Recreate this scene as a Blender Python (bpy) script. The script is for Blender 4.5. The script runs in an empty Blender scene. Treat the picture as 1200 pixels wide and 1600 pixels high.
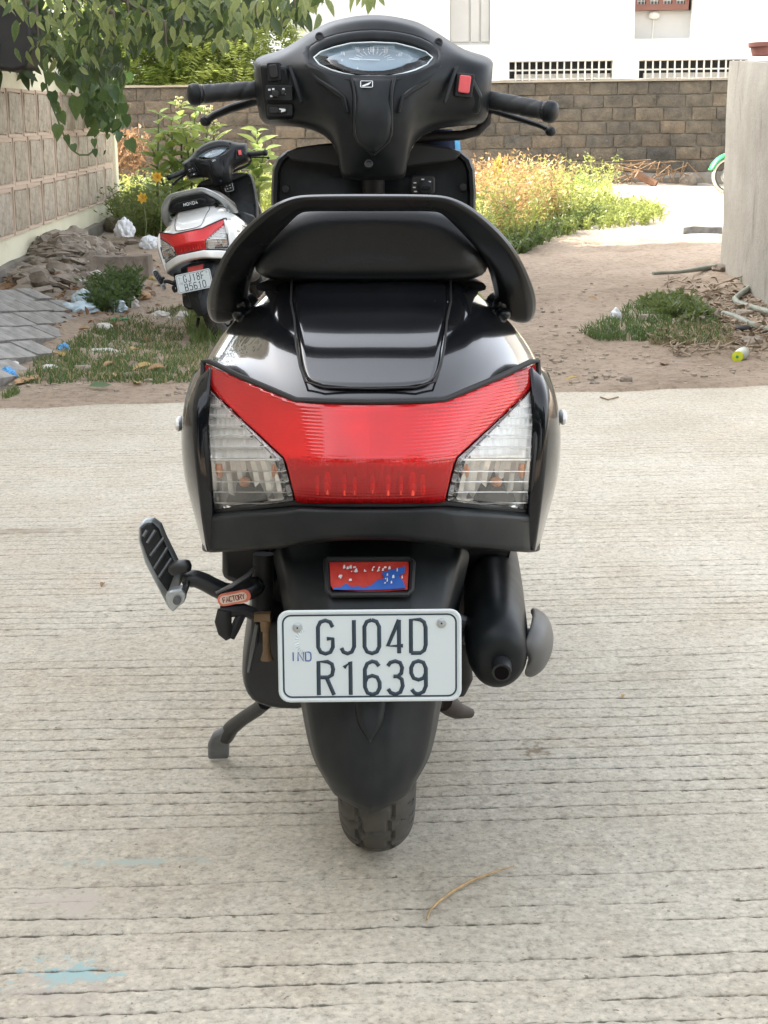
import bpy, bmesh, math, random
import numpy as np
from mathutils import Vector, Matrix, Euler, noise

random.seed(7)
np.random.seed(7)
SC = bpy.context.scene
COL = SC.collection
R = math.radians

# ------------------------------------------------------------------ camera
F_PX = 2300.0                 # focal length in pixels of the 1200x1600 frame
PITCH = R(13.45)
ROLL = 0.013
CAM_H = 0.902
cam_d = bpy.data.cameras.new('camera')
cam = bpy.data.objects.new('camera', cam_d)
COL.objects.link(cam)
cam_d.sensor_fit = 'VERTICAL'
cam_d.sensor_height = 24.0
cam_d.sensor_width = 18.0
cam_d.lens = 24.0 * F_PX / 1600.0
cam_d.clip_start = 0.05
cam_d.clip_end = 3000
cam.matrix_world = Matrix.Translation((0, 0, CAM_H)) @ Matrix.Rotation(math.pi / 2 - PITCH, 4, 'X') @ Matrix.Rotation(-ROLL, 4, 'Z')
SC.camera = cam

# ------------------------------------------------------------------ daylight
SUN_EL = R(34)
SUN_AZ = R(-78)               # direction towards the sun, measured from +Y towards +X (negative: left)
world = bpy.data.worlds.new('World')
SC.world = world
world.use_nodes = True
wn = world.node_tree
wn.nodes.clear()
w_out = wn.nodes.new('ShaderNodeOutputWorld')
w_bg = wn.nodes.new('ShaderNodeBackground')
w_sky = wn.nodes.new('ShaderNodeTexSky')
w_hsv = wn.nodes.new('ShaderNodeHueSaturation')
w_sky.sky_type = 'NISHITA'
w_sky.sun_disc = False
w_sky.sun_elevation = SUN_EL
w_sky.sun_rotation = SUN_AZ
w_sky.air_density = 1.0
w_sky.dust_density = 4.0
w_sky.ozone_density = 1.0
w_hsv.inputs['Saturation'].default_value = 0.26
w_bg.inputs['Strength'].default_value = 0.15
wn.links.new(w_sky.outputs[0], w_hsv.inputs['Color'])
wn.links.new(w_hsv.outputs[0], w_bg.inputs['Color'])
wn.links.new(w_bg.outputs[0], w_out.inputs['Surface'])
sun_d = bpy.data.lights.new('sun', 'SUN')
sun_d.energy = 3.2
sun_d.angle = R(0.6)
sun_d.color = (1.0, 0.90, 0.74)
sun = bpy.data.objects.new('sun', sun_d)
COL.objects.link(sun)
to_sun = Vector((math.sin(SUN_AZ) * math.cos(SUN_EL), math.cos(SUN_AZ) * math.cos(SUN_EL), math.sin(SUN_EL)))
sun.rotation_euler = to_sun.to_track_quat('Z', 'Y').to_euler()
sun.location = (-20, 5, 20)

SC.view_settings.view_transform = 'Standard'
SC.view_settings.look = 'None'
SC.view_settings.exposure = 2.58
SC.view_settings.gamma = 1.0
SC.cycles.use_denoising = True
SC.cycles.sample_clamp_indirect = 4.0
SC.cycles.max_bounces = 10
SC.cycles.transparent_max_bounces = 12

# ------------------------------------------------------------------ photo geometry helpers (layout only)
FWD = Vector((0, math.cos(PITCH), -math.sin(PITCH)))
UPV = Vector((0, math.sin(PITCH), math.cos(PITCH)))


def ray(px, py, roll=ROLL):
    u, v = px - 600.0, 800.0 - py
    c, s = math.cos(-roll), math.sin(-roll)
    u, v = u * c - v * s, u * s + v * c
    return Vector((u, 0, 0)) + UPV * v + FWD * F_PX


def P(px, py, Y):
    d = ray(px, py)
    t = Y / d.y
    return Vector((d.x * t, Y, CAM_H + d.z * t))


RY0, RY1, RZ1 = 6.5, 20.0, 0.55


def gbase(Y):
    if Y <= RY0:
        return 0.0
    if Y >= RY1:
        return RZ1
    return RZ1 * (Y - RY0) / (RY1 - RY0)


def gnoise(X, Y):
    w = min(max((Y - 5.75) / 0.5, 0), 1) * min(max((26 - Y) / 3, 0), 1)
    return w * (0.018 * math.sin(2.1 * X + 0.7 * Y) + 0.014 * math.sin(3.7 * Y - 1.3 * X + 1) + 0.008 * math.sin(7.3 * X + 5.1 * Y))


def gz(X, Y):
    d = math.exp(-((X + 0.95) / 0.75) ** 2 - ((Y - 8.4) / 1.5) ** 2)
    return gbase(Y) * (1 - d) - 0.055 * d + gnoise(X, Y)


def G(px, py):
    """point of the ground seen at a pixel"""
    d = ray(px, py)
    lo, hi = 0.3, 60.0
    for _ in range(50):
        m = (lo + hi) / 2
        t = m / d.y
        z = CAM_H + d.z * t
        if z > gz(d.x * t, m):
            lo = m
        else:
            hi = m
    t = lo / d.y
    return Vector((d.x * t, lo, gz(d.x * t, lo)))


# ------------------------------------------------------------------ object helpers
def tag(o, label=None, cat=None, group=None, kind=None):
    if label: o['label'] = label
    if cat: o['category'] = cat
    if group: o['group'] = group
    if kind: o['kind'] = kind
    return o


def empty(name, loc=(0, 0, 0), rot=(0, 0, 0), label=None, cat=None, group=None, kind=None):
    o = bpy.data.objects.new(name, None)
    o.empty_display_size = 0.1
    COL.objects.link(o)
    o.location = loc
    o.rotation_euler = rot
    return tag(o, label, cat, group, kind)


class MB:
    def __init__(self):
        self.v, self.f, self.cr = [], [], []

    def add(self, vs, fs):
        b = len(self.v)
        self.v += [tuple(p) for p in vs]
        self.f += [tuple(b + i for i in f) for f in fs]
        return b

    def box(self, c, s, rot=None, taper=1.0):
        hx, hy, hz = s[0] / 2, s[1] / 2, s[2] / 2
        vs = []
        for z, k in ((-hz, 1.0), (hz, taper)):
            for x, y in ((-hx, -hy), (hx, -hy), (hx, hy), (-hx, hy)):
                p = Vector((x * k, y * k, z))
                if rot is not None:
                    p = rot @ p
                vs.append(p + Vector(c))
        self.add(vs, [(0, 3, 2, 1), (4, 5, 6, 7), (0, 1, 5, 4), (1, 2, 6, 5), (2, 3, 7, 6), (3, 0, 4, 7)])
        return self

    def grid(self, rows, crease_cols=(), crease_rows=(), cw=0.7):
        n, m = len(rows), len(rows[0])
        vs = [p for r in rows for p in r]
        fs = [(i * m + j, i * m + j + 1, (i + 1) * m + j + 1, (i + 1) * m + j) for i in range(n - 1) for j in range(m - 1)]
        b = self.add(vs, fs)
        for j in crease_cols:
            for i in range(n - 1):
                self.cr.append((b + i * m + j, b + (i + 1) * m + j, cw))
        for i in crease_rows:
            for j in range(m - 1):
                self.cr.append((b + i * m + j, b + i * m + j + 1, cw))
        return self

    def loft(self, rings, cap=True, closed=True):
        n, m = len(rings), len(rings[0])
        vs = [p for r in rings for p in r]
        fs = []
        for i in range(n - 1):
            for j in range(m if closed else m - 1):
                k = (j + 1) % m
                fs.append((i * m + j, i * m + k, (i + 1) * m + k, (i + 1) * m + j))
        if cap:
            fs.append(tuple(range(m - 1, -1, -1)))
            fs.append(tuple((n - 1) * m + j for j in range(m)))
        self.add(vs, fs)
        return self

    def tube(self, pts, rad, n=10, cap=True, flat=1.0, up=None):
        pts = [Vector(p) for p in pts]
        if not hasattr(rad, '__len__'):
            rad = [rad] * len(pts)
        rings = []
        ref = Vector(up) if up is not None else Vector((0.13, 0.21, 0.97))
        for i, p in enumerate(pts):
            t = (pts[min(i + 1, len(pts) - 1)] - pts[max(i - 1, 0)])
            if t.length < 1e-9:
                t = Vector((0, 0, 1))
            t.normalize()
            a = ref - t * ref.dot(t)
            if a.length < 1e-3:
                a = Vector((1, 0, 0)) - t * t.x
            a.normalize()
            if up is None:
                ref = a
            b = t.cross(a)
            rings.append([p + (a * math.cos(q) * flat + b * math.sin(q)) * rad[i] for q in [2 * math.pi * k / n for k in range(n)]])
        return self.loft(rings, cap)

    def lathe(self, c, axis, prof, n=20):
        """prof: list of (along, radius)"""
        ax = Vector(axis).normalized()
        a = ax.orthogonal().normalized()
        b = ax.cross(a)
        rings = [[Vector(c) + ax * h + (a * math.cos(2 * math.pi * k / n) + b * math.sin(2 * math.pi * k / n)) * r for k in range(n)] for h, r in prof]
        return self.loft(rings, True)

    def prism(self, outline, ext):
        n = len(outline)
        o = [Vector(p) for p in outline]
        e = Vector(ext)
        vs = o + [p + e for p in o]
        fs = [tuple(range(n)), tuple(range(2 * n - 1, n - 1, -1))]
        fs += [(i, n + i, n + (i + 1) % n, (i + 1) % n) for i in range(n)]
        self.add(vs, fs)
        return self

    def ellipsoid(self, c, r, nu=12, nv=8, rot=None, jit=0.0):
        rings = []
        for i in range(1, nv):
            th = math.pi * i / nv
            ring = []
            for k in range(nu):
                ph = 2 * math.pi * k / nu
                p = Vector((r[0] * math.sin(th) * math.cos(ph), r[1] * math.sin(th) * math.sin(ph), r[2] * math.cos(th)))
                if jit:
                    p *= 1 + random.uniform(-jit, jit)
                if rot is not None:
                    p = rot @ p
                ring.append(p + Vector(c))
            rings.append(ring)
        return self.loft(rings, True)

    def mesh(self, name, smooth=True, angle=40):
        me = bpy.data.meshes.new(name)
        me.from_pydata(self.v, [], self.f)
        me.update()
        if self.cr:
            em = {tuple(sorted(e.vertices)): e.index for e in me.edges}
            at = me.attributes.new('crease_edge', 'FLOAT', 'EDGE')
            for a, b, w in self.cr:
                k = em.get((min(a, b), max(a, b)))
                if k is not None:
                    at.data[k].value = w
        bm = bmesh.new(); bm.from_mesh(me)
        bmesh.ops.recalc_face_normals(bm, faces=bm.faces)
        bm.to_mesh(me); bm.free()
        if smooth:
            me.polygons.foreach_set('use_smooth', [True] * len(me.polygons))
            if angle is not None:
                me.set_sharp_from_angle(angle=R(angle))
        return me

    def build(self, name, mat, parent=None, smooth=True, angle=40, sub=0, solid=0.0, bevel=0.0, seg=2, origin=None, off=-1):
        """mesh in the parent's space; without a parent, `origin` becomes the object's location"""
        if parent is not None and origin is None and parent.get('_world'):
            origin = parent.location
        if origin is not None:
            ox, oy, oz = origin
            self.v = [(p[0] - ox, p[1] - oy, p[2] - oz) for p in self.v]
        me = self.mesh(name, smooth, None if sub else angle)
        o = bpy.data.objects.new(name, me)
        me.materials.append(mat)
        COL.objects.link(o)
        if parent is not None:
            o.parent = parent
        elif origin is not None:
            o.location = origin
        if sub:
            md = o.modifiers.new('sub', 'SUBSURF'); md.levels = sub; md.render_levels = sub
        if solid:
            md = o.modifiers.new('solid', 'SOLIDIFY'); md.thickness = solid; md.offset = off
        if bevel:
            md = o.modifiers.new('bevel', 'BEVEL'); md.width = bevel; md.segments = seg; md.limit_method = 'ANGLE'; md.angle_limit = R(35)
        return o


def wempty(name, loc, label=None, cat=None, group=None, kind=None):
    """an Empty whose parts are written in world coordinates"""
    o = empty(name, loc, (0, 0, 0), label, cat, group, kind)
    o['_world'] = True
    WORLD_ROOTS.append(o)
    return o


WORLD_ROOTS = []


# ------------------------------------------------------------------ materials
def new_mat(name):
    m = bpy.data.materials.new(name)
    m.use_nodes = True
    nt = m.node_tree
    nt.nodes.clear()
    out = nt.nodes.new('ShaderNodeOutputMaterial')
    bs = nt.nodes.new('ShaderNodeBsdfPrincipled')
    nt.links.new(bs.outputs[0], out.inputs['Surface'])
    return m, nt, bs, out


def texco(nt, obj=True):
    tc = nt.nodes.new('ShaderNodeTexCoord')
    return tc.outputs['Object'] if obj else tc.outputs['Generated']


def noise_node(nt, vec, scale, detail=4, rough=0.55, dist=0.0):
    n = nt.nodes.new('ShaderNodeTexNoise')
    n.inputs['Scale'].default_value = scale
    n.inputs['Detail'].default_value = detail
    n.inputs['Roughness'].default_value = rough
    n.inputs['Distortion'].default_value = dist
    nt.links.new(vec, n.inputs['Vector'])
    return n.outputs['Fac']


def ramp(nt, fac, stops):
    r = nt.nodes.new('ShaderNodeValToRGB')
    el = r.color_ramp.elements
    while len(el) < len(stops):
        el.new(0.5)
    for e, (p, c) in zip(el, stops):
        e.position = p
        e.color = (*c, 1) if len(c) == 3 else c
    nt.links.new(fac, r.inputs['Fac'])
    return r.outputs['Color']


def mix(nt, fac, a, b, mode='MIX'):
    m = nt.nodes.new('ShaderNodeMix')
    m.data_type = 'RGBA'
    m.blend_type = mode
    for sock, val in ((m.inputs[0], fac), (m.inputs[6], a), (m.inputs[7], b)):
        if hasattr(val, 'is_output') or isinstance(val, bpy.types.NodeSocket):
            nt.links.new(val, sock)
        elif isinstance(val, (int, float)):
            sock.default_value = val
        else:
            sock.default_value = (*val, 1) if len(val) == 3 else val
    return m.outputs[2]


def bump(nt, bs, height, strength=0.3, dist=0.01):
    b = nt.nodes.new('ShaderNodeBump')
    b.inputs['Strength'].default_value = strength
    b.inputs['Distance'].default_value = dist
    nt.links.new(height, b.inputs['Height'])
    nt.links.new(b.outputs[0], bs.inputs['Normal'])


def mat(name, col, rough=0.5, metal=0.0, var=0.15, scale=20, bmp=0.0, bscale=None, coat=0.0, spec=0.5, col2=None, dist=0.002):
    m, nt, bs, out = new_mat(name)
    v = texco(nt)
    nz = noise_node(nt, v, scale)
    a = tuple(c * (1 - var) for c in col)
    b = col2 if col2 else tuple(min(1, c * (1 + var)) for c in col)
    nt.links.new(ramp(nt, nz, [(0.3, a), (0.7, b)]), bs.inputs['Base Color'])
    rr = nt.nodes.new('ShaderNodeMapRange')
    rr.inputs['To Min'].default_value = max(0.02, rough * 0.85)
    rr.inputs['To Max'].default_value = min(1, rough * 1.15)
    nt.links.new(noise_node(nt, v, scale * 0.6, 3), rr.inputs['Value'])
    nt.links.new(rr.outputs[0], bs.inputs['Roughness'])
    bs.inputs['Metallic'].default_value = metal
    bs.inputs['Coat Weight'].default_value = coat
    bs.inputs['Coat Roughness'].default_value = 0.04
    bs.inputs['Specular IOR Level'].default_value = spec
    if bmp:
        bump(nt, bs, noise_node(nt, v, bscale or scale * 4, 5), bmp, dist)
    return m


def leaf_mat(name, c1, c2, trans=0.4, rough=0.45):
    """thin leaf: diffuse + light coming through"""
    m, nt, bs, out = new_mat(name)
    oi = nt.nodes.new('ShaderNodeObjectInfo')
    v = texco(nt)
    nz = noise_node(nt, v, 9, 3)
    a = nt.nodes.new('ShaderNodeMath'); a.operation = 'ADD'
    nt.links.new(oi.outputs['Random'], a.inputs[0]); nt.links.new(nz, a.inputs[1])
    h = nt.nodes.new('ShaderNodeMath'); h.operation = 'MULTIPLY'; h.inputs[1].default_value = 0.5
    nt.links.new(a.outputs[0], h.inputs[0])
    col = ramp(nt, h.outputs[0], [(0.25, c1), (0.75, c2)])
    nt.links.new(col, bs.inputs['Base Color'])
    bs.inputs['Roughness'].default_value = rough
    tr = nt.nodes.new('ShaderNodeBsdfTranslucent')
    hs = nt.nodes.new('ShaderNodeHueSaturation')
    hs.inputs['Value'].default_value = 1.5
    hs.inputs['Hue'].default_value = 0.485
    nt.links.new(col, hs.inputs['Color'])
    nt.links.new(hs.outputs[0], tr.inputs['Color'])
    mx = nt.nodes.new('ShaderNodeMixShader')
    mx.inputs[0].default_value = trans
    nt.links.new(bs.outputs[0], mx.inputs[1]); nt.links.new(tr.outputs[0], mx.inputs[2])
    nt.links.new(mx.outputs[0], out.inputs['Surface'])
    return m


def glass_mat(name, col, rough=0.04, ior=1.45, trans=1.0):
    m, nt, bs, out = new_mat(name)
    bs.inputs['Base Color'].default_value = (*col, 1)
    bs.inputs['Transmission Weight'].default_value = trans
    bs.inputs['IOR'].default_value = ior
    v = texco(nt)
    rr = nt.nodes.new('ShaderNodeMapRange')
    rr.inputs['To Min'].default_value = rough * 0.7
    rr.inputs['To Max'].default_value = rough * 1.5
    nt.links.new(noise_node(nt, v, 30, 3), rr.inputs['Value'])
    nt.links.new(rr.outputs[0], bs.inputs['Roughness'])
    return m
# ================================================================== SETTING
# ---- road: concrete slab with tined grooves as geometry
def road_material():
    m, nt, bs, out = new_mat('tined_concrete')
    tc = nt.nodes.new('ShaderNodeTexCoord'); v = tc.outputs['Object']
    base = ramp(nt, noise_node(nt, v, 1.3, 5, 0.6), [(0.30, (0.455, 0.415, 0.345)), (0.5, (0.51, 0.472, 0.402)), (0.72, (0.55, 0.522, 0.455))])
    fine = ramp(nt, noise_node(nt, v, 55, 6, 0.7), [(0.25, (0.55, 0.54, 0.51)), (0.48, (0.97, 0.97, 0.96)), (0.8, (1.16, 1.16, 1.14))])
    c = mix(nt, 1.0, base, fine, 'MULTIPLY')
    vo = nt.nodes.new('ShaderNodeTexVoronoi'); vo.inputs['Scale'].default_value = 95; nt.links.new(v, vo.inputs['Vector'])
    ag = ramp(nt, vo.outputs['Distance'], [(0.10, (1.10, 1.09, 1.06)), (0.55, (0.92, 0.915, 0.90))])
    c = mix(nt, 0.8, c, mix(nt, 1.0, c, ag, 'MULTIPLY'))
    mid = ramp(nt, noise_node(nt, v, 26, 5, 0.7), [(0.3, (0.90, 0.895, 0.88)), (0.6, (1.03, 1.03, 1.02))])
    c = mix(nt, 1.0, c, mid, 'MULTIPLY')
    grain = ramp(nt, noise_node(nt, v, 125, 5, 0.72), [(0.33, (0.58, 0.57, 0.55)), (0.45, (0.95, 0.95, 0.945)), (0.60, (1.04, 1.04, 1.04)), (0.70, (1.30, 1.30, 1.29))])
    c = mix(nt, 1.0, c, grain, 'MULTIPLY')
    blot = ramp(nt, noise_node(nt, v, 4.5, 6, 0.65), [(0.42, (0, 0, 0)), (0.75, (1, 1, 1))])
    c = mix(nt, blot, c, mix(nt, 1.0, c, (0.90, 0.87, 0.83), 'MULTIPLY'))
    pink = ramp(nt, noise_node(nt, v, 2.6, 4, 0.6, 0.4), [(0.57, (0, 0, 0)), (0.75, (0.6, 0.6, 0.6))])
    c = mix(nt, pink, c, mix(nt, 1.0, c, (0.95, 0.83, 0.75), 'MULTIPLY'))
    # dark specks (pits, grit)
    sp = ramp(nt, noise_node(nt, v, 75, 2, 0.5), [(0.715, (0, 0, 0)), (0.74, (1, 1, 1))])
    c = mix(nt, sp, c, mix(nt, 1.0, c, (0.45, 0.42, 0.38), 'MULTIPLY'))
    # rusty brown smudge and cyan paint splash on the slab
    def spot(x, y, rx, ry, lo, hi, sc=14):
        # ragged blotch: fine noise eaten away with the distance from its middle
        mp = nt.nodes.new('ShaderNodeMapping')
        mp.inputs['Location'].default_value = (-x / rx, -y / ry, 0)
        mp.inputs['Scale'].default_value = (1 / rx, 1 / ry, 0.0)
        nt.links.new(v, mp.inputs['Vector'])
        ln = nt.nodes.new('ShaderNodeVectorMath'); ln.operation = 'LENGTH'
        nt.links.new(mp.outputs[0], ln.inputs[0])
        sub = nt.nodes.new('ShaderNodeMath'); sub.operation = 'SUBTRACT'
        nt.links.new(noise_node(nt, v, sc, 5, 0.65), sub.inputs[0])
        k = nt.nodes.new('ShaderNodeMath'); k.operation = 'MULTIPLY'; k.inputs[1].default_value = 0.22
        nt.links.new(ln.outputs['Value'], k.inputs[0])
        nt.links.new(k.outputs[0], sub.inputs[1])
        return ramp(nt, sub.outputs[0], [(lo, (0, 0, 0)), (hi, (1, 1, 1))])
    g = G(100, 1520); c = mix(nt, spot(g.x, g.y, 0.060, 0.038, 0.33, 0.42, 38), c, (0.30, 0.42, 0.41))
    g = G(80, 1560); c = mix(nt, spot(g.x, g.y, 0.11, 0.08, 0.36, 0.56, 40), c, (0.40, 0.352, 0.30))
    g = G(210, 1345); c = mix(nt, spot(g.x, g.y, 0.12, 0.012, 0.30, 0.46, 50), c, (0.36, 0.40, 0.35))
    g = G(835, 1175); c = mix(nt, spot(g.x, g.y, 0.03, 0.04, 0.32, 0.46, 45), c, (0.24, 0.19, 0.13))
    g = G(110, 1410); c = mix(nt, spot(g.x, g.y, 0.07, 0.05, 0.28, 0.46, 35), c, (0.45, 0.40, 0.34))
    g = G(30, 830); c = mix(nt, spot(g.x, g.y, 0.22, 0.05, 0.30, 0.46, 25), c, (0.31, 0.265, 0.20))
    # dirt in the grooves, their self-shadow painted into the same dark tone
    at = nt.nodes.new('ShaderNodeAttribute'); at.attribute_name = 'groove'
    gn = nt.nodes.new('ShaderNodeMath'); gn.operation = 'MULTIPLY'
    gm = nt.nodes.new('ShaderNodeMapRange'); gm.inputs['From Min'].default_value = 0.3; gm.inputs['From Max'].default_value = 0.62; gm.inputs['To Min'].default_value = 0.25; gm.inputs['To Max'].default_value = 1.25
    nt.links.new(noise_node(nt, v, 75, 3, 0.6), gm.inputs['Value'])
    nt.links.new(at.outputs['Fac'], gn.inputs[0]); nt.links.new(gm.outputs[0], gn.inputs[1])
    gr = ramp(nt, gn.outputs[0], [(0.22, (0, 0, 0)), (0.70, (0.92, 0.92, 0.92))])
    c = mix(nt, gr, c, (0.075, 0.066, 0.053))
    nt.links.new(c, bs.inputs['Base Color'])
    bs.inputs['Roughness'].default_value = 0.85
    bs.inputs['Specular IOR Level'].default_value = 0.3
    b1 = nt.nodes.new('ShaderNodeBump'); b1.inputs['Strength'].default_value = 0.5; b1.inputs['Distance'].default_value = 0.004
    nt.links.new(noise_node(nt, v, 260, 6, 0.7), b1.inputs['Height'])
    b2 = nt.nodes.new('ShaderNodeBump'); b2.inputs['Strength'].default_value = 0.06; b2.inputs['Distance'].default_value = 0.02
    nt.links.new(noise_node(nt, v, 12, 4, 0.6), b2.inputs['Height'])
    nt.links.new(b2.outputs[0], b1.inputs['Normal'])
    nt.links.new(b1.outputs[0], bs.inputs['Normal'])
    return m


M_road = road_material()


def vnoise(x, seed):
    """smooth 1-D value noise on a numpy array"""
    rs = np.random.RandomState(seed)
    tab = rs.rand(512)
    i = np.floor(x).astype(int)
    f = x - i
    f = f * f * (3 - 2 * f)
    return tab[i % 512] * (1 - f) + tab[(i + 1) % 512] * f


def road_edge(X):
    return 5.70 + 0.105 * X + 0.02 * np.sin(5 * X) + 0.012 * np.sin(17 * X + 1)


def build_road():
    xs = np.concatenate([np.linspace(-30, -2.3, 24), np.arange(-2.2, -0.8, 0.012), np.arange(-0.8, 0.8, 0.0055), np.arange(0.8, 2.2, 0.012), np.linspace(2.3, 30, 24)])
    n = len(xs)
    rows = [np.full(n, -6.0), np.full(n, 0.5)]
    dep = [np.zeros(n), np.zeros(n)]
    rs = np.random.RandomState(5)
    y = 1.02
    k = 0
    sweep = 0.016 * (vnoise(xs * 1.1 + 50, 1) - 0.5) + 0.030 * np.sin(xs * 0.55 + 0.4) + 0.012 * xs
    bare = [(1.76, 1.87), (2.62, 2.76), (3.25, 3.34), (4.0, 4.12), (4.75, 4.95), (5.3, 5.75)]
    fade = np.clip((2.2 - np.abs(xs)) / 0.2, 0, 1)
    while y < 5.9:
        D = rs.uniform(0.75, 1.0)
        if any(a < y < b for a, b in bare):
            D *= rs.choice([0.0, 0.12, 0.30])
        if rs.rand() < 0.10:
            D *= 0.35
        if y > 3.4:
            D *= 0.85
        w = rs.uniform(0.0015, 0.0024) * (1 + 0.12 * (y - 1.5))
        cy = y + sweep + 0.005 * (vnoise(xs * 2.3 + k * 7.7, 2 + k) - 0.5) + 0.0022 * (vnoise(xs * 38 + k, 300 + k) - 0.5) + 0.0030 * (vnoise(xs * 110 + k, 3300 + k) - 0.5)
        brk = np.clip((vnoise(xs * 4.5 + 3 * k, 700 + k) * 0.55 + vnoise(xs * 24 + k, 900 + k) * 0.55 - (0.13 if y < 2.35 else 0.24)) * 2.8, 0, 1)
        d = D * brk * fade
        ww = w * (0.5 + 1.2 * vnoise(xs * 80 + k, 1200 + k))
        for off, dd in ((-2.0, 0), (-1.25, 0), (-0.7, 0.9), (0.0, 1.0), (0.7, 0.9), (1.25, 0), (2.0, 0)):
            rows.append(cy + off * ww); dep.append(d * dd)
        y += rs.uniform(0.0375, 0.0455)
        k += 1
    edge = road_edge(xs)
    rows = [np.minimum(r, edge - 0.002 * (len(rows) - i)) if i > 2 else r for i, r in enumerate(rows)]
    rows = rows + [edge, edge + 0.012]; dep = dep + [np.zeros(n), np.zeros(n)]
    Y = np.array(rows); D = np.array(dep)
    X = np.tile(xs, (len(rows), 1))
    Z = -0.0034 * D + 0.0016 * (np.sin(9 * X + 3 * np.sin(4 * Y)) * np.sin(11 * Y + 1.3))
    Z[-1] = -0.13
    nr = len(rows)
    co = np.stack([X, Y, Z], -1).reshape(-1, 3)
    a = np.arange((nr - 1) * n).reshape(nr - 1, n)[:, :-1].ravel()
    fc = np.stack([a, a + 1, a + n + 1, a + n], 1)
    me = bpy.data.meshes.new('concrete_road')
    me.vertices.add(len(co)); me.vertices.foreach_set('co', co.ravel())
    me.loops.add(fc.size); me.loops.foreach_set('vertex_index', fc.ravel())
    me.polygons.add(len(fc)); me.polygons.foreach_set('loop_start', np.arange(0, fc.size, 4)); me.polygons.foreach_set('loop_total', np.full(len(fc), 4))
    me.update(calc_edges=True)
    me.polygons.foreach_set('use_smooth', [True] * len(fc))
    at = me.attributes.new('groove', 'FLOAT', 'POINT')
    at.data.foreach_set('value', D.ravel().astype(np.float32))
    me.materials.append(M_road)
    o = bpy.data.objects.new('concrete_road', me); COL.objects.link(o)
    tag(o, 'pale grey concrete road with tined grooves across it', kind='structure')


build_road()


# ---- ground beyond the road
def ground_material():
    m, nt, bs, out = new_mat('dirt_ground')
    tc = nt.nodes.new('ShaderNodeTexCoord'); v = tc.outputs['Object']
    c = ramp(nt, noise_node(nt, v, 1.1, 6, 0.65), [(0.3, (0.24, 0.185, 0.135)), (0.55, (0.34, 0.27, 0.205)), (0.75, (0.41, 0.34, 0.27))])
    f = ramp(nt, noise_node(nt, v, 22, 7, 0.75), [(0.3, (0.55, 0.53, 0.5)), (0.52, (1, 1, 1)), (0.8, (1.2, 1.18, 1.12))])
    c = mix(nt, 1.0, c, f, 'MULTIPLY')
    clod = ramp(nt, noise_node(nt, v, 60, 3, 0.6), [(0.62, (0, 0, 0)), (0.7, (1, 1, 1))])
    c = mix(nt, clod, c, mix(nt, 1.0, c, (0.55, 0.5, 0.46), 'MULTIPLY'))
    # the paler lane beyond the weeds
    sx = nt.nodes.new('ShaderNodeSeparateXYZ'); nt.links.new(v, sx.inputs[0])
    ad = nt.nodes.new('ShaderNodeMath'); ad.operation = 'ADD'
    nz = nt.nodes.new('ShaderNodeMath'); nz.operation = 'MULTIPLY'; nz.inputs[1].default_value = 2.2
    nt.links.new(noise_node(nt, v, 0.9, 4), nz.inputs[0])
    nt.links.new(sx.outputs[1], ad.inputs[0]); nt.links.new(nz.outputs[0], ad.inputs[1])
    mr = nt.nodes.new('ShaderNodeMapRange'); mr.inputs['From Min'].default_value = 13.2; mr.inputs['From Max'].default_value = 14.4
    nt.links.new(ad.outputs[0], mr.inputs['Value'])
    c = mix(nt, mr.outputs[0], c, mix(nt, 0.75, c, (0.42, 0.37, 0.30)))
    nt.links.new(c, bs.inputs['Base Color'])
    bs.inputs['Roughness'].default_value = 0.95
    bs.inputs['Specular IOR Level'].default_value = 0.2
    b1 = nt.nodes.new('ShaderNodeBump'); b1.inputs['Strength'].default_value = 0.9; b1.inputs['Distance'].default_value = 0.02
    nt.links.new(noise_node(nt, v, 26, 8, 0.7), b1.inputs['Height'])
    nt.links.new(b1.outputs[0], bs.inputs['Normal'])
    return m


M_ground = ground_material()


def build_ground():
    xs = np.concatenate([np.array([-400, -120, -50, -25, -14]), np.linspace(-9, 9, 220), np.array([14, 25, 50, 120, 400])])
    ts = np.concatenate([np.linspace(0, 1, 70) ** 1.0 * 3.0, 3.0 + np.linspace(0.05, 1, 120) * 12, np.array([17, 19, 22, 30, 60, 200, 700])])
    rs = np.random.RandomState(3)
    rows = []
    for t in ts:
        for_row = []
        for x in xs:
            y = road_edge(min(max(x, -10), 10)) + t - 0.03
            z = gz(x, y) - (0.012 if t < 0.02 else 0.0)
            if t > 0.03 and abs(x) < 9 and t < 15:
                z += 0.016 * (noise.noise((x * 5, y * 5, 0.3))) + 0.010 * noise.noise((x * 14, y * 14, 5.3)) + 0.004
            for_row.append((x, y, z))
        rows.append(for_row)
    m = MB(); m.grid(rows)
    o = m.build('dirt_ground', M_ground, angle=None)
    tag(o, 'bare brown dirt lane beyond the concrete road', kind='structure')
    # earth under and behind the road slab
    m = MB(); m.grid([[(-400, -400, -0.14), (400, -400, -0.14)], [(-400, 9, -0.14), (400, 9, -0.14)]])
    tag(m.build('earth', M_ground, angle=None), 'brown earth under the road', kind='structure')


build_ground()

# ---- far block wall
M_mortar = mat('mortar', (0.165, 0.147, 0.122), 0.95, scale=6, var=0.3, bmp=0.6, bscale=60)


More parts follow.
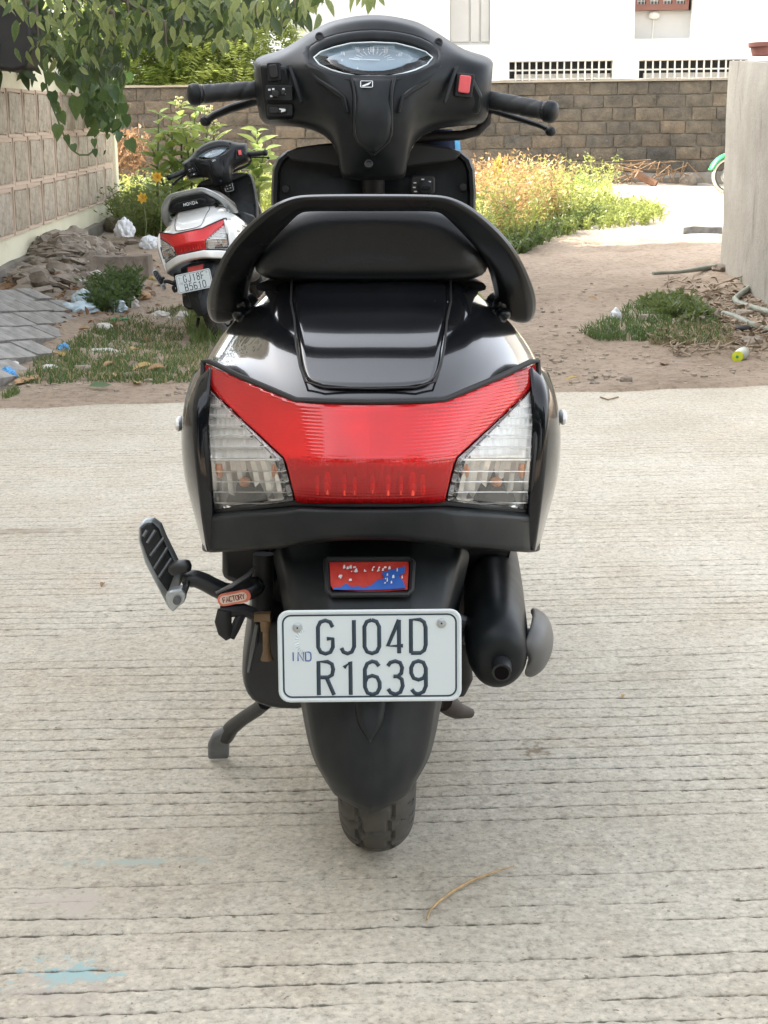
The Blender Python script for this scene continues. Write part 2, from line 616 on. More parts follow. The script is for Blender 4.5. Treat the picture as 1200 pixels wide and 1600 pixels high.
def block_mat(name, c1, c2, c3):
    m, nt, bs, out = new_mat(name)
    v = texco(nt)
    oi = nt.nodes.new('ShaderNodeObjectInfo')
    geo = nt.nodes.new('ShaderNodeNewGeometry')
    v = geo.outputs['Position']
    ob = ramp(nt, oi.outputs['Random'], [(0.0, c1), (0.35, c2), (0.7, c1), (1.0, c3)])
    n1 = ramp(nt, noise_node(nt, v, 7, 8, 0.75, 0.5), [(0.28, (0.42, 0.41, 0.40)), (0.5, (1, 1, 1)), (0.75, (1.55, 1.42, 1.25))])
    c = mix(nt, 1.0, ob, n1, 'MULTIPLY')
    big = ramp(nt, noise_node(nt, v, 0.9, 5, 0.65), [(0.35, (0.55, 0.56, 0.58)), (0.65, (1.1, 1.06, 1.0))])
    c = mix(nt, 1.0, c, big, 'MULTIPLY')
    pale = ramp(nt, noise_node(nt, v, 24, 5, 0.7), [(0.62, (0, 0, 0)), (0.75, (0.6, 0.6, 0.6))])
    c = mix(nt, pale, c, (0.34, 0.30, 0.24))
    nt.links.new(c, bs.inputs['Base Color'])
    bs.inputs['Roughness'].default_value = 0.95
    bump(nt, bs, noise_node(nt, v, 40, 6, 0.7), 0.8, 0.02)
    return m


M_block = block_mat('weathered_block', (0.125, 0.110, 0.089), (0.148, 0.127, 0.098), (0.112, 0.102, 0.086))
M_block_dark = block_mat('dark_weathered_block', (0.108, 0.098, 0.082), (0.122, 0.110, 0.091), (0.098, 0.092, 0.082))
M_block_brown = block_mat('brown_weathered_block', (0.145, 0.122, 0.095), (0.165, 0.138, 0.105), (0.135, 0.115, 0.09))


def build_block_wall():
    Y0 = 20.0
    x0, x1 = -6.2, 9.5
    z0, ztop = 0.52, 1.86
    root = wempty('block_wall', (1.6, Y0, z0), 'long rough brown and grey block wall in front of the white building', 'wall')
    m = MB()
    m.box(((x0 + x1) / 2, Y0 + 0.115, (z0 - 0.3 + ztop) / 2), (x1 - x0, 0.19, ztop - z0 + 0.3))
    m.build('mortar', M_mortar, root)
    m = MB()
    # plinth under the courses
    N = 40
    rows = []
    for j, (yy, zz) in enumerate([(Y0 - 0.10, z0 - 0.3), (Y0 - 0.08, z0 + 0.10), (Y0 - 0.02, z0 + 0.17), (Y0 + 0.03, z0 + 0.17)]):
        rows.append([(x0 + (x1 - x0) * i / N, yy + random.uniform(-.02, .02), zz + random.uniform(-.015, .015)) for i in range(N + 1)])
    m.grid(rows)
    m.build('plinth', M_mortar, root)
    variants = []
    for k in range(9):
        b = MB()
        w, h = 0.345, 0.178
        # rough block: front face as a jittered grid
        rows = []
        for j in range(4):
            rows.append([(-w / 2 + w * i / 4 + random.uniform(-.006, .006), (-0.028 if 0 < j < 3 and 0 < i < 4 else -0.016) + random.uniform(-.008, .008), -h / 2 + h * j / 3 + random.uniform(-.006, .006)) for i in range(5)])
        b.grid(rows)
        bk = [[(p[0] * 1.0, 0.05, p[2]) for p in rows[0]], rows[0]]
        b.grid(bk); b.grid([rows[3], [(p[0], 0.05, p[2]) for p in rows[3]]])
        b.grid([[(r[0][0], 0.05, r[0][2]) for r in rows], [r[0] for r in rows]])
        b.grid([[r[4] for r in rows], [(r[4][0], 0.05, r[4][2]) for r in rows]])
        variants.append([b.mesh('block', True, 30) for _ in range(1)][0])
        variants[-1].materials.append(M_block)
    vd = []
    for src, mm in [(v, q) for v in variants for q in (M_block_dark, M_block_brown)]:
        c = src.copy(); c.materials.clear(); c.materials.append(mm); vd.append((c, mm))
    dark = [c for c, q in vd if q is M_block_dark]
    brown = [c for c, q in vd if q is M_block_brown]
    nrow = 7
    ch = (ztop - z0 - 0.17) / nrow
    for r in range(nrow):
        zc = z0 + 0.17 + ch * (r + 0.5)
        x = -3.85 - (0.19 if r % 2 else 0)
        while x < 5.6:
            w = random.uniform(0.30, 0.41)
            px = x + w / 2
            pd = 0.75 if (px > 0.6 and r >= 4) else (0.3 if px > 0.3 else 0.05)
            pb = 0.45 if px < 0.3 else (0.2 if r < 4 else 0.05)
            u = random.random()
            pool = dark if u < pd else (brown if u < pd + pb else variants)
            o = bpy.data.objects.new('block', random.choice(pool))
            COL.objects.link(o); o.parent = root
            o.location = (px - root.location.x, random.uniform(.008, .024), zc - root.location.z + random.uniform(-.004, .004))
            o.scale = ((w - 0.014) / 0.345, 1, (ch - 0.014) / 0.178)
            o.rotation_euler = (0, 0, random.uniform(-.02, .02))
            o.rotation_euler.y = random.uniform(-.015, .015)
            x += w
    # uneven mortar cap
    m = MB()
    N = 90
    rows = []
    for yy, dz in ((Y0 - 0.03, 0), (Y0 - 0.03, 0.028), (Y0 + 0.21, 0.03), (Y0 + 0.21, 0)):
        rows.append([(x0 + (x1 - x0) * i / N, yy + 0.012 * noise.noise((i * .9, yy, 2)), ztop + dz + (0.02 * noise.noise((i * .7, dz, 1)) if dz else 0)) for i in range(N + 1)])
    m.grid(rows); m.build('coping', mat('coping_mortar', (0.30, 0.27, 0.22), 0.95, scale=5, bmp=.5), root)


build_block_wall()

# ---- white building behind the block wall
M_white = mat('white_wall_paint', (0.80, 0.79, 0.74), 0.75, scale=1.5, var=0.04, bmp=0.05)
M_grey_wall = mat('grey_paint', (0.50, 0.49, 0.46), 0.8, scale=2, var=0.05)
M_brownwood = mat('brown_window_paint', (0.20, 0.085, 0.06), 0.55, scale=8, var=0.15)
M_dark_in = mat('dark_interior', (0.03, 0.032, 0.035), 0.8)
M_grille = mat('white_grille_paint', (0.62, 0.60, 0.54), 0.5, scale=10, var=0.08)
M_pane = mat('window_pane', (0.03, 0.045, 0.05), 0.08, spec=0.6)


def build_house():
    Y0, Y1 = 27.0, 36.0
    pt = lambda px, py: P(px, py, Y0)
    xl, xr = -1.55, 13.0
    zb, zt = 0.3, 9.0
    root = wempty('white_house', ((xl + xr) / 2, Y0, 0.5), 'white plastered building with barred vents behind the block wall', 'building')
    # openings as pixel rectangles
    def rect(x0, y0, x1, y1):
        a, b = pt(x0, y0), pt(x1, y1)
        return (a.x, b.z, b.x, a.z)
    op = {
        'vent_a': rect(795, 96, 957, 150), 'vent_b': rect(998, 94, 1167, 150),
        'shut': rect(703, -110, 766, 70), 'win': rect(995, -100, 1083, 60),
    }
    xsplit = sorted({xl, xr, *[v for o in op.values() for v in (o[0], o[2])]})
    zsplit = sorted({zb, zt, *[v for o in op.values() for v in (o[1], o[3])]})
    m = MB()
    for i in range(len(xsplit) - 1):
        for j in range(len(zsplit) - 1):
            cx, cz = (xsplit[i] + xsplit[i + 1]) / 2, (zsplit[j] + zsplit[j + 1]) / 2
            if any(o[0] < cx < o[2] and o[1] < cz < o[3] for o in op.values()):
                continue
            a, b, c, d = xsplit[i], xsplit[i + 1], zsplit[j], zsplit[j + 1]
            m.add([(a, Y0, c), (b, Y0, c), (b, Y0, d), (a, Y0, d)], [(0, 1, 2, 3)])
    for o, dep in ((op['vent_a'], .25), (op['vent_b'], .25), (op['shut'], .12), (op['win'], .3)):
        a, c, b, d = o
        m.add([(a, Y0, c), (b, Y0, c), (b, Y0, d), (a, Y0, d), (a, Y0 + dep, c), (b, Y0 + dep, c), (b, Y0 + dep, d), (a, Y0 + dep, d)],
              [(0, 1, 5, 4), (1, 2, 6, 5), (2, 3, 7, 6), (3, 0, 4, 7)])
    # side and back walls, roof slab
    m.add([(xl, Y0, zb), (xl, Y1, zb), (xl, Y1, zt), (xl, Y0, zt)], [(0, 1, 2, 3)])
    m.add([(xr, Y0, zb), (xr, Y1, zb), (xr, Y1, zt), (xr, Y0, zt)], [(0, 1, 2, 3)])
    m.add([(xl, Y1, zb), (xr, Y1, zb), (xr, Y1, zt), (xl, Y1, zt)], [(0, 1, 2, 3)])
    m.build('wall', M_white, root, smooth=False)
    m = MB(); m.box(((xl + xr) / 2, (Y0 + Y1) / 2, zt + 0.11), (xr - xl + 0.6, Y1 - Y0 + 0.6, 0.2)); m.build('roof', M_white, root, smooth=False)
    # vents
    for key in ('vent_a', 'vent_b'):
        a, c, b, d = op[key]
        m = MB(); m.box(((a + b) / 2, Y0 + 0.32, (c + d) / 2), (b - a, 0.12, d - c)); v = m.build('vent', M_dark_in, root, smooth=False)
        g = MB()
        nx = 15
        for i in range(nx + 1):
            g.box((a + (b - a) * i / nx, Y0 + 0.03, (c + d) / 2), (0.028, 0.02, d - c))
        nz = max(3, int((d - c) / 0.135))
        for k in range(nz + 1):
            g.box(((a + b) / 2, Y0 + 0.052, c + (d - c) * k / nz), (b - a, 0.02, 0.026))
        gr = g.build('grille', M_grille, v, smooth=False, origin=root.location)
        s = MB(); s.box(((a + b) / 2 + 0.05, Y0 + 0.19, d - 0.26), ((b - a) * 0.93, 0.02, 0.10))
        s.build('ledge', M_grille, v, smooth=False, origin=root.location)
    # grey shutter of three upright panels
    a, c, b, d = op['shut']
    m = MB(); m.box(((a + b) / 2, Y0 + 0.13, (c + d) / 2), (b - a, 0.02, d - c)); sh = m.build('shutter', M_grey_wall, root, smooth=False)
    for f0, f1 in ((0.02, 0.47), (0.52, 0.73), (0.78, 0.98)):
        p = MB(); p.box((a + (b - a) * (f0 + f1) / 2, Y0 + 0.105, (c + d) / 2 + 0.02), ((b - a) * (f1 - f0), 0.025, d - c - 0.08))
        p.build('panel', M_grey_wall, sh, smooth=False, bevel=0.006, origin=root.location)
    # recess with the brown window in its upper part
    a, c, b, d = op['win']
    zs = pt(1040, 14).z
    m = MB(); m.box(((a + b) / 2, Y0 + 0.31, (c + zs) / 2), (b - a, 0.02, zs - c)); m.build('recess_panel', M_grey_wall, root, smooth=False)
    m = MB(); wb = b - 0.06
    m.box(((a + wb) / 2, Y0 + 0.27, (zs + d) / 2), (wb - a, 0.04, d - zs)); w = m.build('window', M_pane, root, smooth=False)
    fr = MB()
    fr.box(((a + wb) / 2, Y0 + 0.22, zs + 0.05), (wb - a, 0.08, 0.10))
    nf = 4
    for i in range(nf + 1):
        fr.box((a + 0.03 + (wb - a - 0.06) * i / nf, Y0 + 0.22, (zs + 0.10 + d) / 2), (0.07, 0.076, d - zs - 0.10))
    fr.build('frame', M_brownwood, w, smooth=False, origin=root.location)
    gb = MB()
    for i in range(nf):
        xa = a + 0.03 + (wb - a - 0.06) * i / nf
        for k in range(1, 4):
            gb.box((xa + (wb - a - 0.06) / nf * k / 4, Y0 + 0.235, (zs + 0.10 + d) / 2), (0.012, 0.012, d - zs - 0.10))
        for k in range(8):
            gb.box((xa + (wb - a - .06) / nf / 2, Y0 + 0.243, zs + 0.16 + k * 0.12), ((wb - a - .06) / nf - .07, 0.012, 0.012))
    gb.build('grille', M_grille, w, smooth=False, origin=root.location)
    # lamp and conduit in the recess
    q = P(1022, 24, Y0 + 0.27)
    m = MB(); m.ellipsoid((q.x, Y0 + 0.26, q.z), (0.10, 0.05, 0.07), 8, 6); m.tube([(q.x, Y0 + 0.292, q.z - .05), (q.x - .02, Y0 + 0.292, q.z - 0.45)], 0.012, 6)
    m.build('drain_pipe', M_grille, root)


build_house()

# ---- left compound wall: cream paint, pinkish band of framed stone panels
def wall_paint(name, c, c2):
    m, nt, bs, out = new_mat(name)
    v = texco(nt)
    col = ramp(nt, noise_node(nt, v, 1.4, 5, 0.6), [(0.3, c2), (0.6, c)])
    st = ramp(nt, noise_node(nt, v, 7, 6, 0.7, 0.6), [(0.55, (0, 0, 0)), (0.8, (0.5, 0.5, 0.5))])
    col = mix(nt, st, col, mix(nt, 1, col, (0.6, 0.56, 0.48), 'MULTIPLY'))
    nt.links.new(col, bs.inputs['Base Color'])
    bs.inputs['Roughness'].default_value = 0.85
    bump(nt, bs, noise_node(nt, v, 50, 5), 0.2, 0.004)
    return m


M_cream = wall_paint('cream_paint', (0.74, 0.71, 0.54), (0.66, 0.62, 0.45))
M_pinkband = wall_paint('pinkish_plaster', (0.56, 0.445, 0.35), (0.49, 0.385, 0.30))
M_stone = None


def stone_mat():
    m, nt, bs, out = new_mat('cleft_stone')
    v = texco(nt)
    oi = nt.nodes.new('ShaderNodeObjectInfo')
    ob = ramp(nt, oi.outputs['Random'], [(0.0, (0.40, 0.345, 0.265)), (0.5, (0.47, 0.405, 0.315)), (1.0, (0.43, 0.38, 0.305))])
    n1 = ramp(nt, noise_node(nt, v, 14, 7, 0.7, 0.8), [(0.35, (0.6, 0.58, 0.55)), (0.55, (1, 1, 1)), (0.75, (1.12, 1.1, 1.05))])
    nt.links.new(mix(nt, 1, ob, n1, 'MULTIPLY'), bs.inputs['Base Color'])
    bs.inputs['Roughness'].default_value = 0.9
    bump(nt, bs, noise_node(nt, v, 20, 6, 0.7, 0.5), 0.7, 0.015)
    return m


M_stone = stone_mat()


def build_left_wall():
    A = Vector((-2.50, 9.0)); B = Vector((-2.64, 14.9))
    d = (B - A).normalized(); nrm = Vector((d.y, -d.x))   # towards the lane
    A = A - d * 3.0
    L = (B - A).length
    gA, gB = 0.06, 0.33
    root = wempty('left_compound_wall', (A.x, A.y, gA), 'cream compound wall with three rows of stone panels at left', 'wall')

    def W(s, off, z):
        p = A + d * s + nrm * off
        return (p.x, p.y, z + gA + (gB - gA) * s / L)

    def slab(mm, s0, s1, o0, o1, z0, z1):
        vs = [W(s0, o0, z0), W(s1, o0, z0), W(s1, o1, z0), W(s0, o1, z0), W(s0, o0, z1), W(s1, o0, z1), W(s1, o1, z1), W(s0, o1, z1)]
        mm.add(vs, [(0, 3, 2, 1), (4, 5, 6, 7), (0, 1, 5, 4), (1, 2, 6, 5), (2, 3, 7, 6), (3, 0, 4, 7)])
    H = 1.47
    m = MB(); slab(m, 0, L, -0.2, 0.0, -0.3, H); m.build('core', M_cream, root, smooth=False)
    # stepped cream cap
    m = MB(); slab(m, 0, L, -0.23, 0.035, H - 0.002, H + 0.06); m.build('coping', M_cream, root, smooth=False, bevel=0.01)
    m = MB(); slab(m, 0, L, 0.002, 0.02, 0.245, 1.215); m.build('band', M_pinkband, root, smooth=False, bevel=0.006)
    m = MB(); slab(m, L - 0.02, L + 0.13, -0.22, 0.05, -0.3, H + 0.05); m.build('end_post', M_cream, root, smooth=False, bevel=0.01)
    # exposed rough footing
    m = MB(); N = 30
    rows = []
    for o_, z in ((0.02, -0.3), (0.05, -0.02), (0.035, 0.06), (0.0, 0.075)):
        rows.append([W(L * i / N, o_ + 0.015 * noise.noise((i, z * 9, 3)), z + (0.02 * noise.noise((i * .8, o_, 1)))) for i in range(N + 1)])
    m.grid(rows); m.build('footing', M_mortar, root)
    pit = 0.50
    vs = []
    for k in range(5):
        b = MB(); w, h = 0.40, 0.262
        rows = [[(-w / 2 + w * i / 5 + random.uniform(-.004, .004), (0.0 if i in (0, 5) or j in (0, 4) else -0.012) + random.uniform(-.004, .004), -h / 2 + h * j / 4 + random.uniform(-.004, .004)) for i in range(6)] for j in range(5)]
        b.grid(rows)
        edge = rows[0] + [r[-1] for r in rows[1:]] + rows[-1][::-1][1:] + [r[0] for r in rows[::-1][1:-1]]
        n = len(edge)
        b.add(edge + [(p[0], 0.03, p[2]) for p in edge], [(i, (i + 1) % n, n + (i + 1) % n, n + i) for i in range(n)])
        me = b.mesh('stone_panel', True, 30); me.materials.append(M_stone); vs.append(me)
    fr_bm = MB()
    w, h, t = 0.445, 0.30, 0.02
    for c, s in (((0, 0, h / 2), (w, .012, t)), ((0, 0, -h / 2), (w, .012, t)), ((-w / 2 + t / 2, 0.001, 0), (t, .012, h - t)), ((w / 2 - t / 2, 0.001, 0), (t, .012, h - t))):
        fr_bm.box(c, s)
    fr_me = fr_bm.mesh('panel_frame', False); fr_me.materials.append(M_pinkband)
    ang = math.atan2(d.y, d.x) - math.pi   # panel's local -Y faces the lane
    sl = (gB - gA) / L
    for r in range(3):
        zc = 0.40 + r * 0.325
        s = 0.25 + (0.12 if r == 1 else 0)
        while s + 0.45 < L:
            jit = random.uniform(-.01, .01)
            c = Vector(W(s + pit / 2, 0.034, zc)) - root.location
            rot = (0, 0, math.atan2(d.y, d.x))
            for me, nm, oo in ((random.choice(vs), 'stone_panel', 0.0), (fr_me, 'panel_frame', -0.012)):
                o = bpy.data.objects.new(nm, me); COL.objects.link(o); o.parent = root
                # local X along the wall, local -Y outwards to the lane
                mx = Matrix.Translation(c + Vector((nrm.x, nrm.y, 0)) * (oo + jit * .4)) @ Matrix(((d.x, -nrm.x, 0, 0), (d.y, -nrm.y, 0, 0), (sl, 0, 1, 0), (0, 0, 0, 1)))
                o.matrix_local = mx
            s += pit


build_left_wall()

# ---- right wall end: bare streaked plaster
def plaster_mat():
    m, nt, bs, out = new_mat('bare_grey_plaster')
    v = texco(nt)
    mp = nt.nodes.new('ShaderNodeMapping'); mp.inputs['Scale'].default_value = (1, 1, 0.42); nt.links.new(v, mp.inputs[0])
    c = ramp(nt, noise_node(nt, v, 3, 6, 0.65), [(0.3, (0.255, 0.235, 0.20)), (0.7, (0.345, 0.325, 0.285))])
    st = ramp(nt, noise_node(nt, mp.outputs[0], 3.2, 7, 0.7, 0.5), [(0.54, (0, 0, 0)), (0.72, (0.6, 0.6, 0.6))])
    c = mix(nt, st, c, mix(nt, 1, c, (0.26, 0.25, 0.25), 'MULTIPLY'))
    st2 = ramp(nt, noise_node(nt, mp.outputs[0], 5, 7, 0.7), [(0.6, (0, 0, 0)), (0.72, (0.5, 0.5, 0.5))])
    c = mix(nt, st2, c, (0.32, 0.29, 0.235))
    gr_ = ramp(nt, noise_node(nt, v, 40, 6, 0.75), [(0.3, (0.86, 0.855, 0.84)), (0.6, (1.03, 1.03, 1.02))])
    c = mix(nt, 1.0, c, gr_, 'MULTIPLY')
    nt.links.new(c, bs.inputs['Base Color'])
    bs.inputs['Roughness'].default_value = 0.95
    bump(nt, bs, noise_node(nt, v, 30, 9, 0.75), 0.5, 0.015)
    return m


M_plaster = plaster_mat()


def build_right_wall():
    A = Vector((2.352, 10.31)); B = Vector((2.352 - .081 * 4.4, 10.31 - 4.4))
    zt = [P(1149, 103, 10.31).z, P(1200, 84, 9.15).z]
    root = wempty('right_plaster_wall', (2.4, 10.3, 0.1), 'bare grey streaked plaster wall end at right of the lane', 'wall')
    d = (B - A).normalized(); n = Vector((-d.y, d.x))
    n = n if n.x > 0 else -n
    N, K = 26, 12
    def pt(i, k, o):
        q = A + d * (B - A).length * i / N + n * o
        zb, ztp = -0.1, 1.52 - 0.012 * i
        z = zb + (ztp - zb) * k / K
        j = 0.014 * noise.noise((i * .25, k * .35, o * 9))
        return (q.x + n.x * j, q.y + n.y * j, z)
    m = MB()
    ring = lambda i: [pt(i, k, 0.0 + (0.012 if k == K else 0)) for k in range(K + 1)] + [pt(i, k, 0.26 - (0.012 if k == K else 0)) for k in range(K, -1, -1)]
    m.loft([ring(i) for i in range(N + 1)], cap=True, closed=True)
    m.build('plaster_body', M_plaster, root, angle=50)


build_right_wall()

# ---- houses outside the frame that shade the lane (left) and stand behind the camera
M_side = mat('pale_house_plaster', (0.50, 0.46, 0.38), 0.85, scale=1, var=0.08, bmp=.05)


def plain_house(name, x0, x1, y0, y1, h, label, face):
    root = wempty(name, ((x0 + x1) / 2, (y0 + y1) / 2, 0), label, 'building')
    m = MB(); m.box(((x0 + x1) / 2, (y0 + y1) / 2, h / 2 - 0.1), (x1 - x0, y1 - y0, h + 0.2)); m.build('wall', M_side, root, smooth=False)
    m = MB(); m.box(((x0 + x1) / 2, (y0 + y1) / 2, h + 0.11), (x1 - x0 + .5, y1 - y0 + .5, 0.22)); m.build('roof', M_white, root, smooth=False)
    for k in range(3):
        for st in range(int(h // 3)):
            z = 1.6 + 3 * st
            if face == 'x':
                y = y0 + (y1 - y0) * (k + .5) / 3
                c, s = (x1 + 0.02, y, z), (0.06, 1.1, 1.2)
            else:
                x = x0 + (x1 - x0) * (k + .5) / 3
                c, s = (x, y1 + 0.02, z), (1.1, 0.06, 1.2)
            w = MB(); w.box(c, s); w.build('window', M_pane, root, smooth=False)


plain_house('side_house', -13.0, -5.6, -6.0, 13.6, 7.5, 'pale two storey house beyond the left compound wall', 'x')


# ---- trees behind the camera: the glossy panels mirror them
M_back_leaf = leaf_mat('dark_crown_leaf', (0.030, 0.050, 0.016), (0.065, 0.095, 0.030), 0.35)
M_back_bark = mat('dark_bark', (0.08, 0.065, 0.05), 0.9, scale=10, bmp=.5)


def back_tree(x, y, h, r, lab):
    root = wempty('roadside_tree', (x, y, 0), lab, 'tree')
    m = MB(); m.tube([(x, y, -.15), (x + .1, y, h * .35), (x, y + .1, h * .6), (x - .1, y, h * .8)], [.22, .17, .12, .06], 10); m.build('trunk', M_back_bark, root)
    vs, fs = [], []
    for _ in range(1500):
        a, e = random.uniform(0, 6.28), random.uniform(-1, 1)
        k = random.random() ** .4
        c = Vector((x + r * k * math.cos(a) * math.sqrt(1 - e * e), y + r * k * math.sin(a) * math.sqrt(1 - e * e), h * .56 + h * .44 * k * e))
        u = Vector((random.uniform(-1, 1), random.uniform(-1, 1), random.uniform(-1, 1))).normalized(); w = u.orthogonal().normalized() * random.uniform(.10, .16); u *= random.uniform(.2, .34)
        b = len(vs); vs += [c - u, c + w, c + u, c - w]; fs.append((b, b + 1, b + 2, b + 3))
    m = MB(); m.add(vs, fs); m.build('crown', M_back_leaf, root, smooth=False)


back_tree(-3.4, -6.5, 4.6, 2.3, 'leafy tree standing left behind the viewer')
back_tree(0.9, -8.5, 4.2, 2.4, 'leafy tree standing straight behind the viewer')
back_tree(4.6, -6.0, 4.4, 2.2, 'leafy tree standing right behind the viewer')
# ================================================================== SCOOTERS
CONTACT_Y = 1.815
AX = 580.0


def H(dx, py, Y):
    """scooter space (x right, y forward, z up; origin under the rear wheel) from the photograph's tracing"""
    v = 800.0 - py
    d = Vector((dx, 0, 0)) + UPV * v + FWD * F_PX
    t = Y / d.y
    return Vector((d.x * t, Y - CONTACT_Y, CAM_H + d.z * t))


def HP(px, py, Y):
    return H(px - AX, py, Y)


def symrows(rows):
    out = []
    for r in rows:
        right = [H(*p) for p in r]
        left = [Vector((-p.x, p.y, p.z)) for p in right[::-1]]
        out.append(left[:-1] + right if abs(r[0][0]) < 1e-6 else left + right)
    return out


def mirror(pts):
    return [Vector((-p[0], p[1], p[2])) for p in pts]


# materials
def paint_mat(name, col, rough=0.12, coat=1.0, spec=0.5):
    m, nt, bs, out = new_mat(name)
    v = texco(nt)
    d = ramp(nt, noise_node(nt, v, 6, 5, 0.6), [(0.45, (0, 0, 0)), (0.8, (1, 1, 1))])
    c = mix(nt, d, col, tuple(min(1, c * 1.1 + 0.004) for c in col))
    dust = ramp(nt, noise_node(nt, v, 260, 3, 0.6), [(0.68, (0, 0, 0)), (0.78, (0.55, 0.55, 0.55))])
    c = mix(nt, dust, c, (0.16, 0.145, 0.12))
    nt.links.new(c, bs.inputs['Base Color'])
    rr = nt.nodes.new('ShaderNodeMapRange'); rr.inputs['To Min'].default_value = rough * 0.6; rr.inputs['To Max'].default_value = rough * 1.8
    nt.links.new(noise_node(nt, v, 9, 5, 0.65), rr.inputs['Value']); nt.links.new(rr.outputs[0], bs.inputs['Roughness'])
    bs.inputs['Coat Weight'].default_value = coat
    bs.inputs['Specular IOR Level'].default_value = spec
    bs.inputs['Coat Roughness'].default_value = 0.025
    return m


M_black = paint_mat('black_gloss_paint', (0.006, 0.0065, 0.008))
M_black_side = paint_mat('black_gloss_side_paint', (0.004, 0.0048, 0.0065), 0.08, 0.25, 0.3)
M_whitepaint = paint_mat('white_gloss_paint', (0.72, 0.73, 0.71), 0.15)
M_plastic = mat('matte_black_plastic', (0.0065, 0.0090, 0.0105), 0.40, spec=0.22, scale=38, var=0.25, col2=(0.0115, 0.0135, 0.0145), bmp=0.12, bscale=420, dist=0.0006)
M_plastic_gray = mat('grey_black_plastic', (0.0075, 0.0105, 0.0125), 0.44, spec=0.26, scale=26, var=0.25, col2=(0.0150, 0.0170, 0.0175), bmp=0.12, bscale=380, dist=0.0006)
M_rail_black = mat('satin_black_rail', (0.004, 0.005, 0.0055), 0.28, scale=12, var=0.3, coat=0.08, spec=0.30)
M_rail_silver = mat('silver_rail', (0.38, 0.40, 0.40), 0.35, metal=0.6, scale=12, var=0.1)
M_seat = mat('black_vinyl', (0.005, 0.006, 0.007), 0.38, spec=0.32, scale=8, var=0.3, bmp=0.25, bscale=260, dist=0.001)
M_dark = mat('dark_recess_plastic', (0.008, 0.008, 0.0085), 0.6, scale=10)
M_engine = mat('black_engine_casting', (0.012, 0.0135, 0.015), 0.4, scale=10, var=0.35, bmp=0.15, bscale=120)
M_alu = mat('cast_aluminium', (0.42, 0.45, 0.46), 0.38, metal=0.75, scale=14, var=0.15)
M_steel_dark = mat('dark_grey_steel', (0.12, 0.125, 0.13), 0.42, metal=0.5, scale=14, var=0.2)
M_foot = mat('worn_grey_foot', (0.17, 0.18, 0.19), 0.45, metal=0.3, scale=30, var=0.25)
M_hole_shade = mat('painted_hole_shade', (0.006, 0.005, 0.005), 0.9, spec=0.05)  # near-black standing in for the shade inside the tail pipe
M_rust = mat('rusty_steel', (0.16, 0.10, 0.05), 0.7, metal=0.2, scale=30, var=0.4)
M_rubber = mat('grip_rubber', (0.014, 0.016, 0.017), 0.5, scale=20, var=0.25)
M_tyre = mat('dusty_tyre_rubber', (0.055, 0.051, 0.044), 0.8, scale=16, var=0.4, bmp=0.2)
M_red_lens = glass_mat('red_lens', (0.92, 0.030, 0.035), 0.05, 1.56, 0.74)
_nt = M_red_lens.node_tree
_bs = next(n for n in _nt.nodes if n.type == 'BSDF_PRINCIPLED')
_wv = _nt.nodes.new('ShaderNodeTexWave'); _wv.bands_direction = 'Z'; _wv.inputs['Scale'].default_value = 85; _wv.inputs['Distortion'].default_value = 0
_nt.links.new(texco(_nt), _wv.inputs['Vector'])
bump(_nt, _bs, _wv.outputs['Fac'], 0.22, 0.0012)
M_clear_lens = glass_mat('clear_lens', (0.985, 0.985, 0.975), 0.02, 1.52, 0.985)
M_reflector = mat('bright_reflector', (0.90, 0.89, 0.86), 0.24, metal=0.75, scale=30, var=0.05)
M_red_in = mat('red_reflector_cells', (0.95, 0.16, 0.14), 0.22, metal=0.55, scale=18, var=0.2)
M_red_glow = mat('painted_red_glow', (0.95, 0.10, 0.06), 0.15, scale=20)  # brighter red with the lens glow painted into it
M_silver_in = mat('silver_reflector_facets', (0.94, 0.93, 0.90), 0.18, metal=0.55, scale=30, var=0.05)
M_white_in = mat('white_reflector_facets', (0.95, 0.95, 0.94), 0.20, metal=0.35, scale=30, var=0.05)
M_bulb = mat('orange_bulb', (0.75, 0.30, 0.11), 0.2, scale=20)
M_mirror_white = mat('side_reflector_clear', (0.75, 0.75, 0.72), 0.12, scale=20)
M_plate_white = mat('plate_white', (0.52, 0.57, 0.575), 0.35, scale=5, var=0.03, bmp=0.02)
M_plate_ink = mat('plate_ink', (0.012, 0.028, 0.045), 0.4, scale=40)
M_plate_blue = mat('plate_blue_print', (0.06, 0.11, 0.30), 0.4, scale=40)
M_holo = mat('hologram_print', (0.55, 0.62, 0.64), 0.25, metal=0.4, scale=40)
M_ink_white = mat('white_print', (0.62, 0.64, 0.64), 0.5, scale=40)
M_needle = mat('dial_print', (0.80, 0.84, 0.86), 0.5, scale=40)
M_dial = mat('dial_face', (0.22, 0.32, 0.38), 0.5, scale=9, var=0.25)
M_dial_blue = mat('dial_blue_trim', (0.10, 0.30, 0.46), 0.35, scale=9)
M_lens = glass_mat('instrument_lens', (0.95, 0.98, 1.0), 0.02)
M_redbtn = mat('red_switch', (0.66, 0.10, 0.11), 0.45, scale=40, var=0.1)
M_label_red = mat('red_label', (0.62, 0.16, 0.10), 0.5, scale=60, var=0.1)
M_label_cream = mat('cream_label', (0.66, 0.50, 0.40), 0.5, scale=60, var=0.15)
M_label_ink = mat('label_ink', (0.17, 0.04, 0.025), 0.6, scale=60)


def worn_sticker():
    m, nt, bs, out = new_mat('worn_red_sticker')
    v = texco(nt)
    c = ramp(nt, noise_node(nt, v, 60, 3), [(0.3, (0.42, 0.025, 0.02)), (0.7, (0.55, 0.06, 0.04))])
    nt.links.new(c, bs.inputs['Base Color'])
    bs.inputs['Roughness'].default_value = 0.4
    return m


M_sticker = worn_sticker()
M_sticker_blue = mat('blue_sticker_film', (0.025, 0.10, 0.38), 0.45, scale=60)

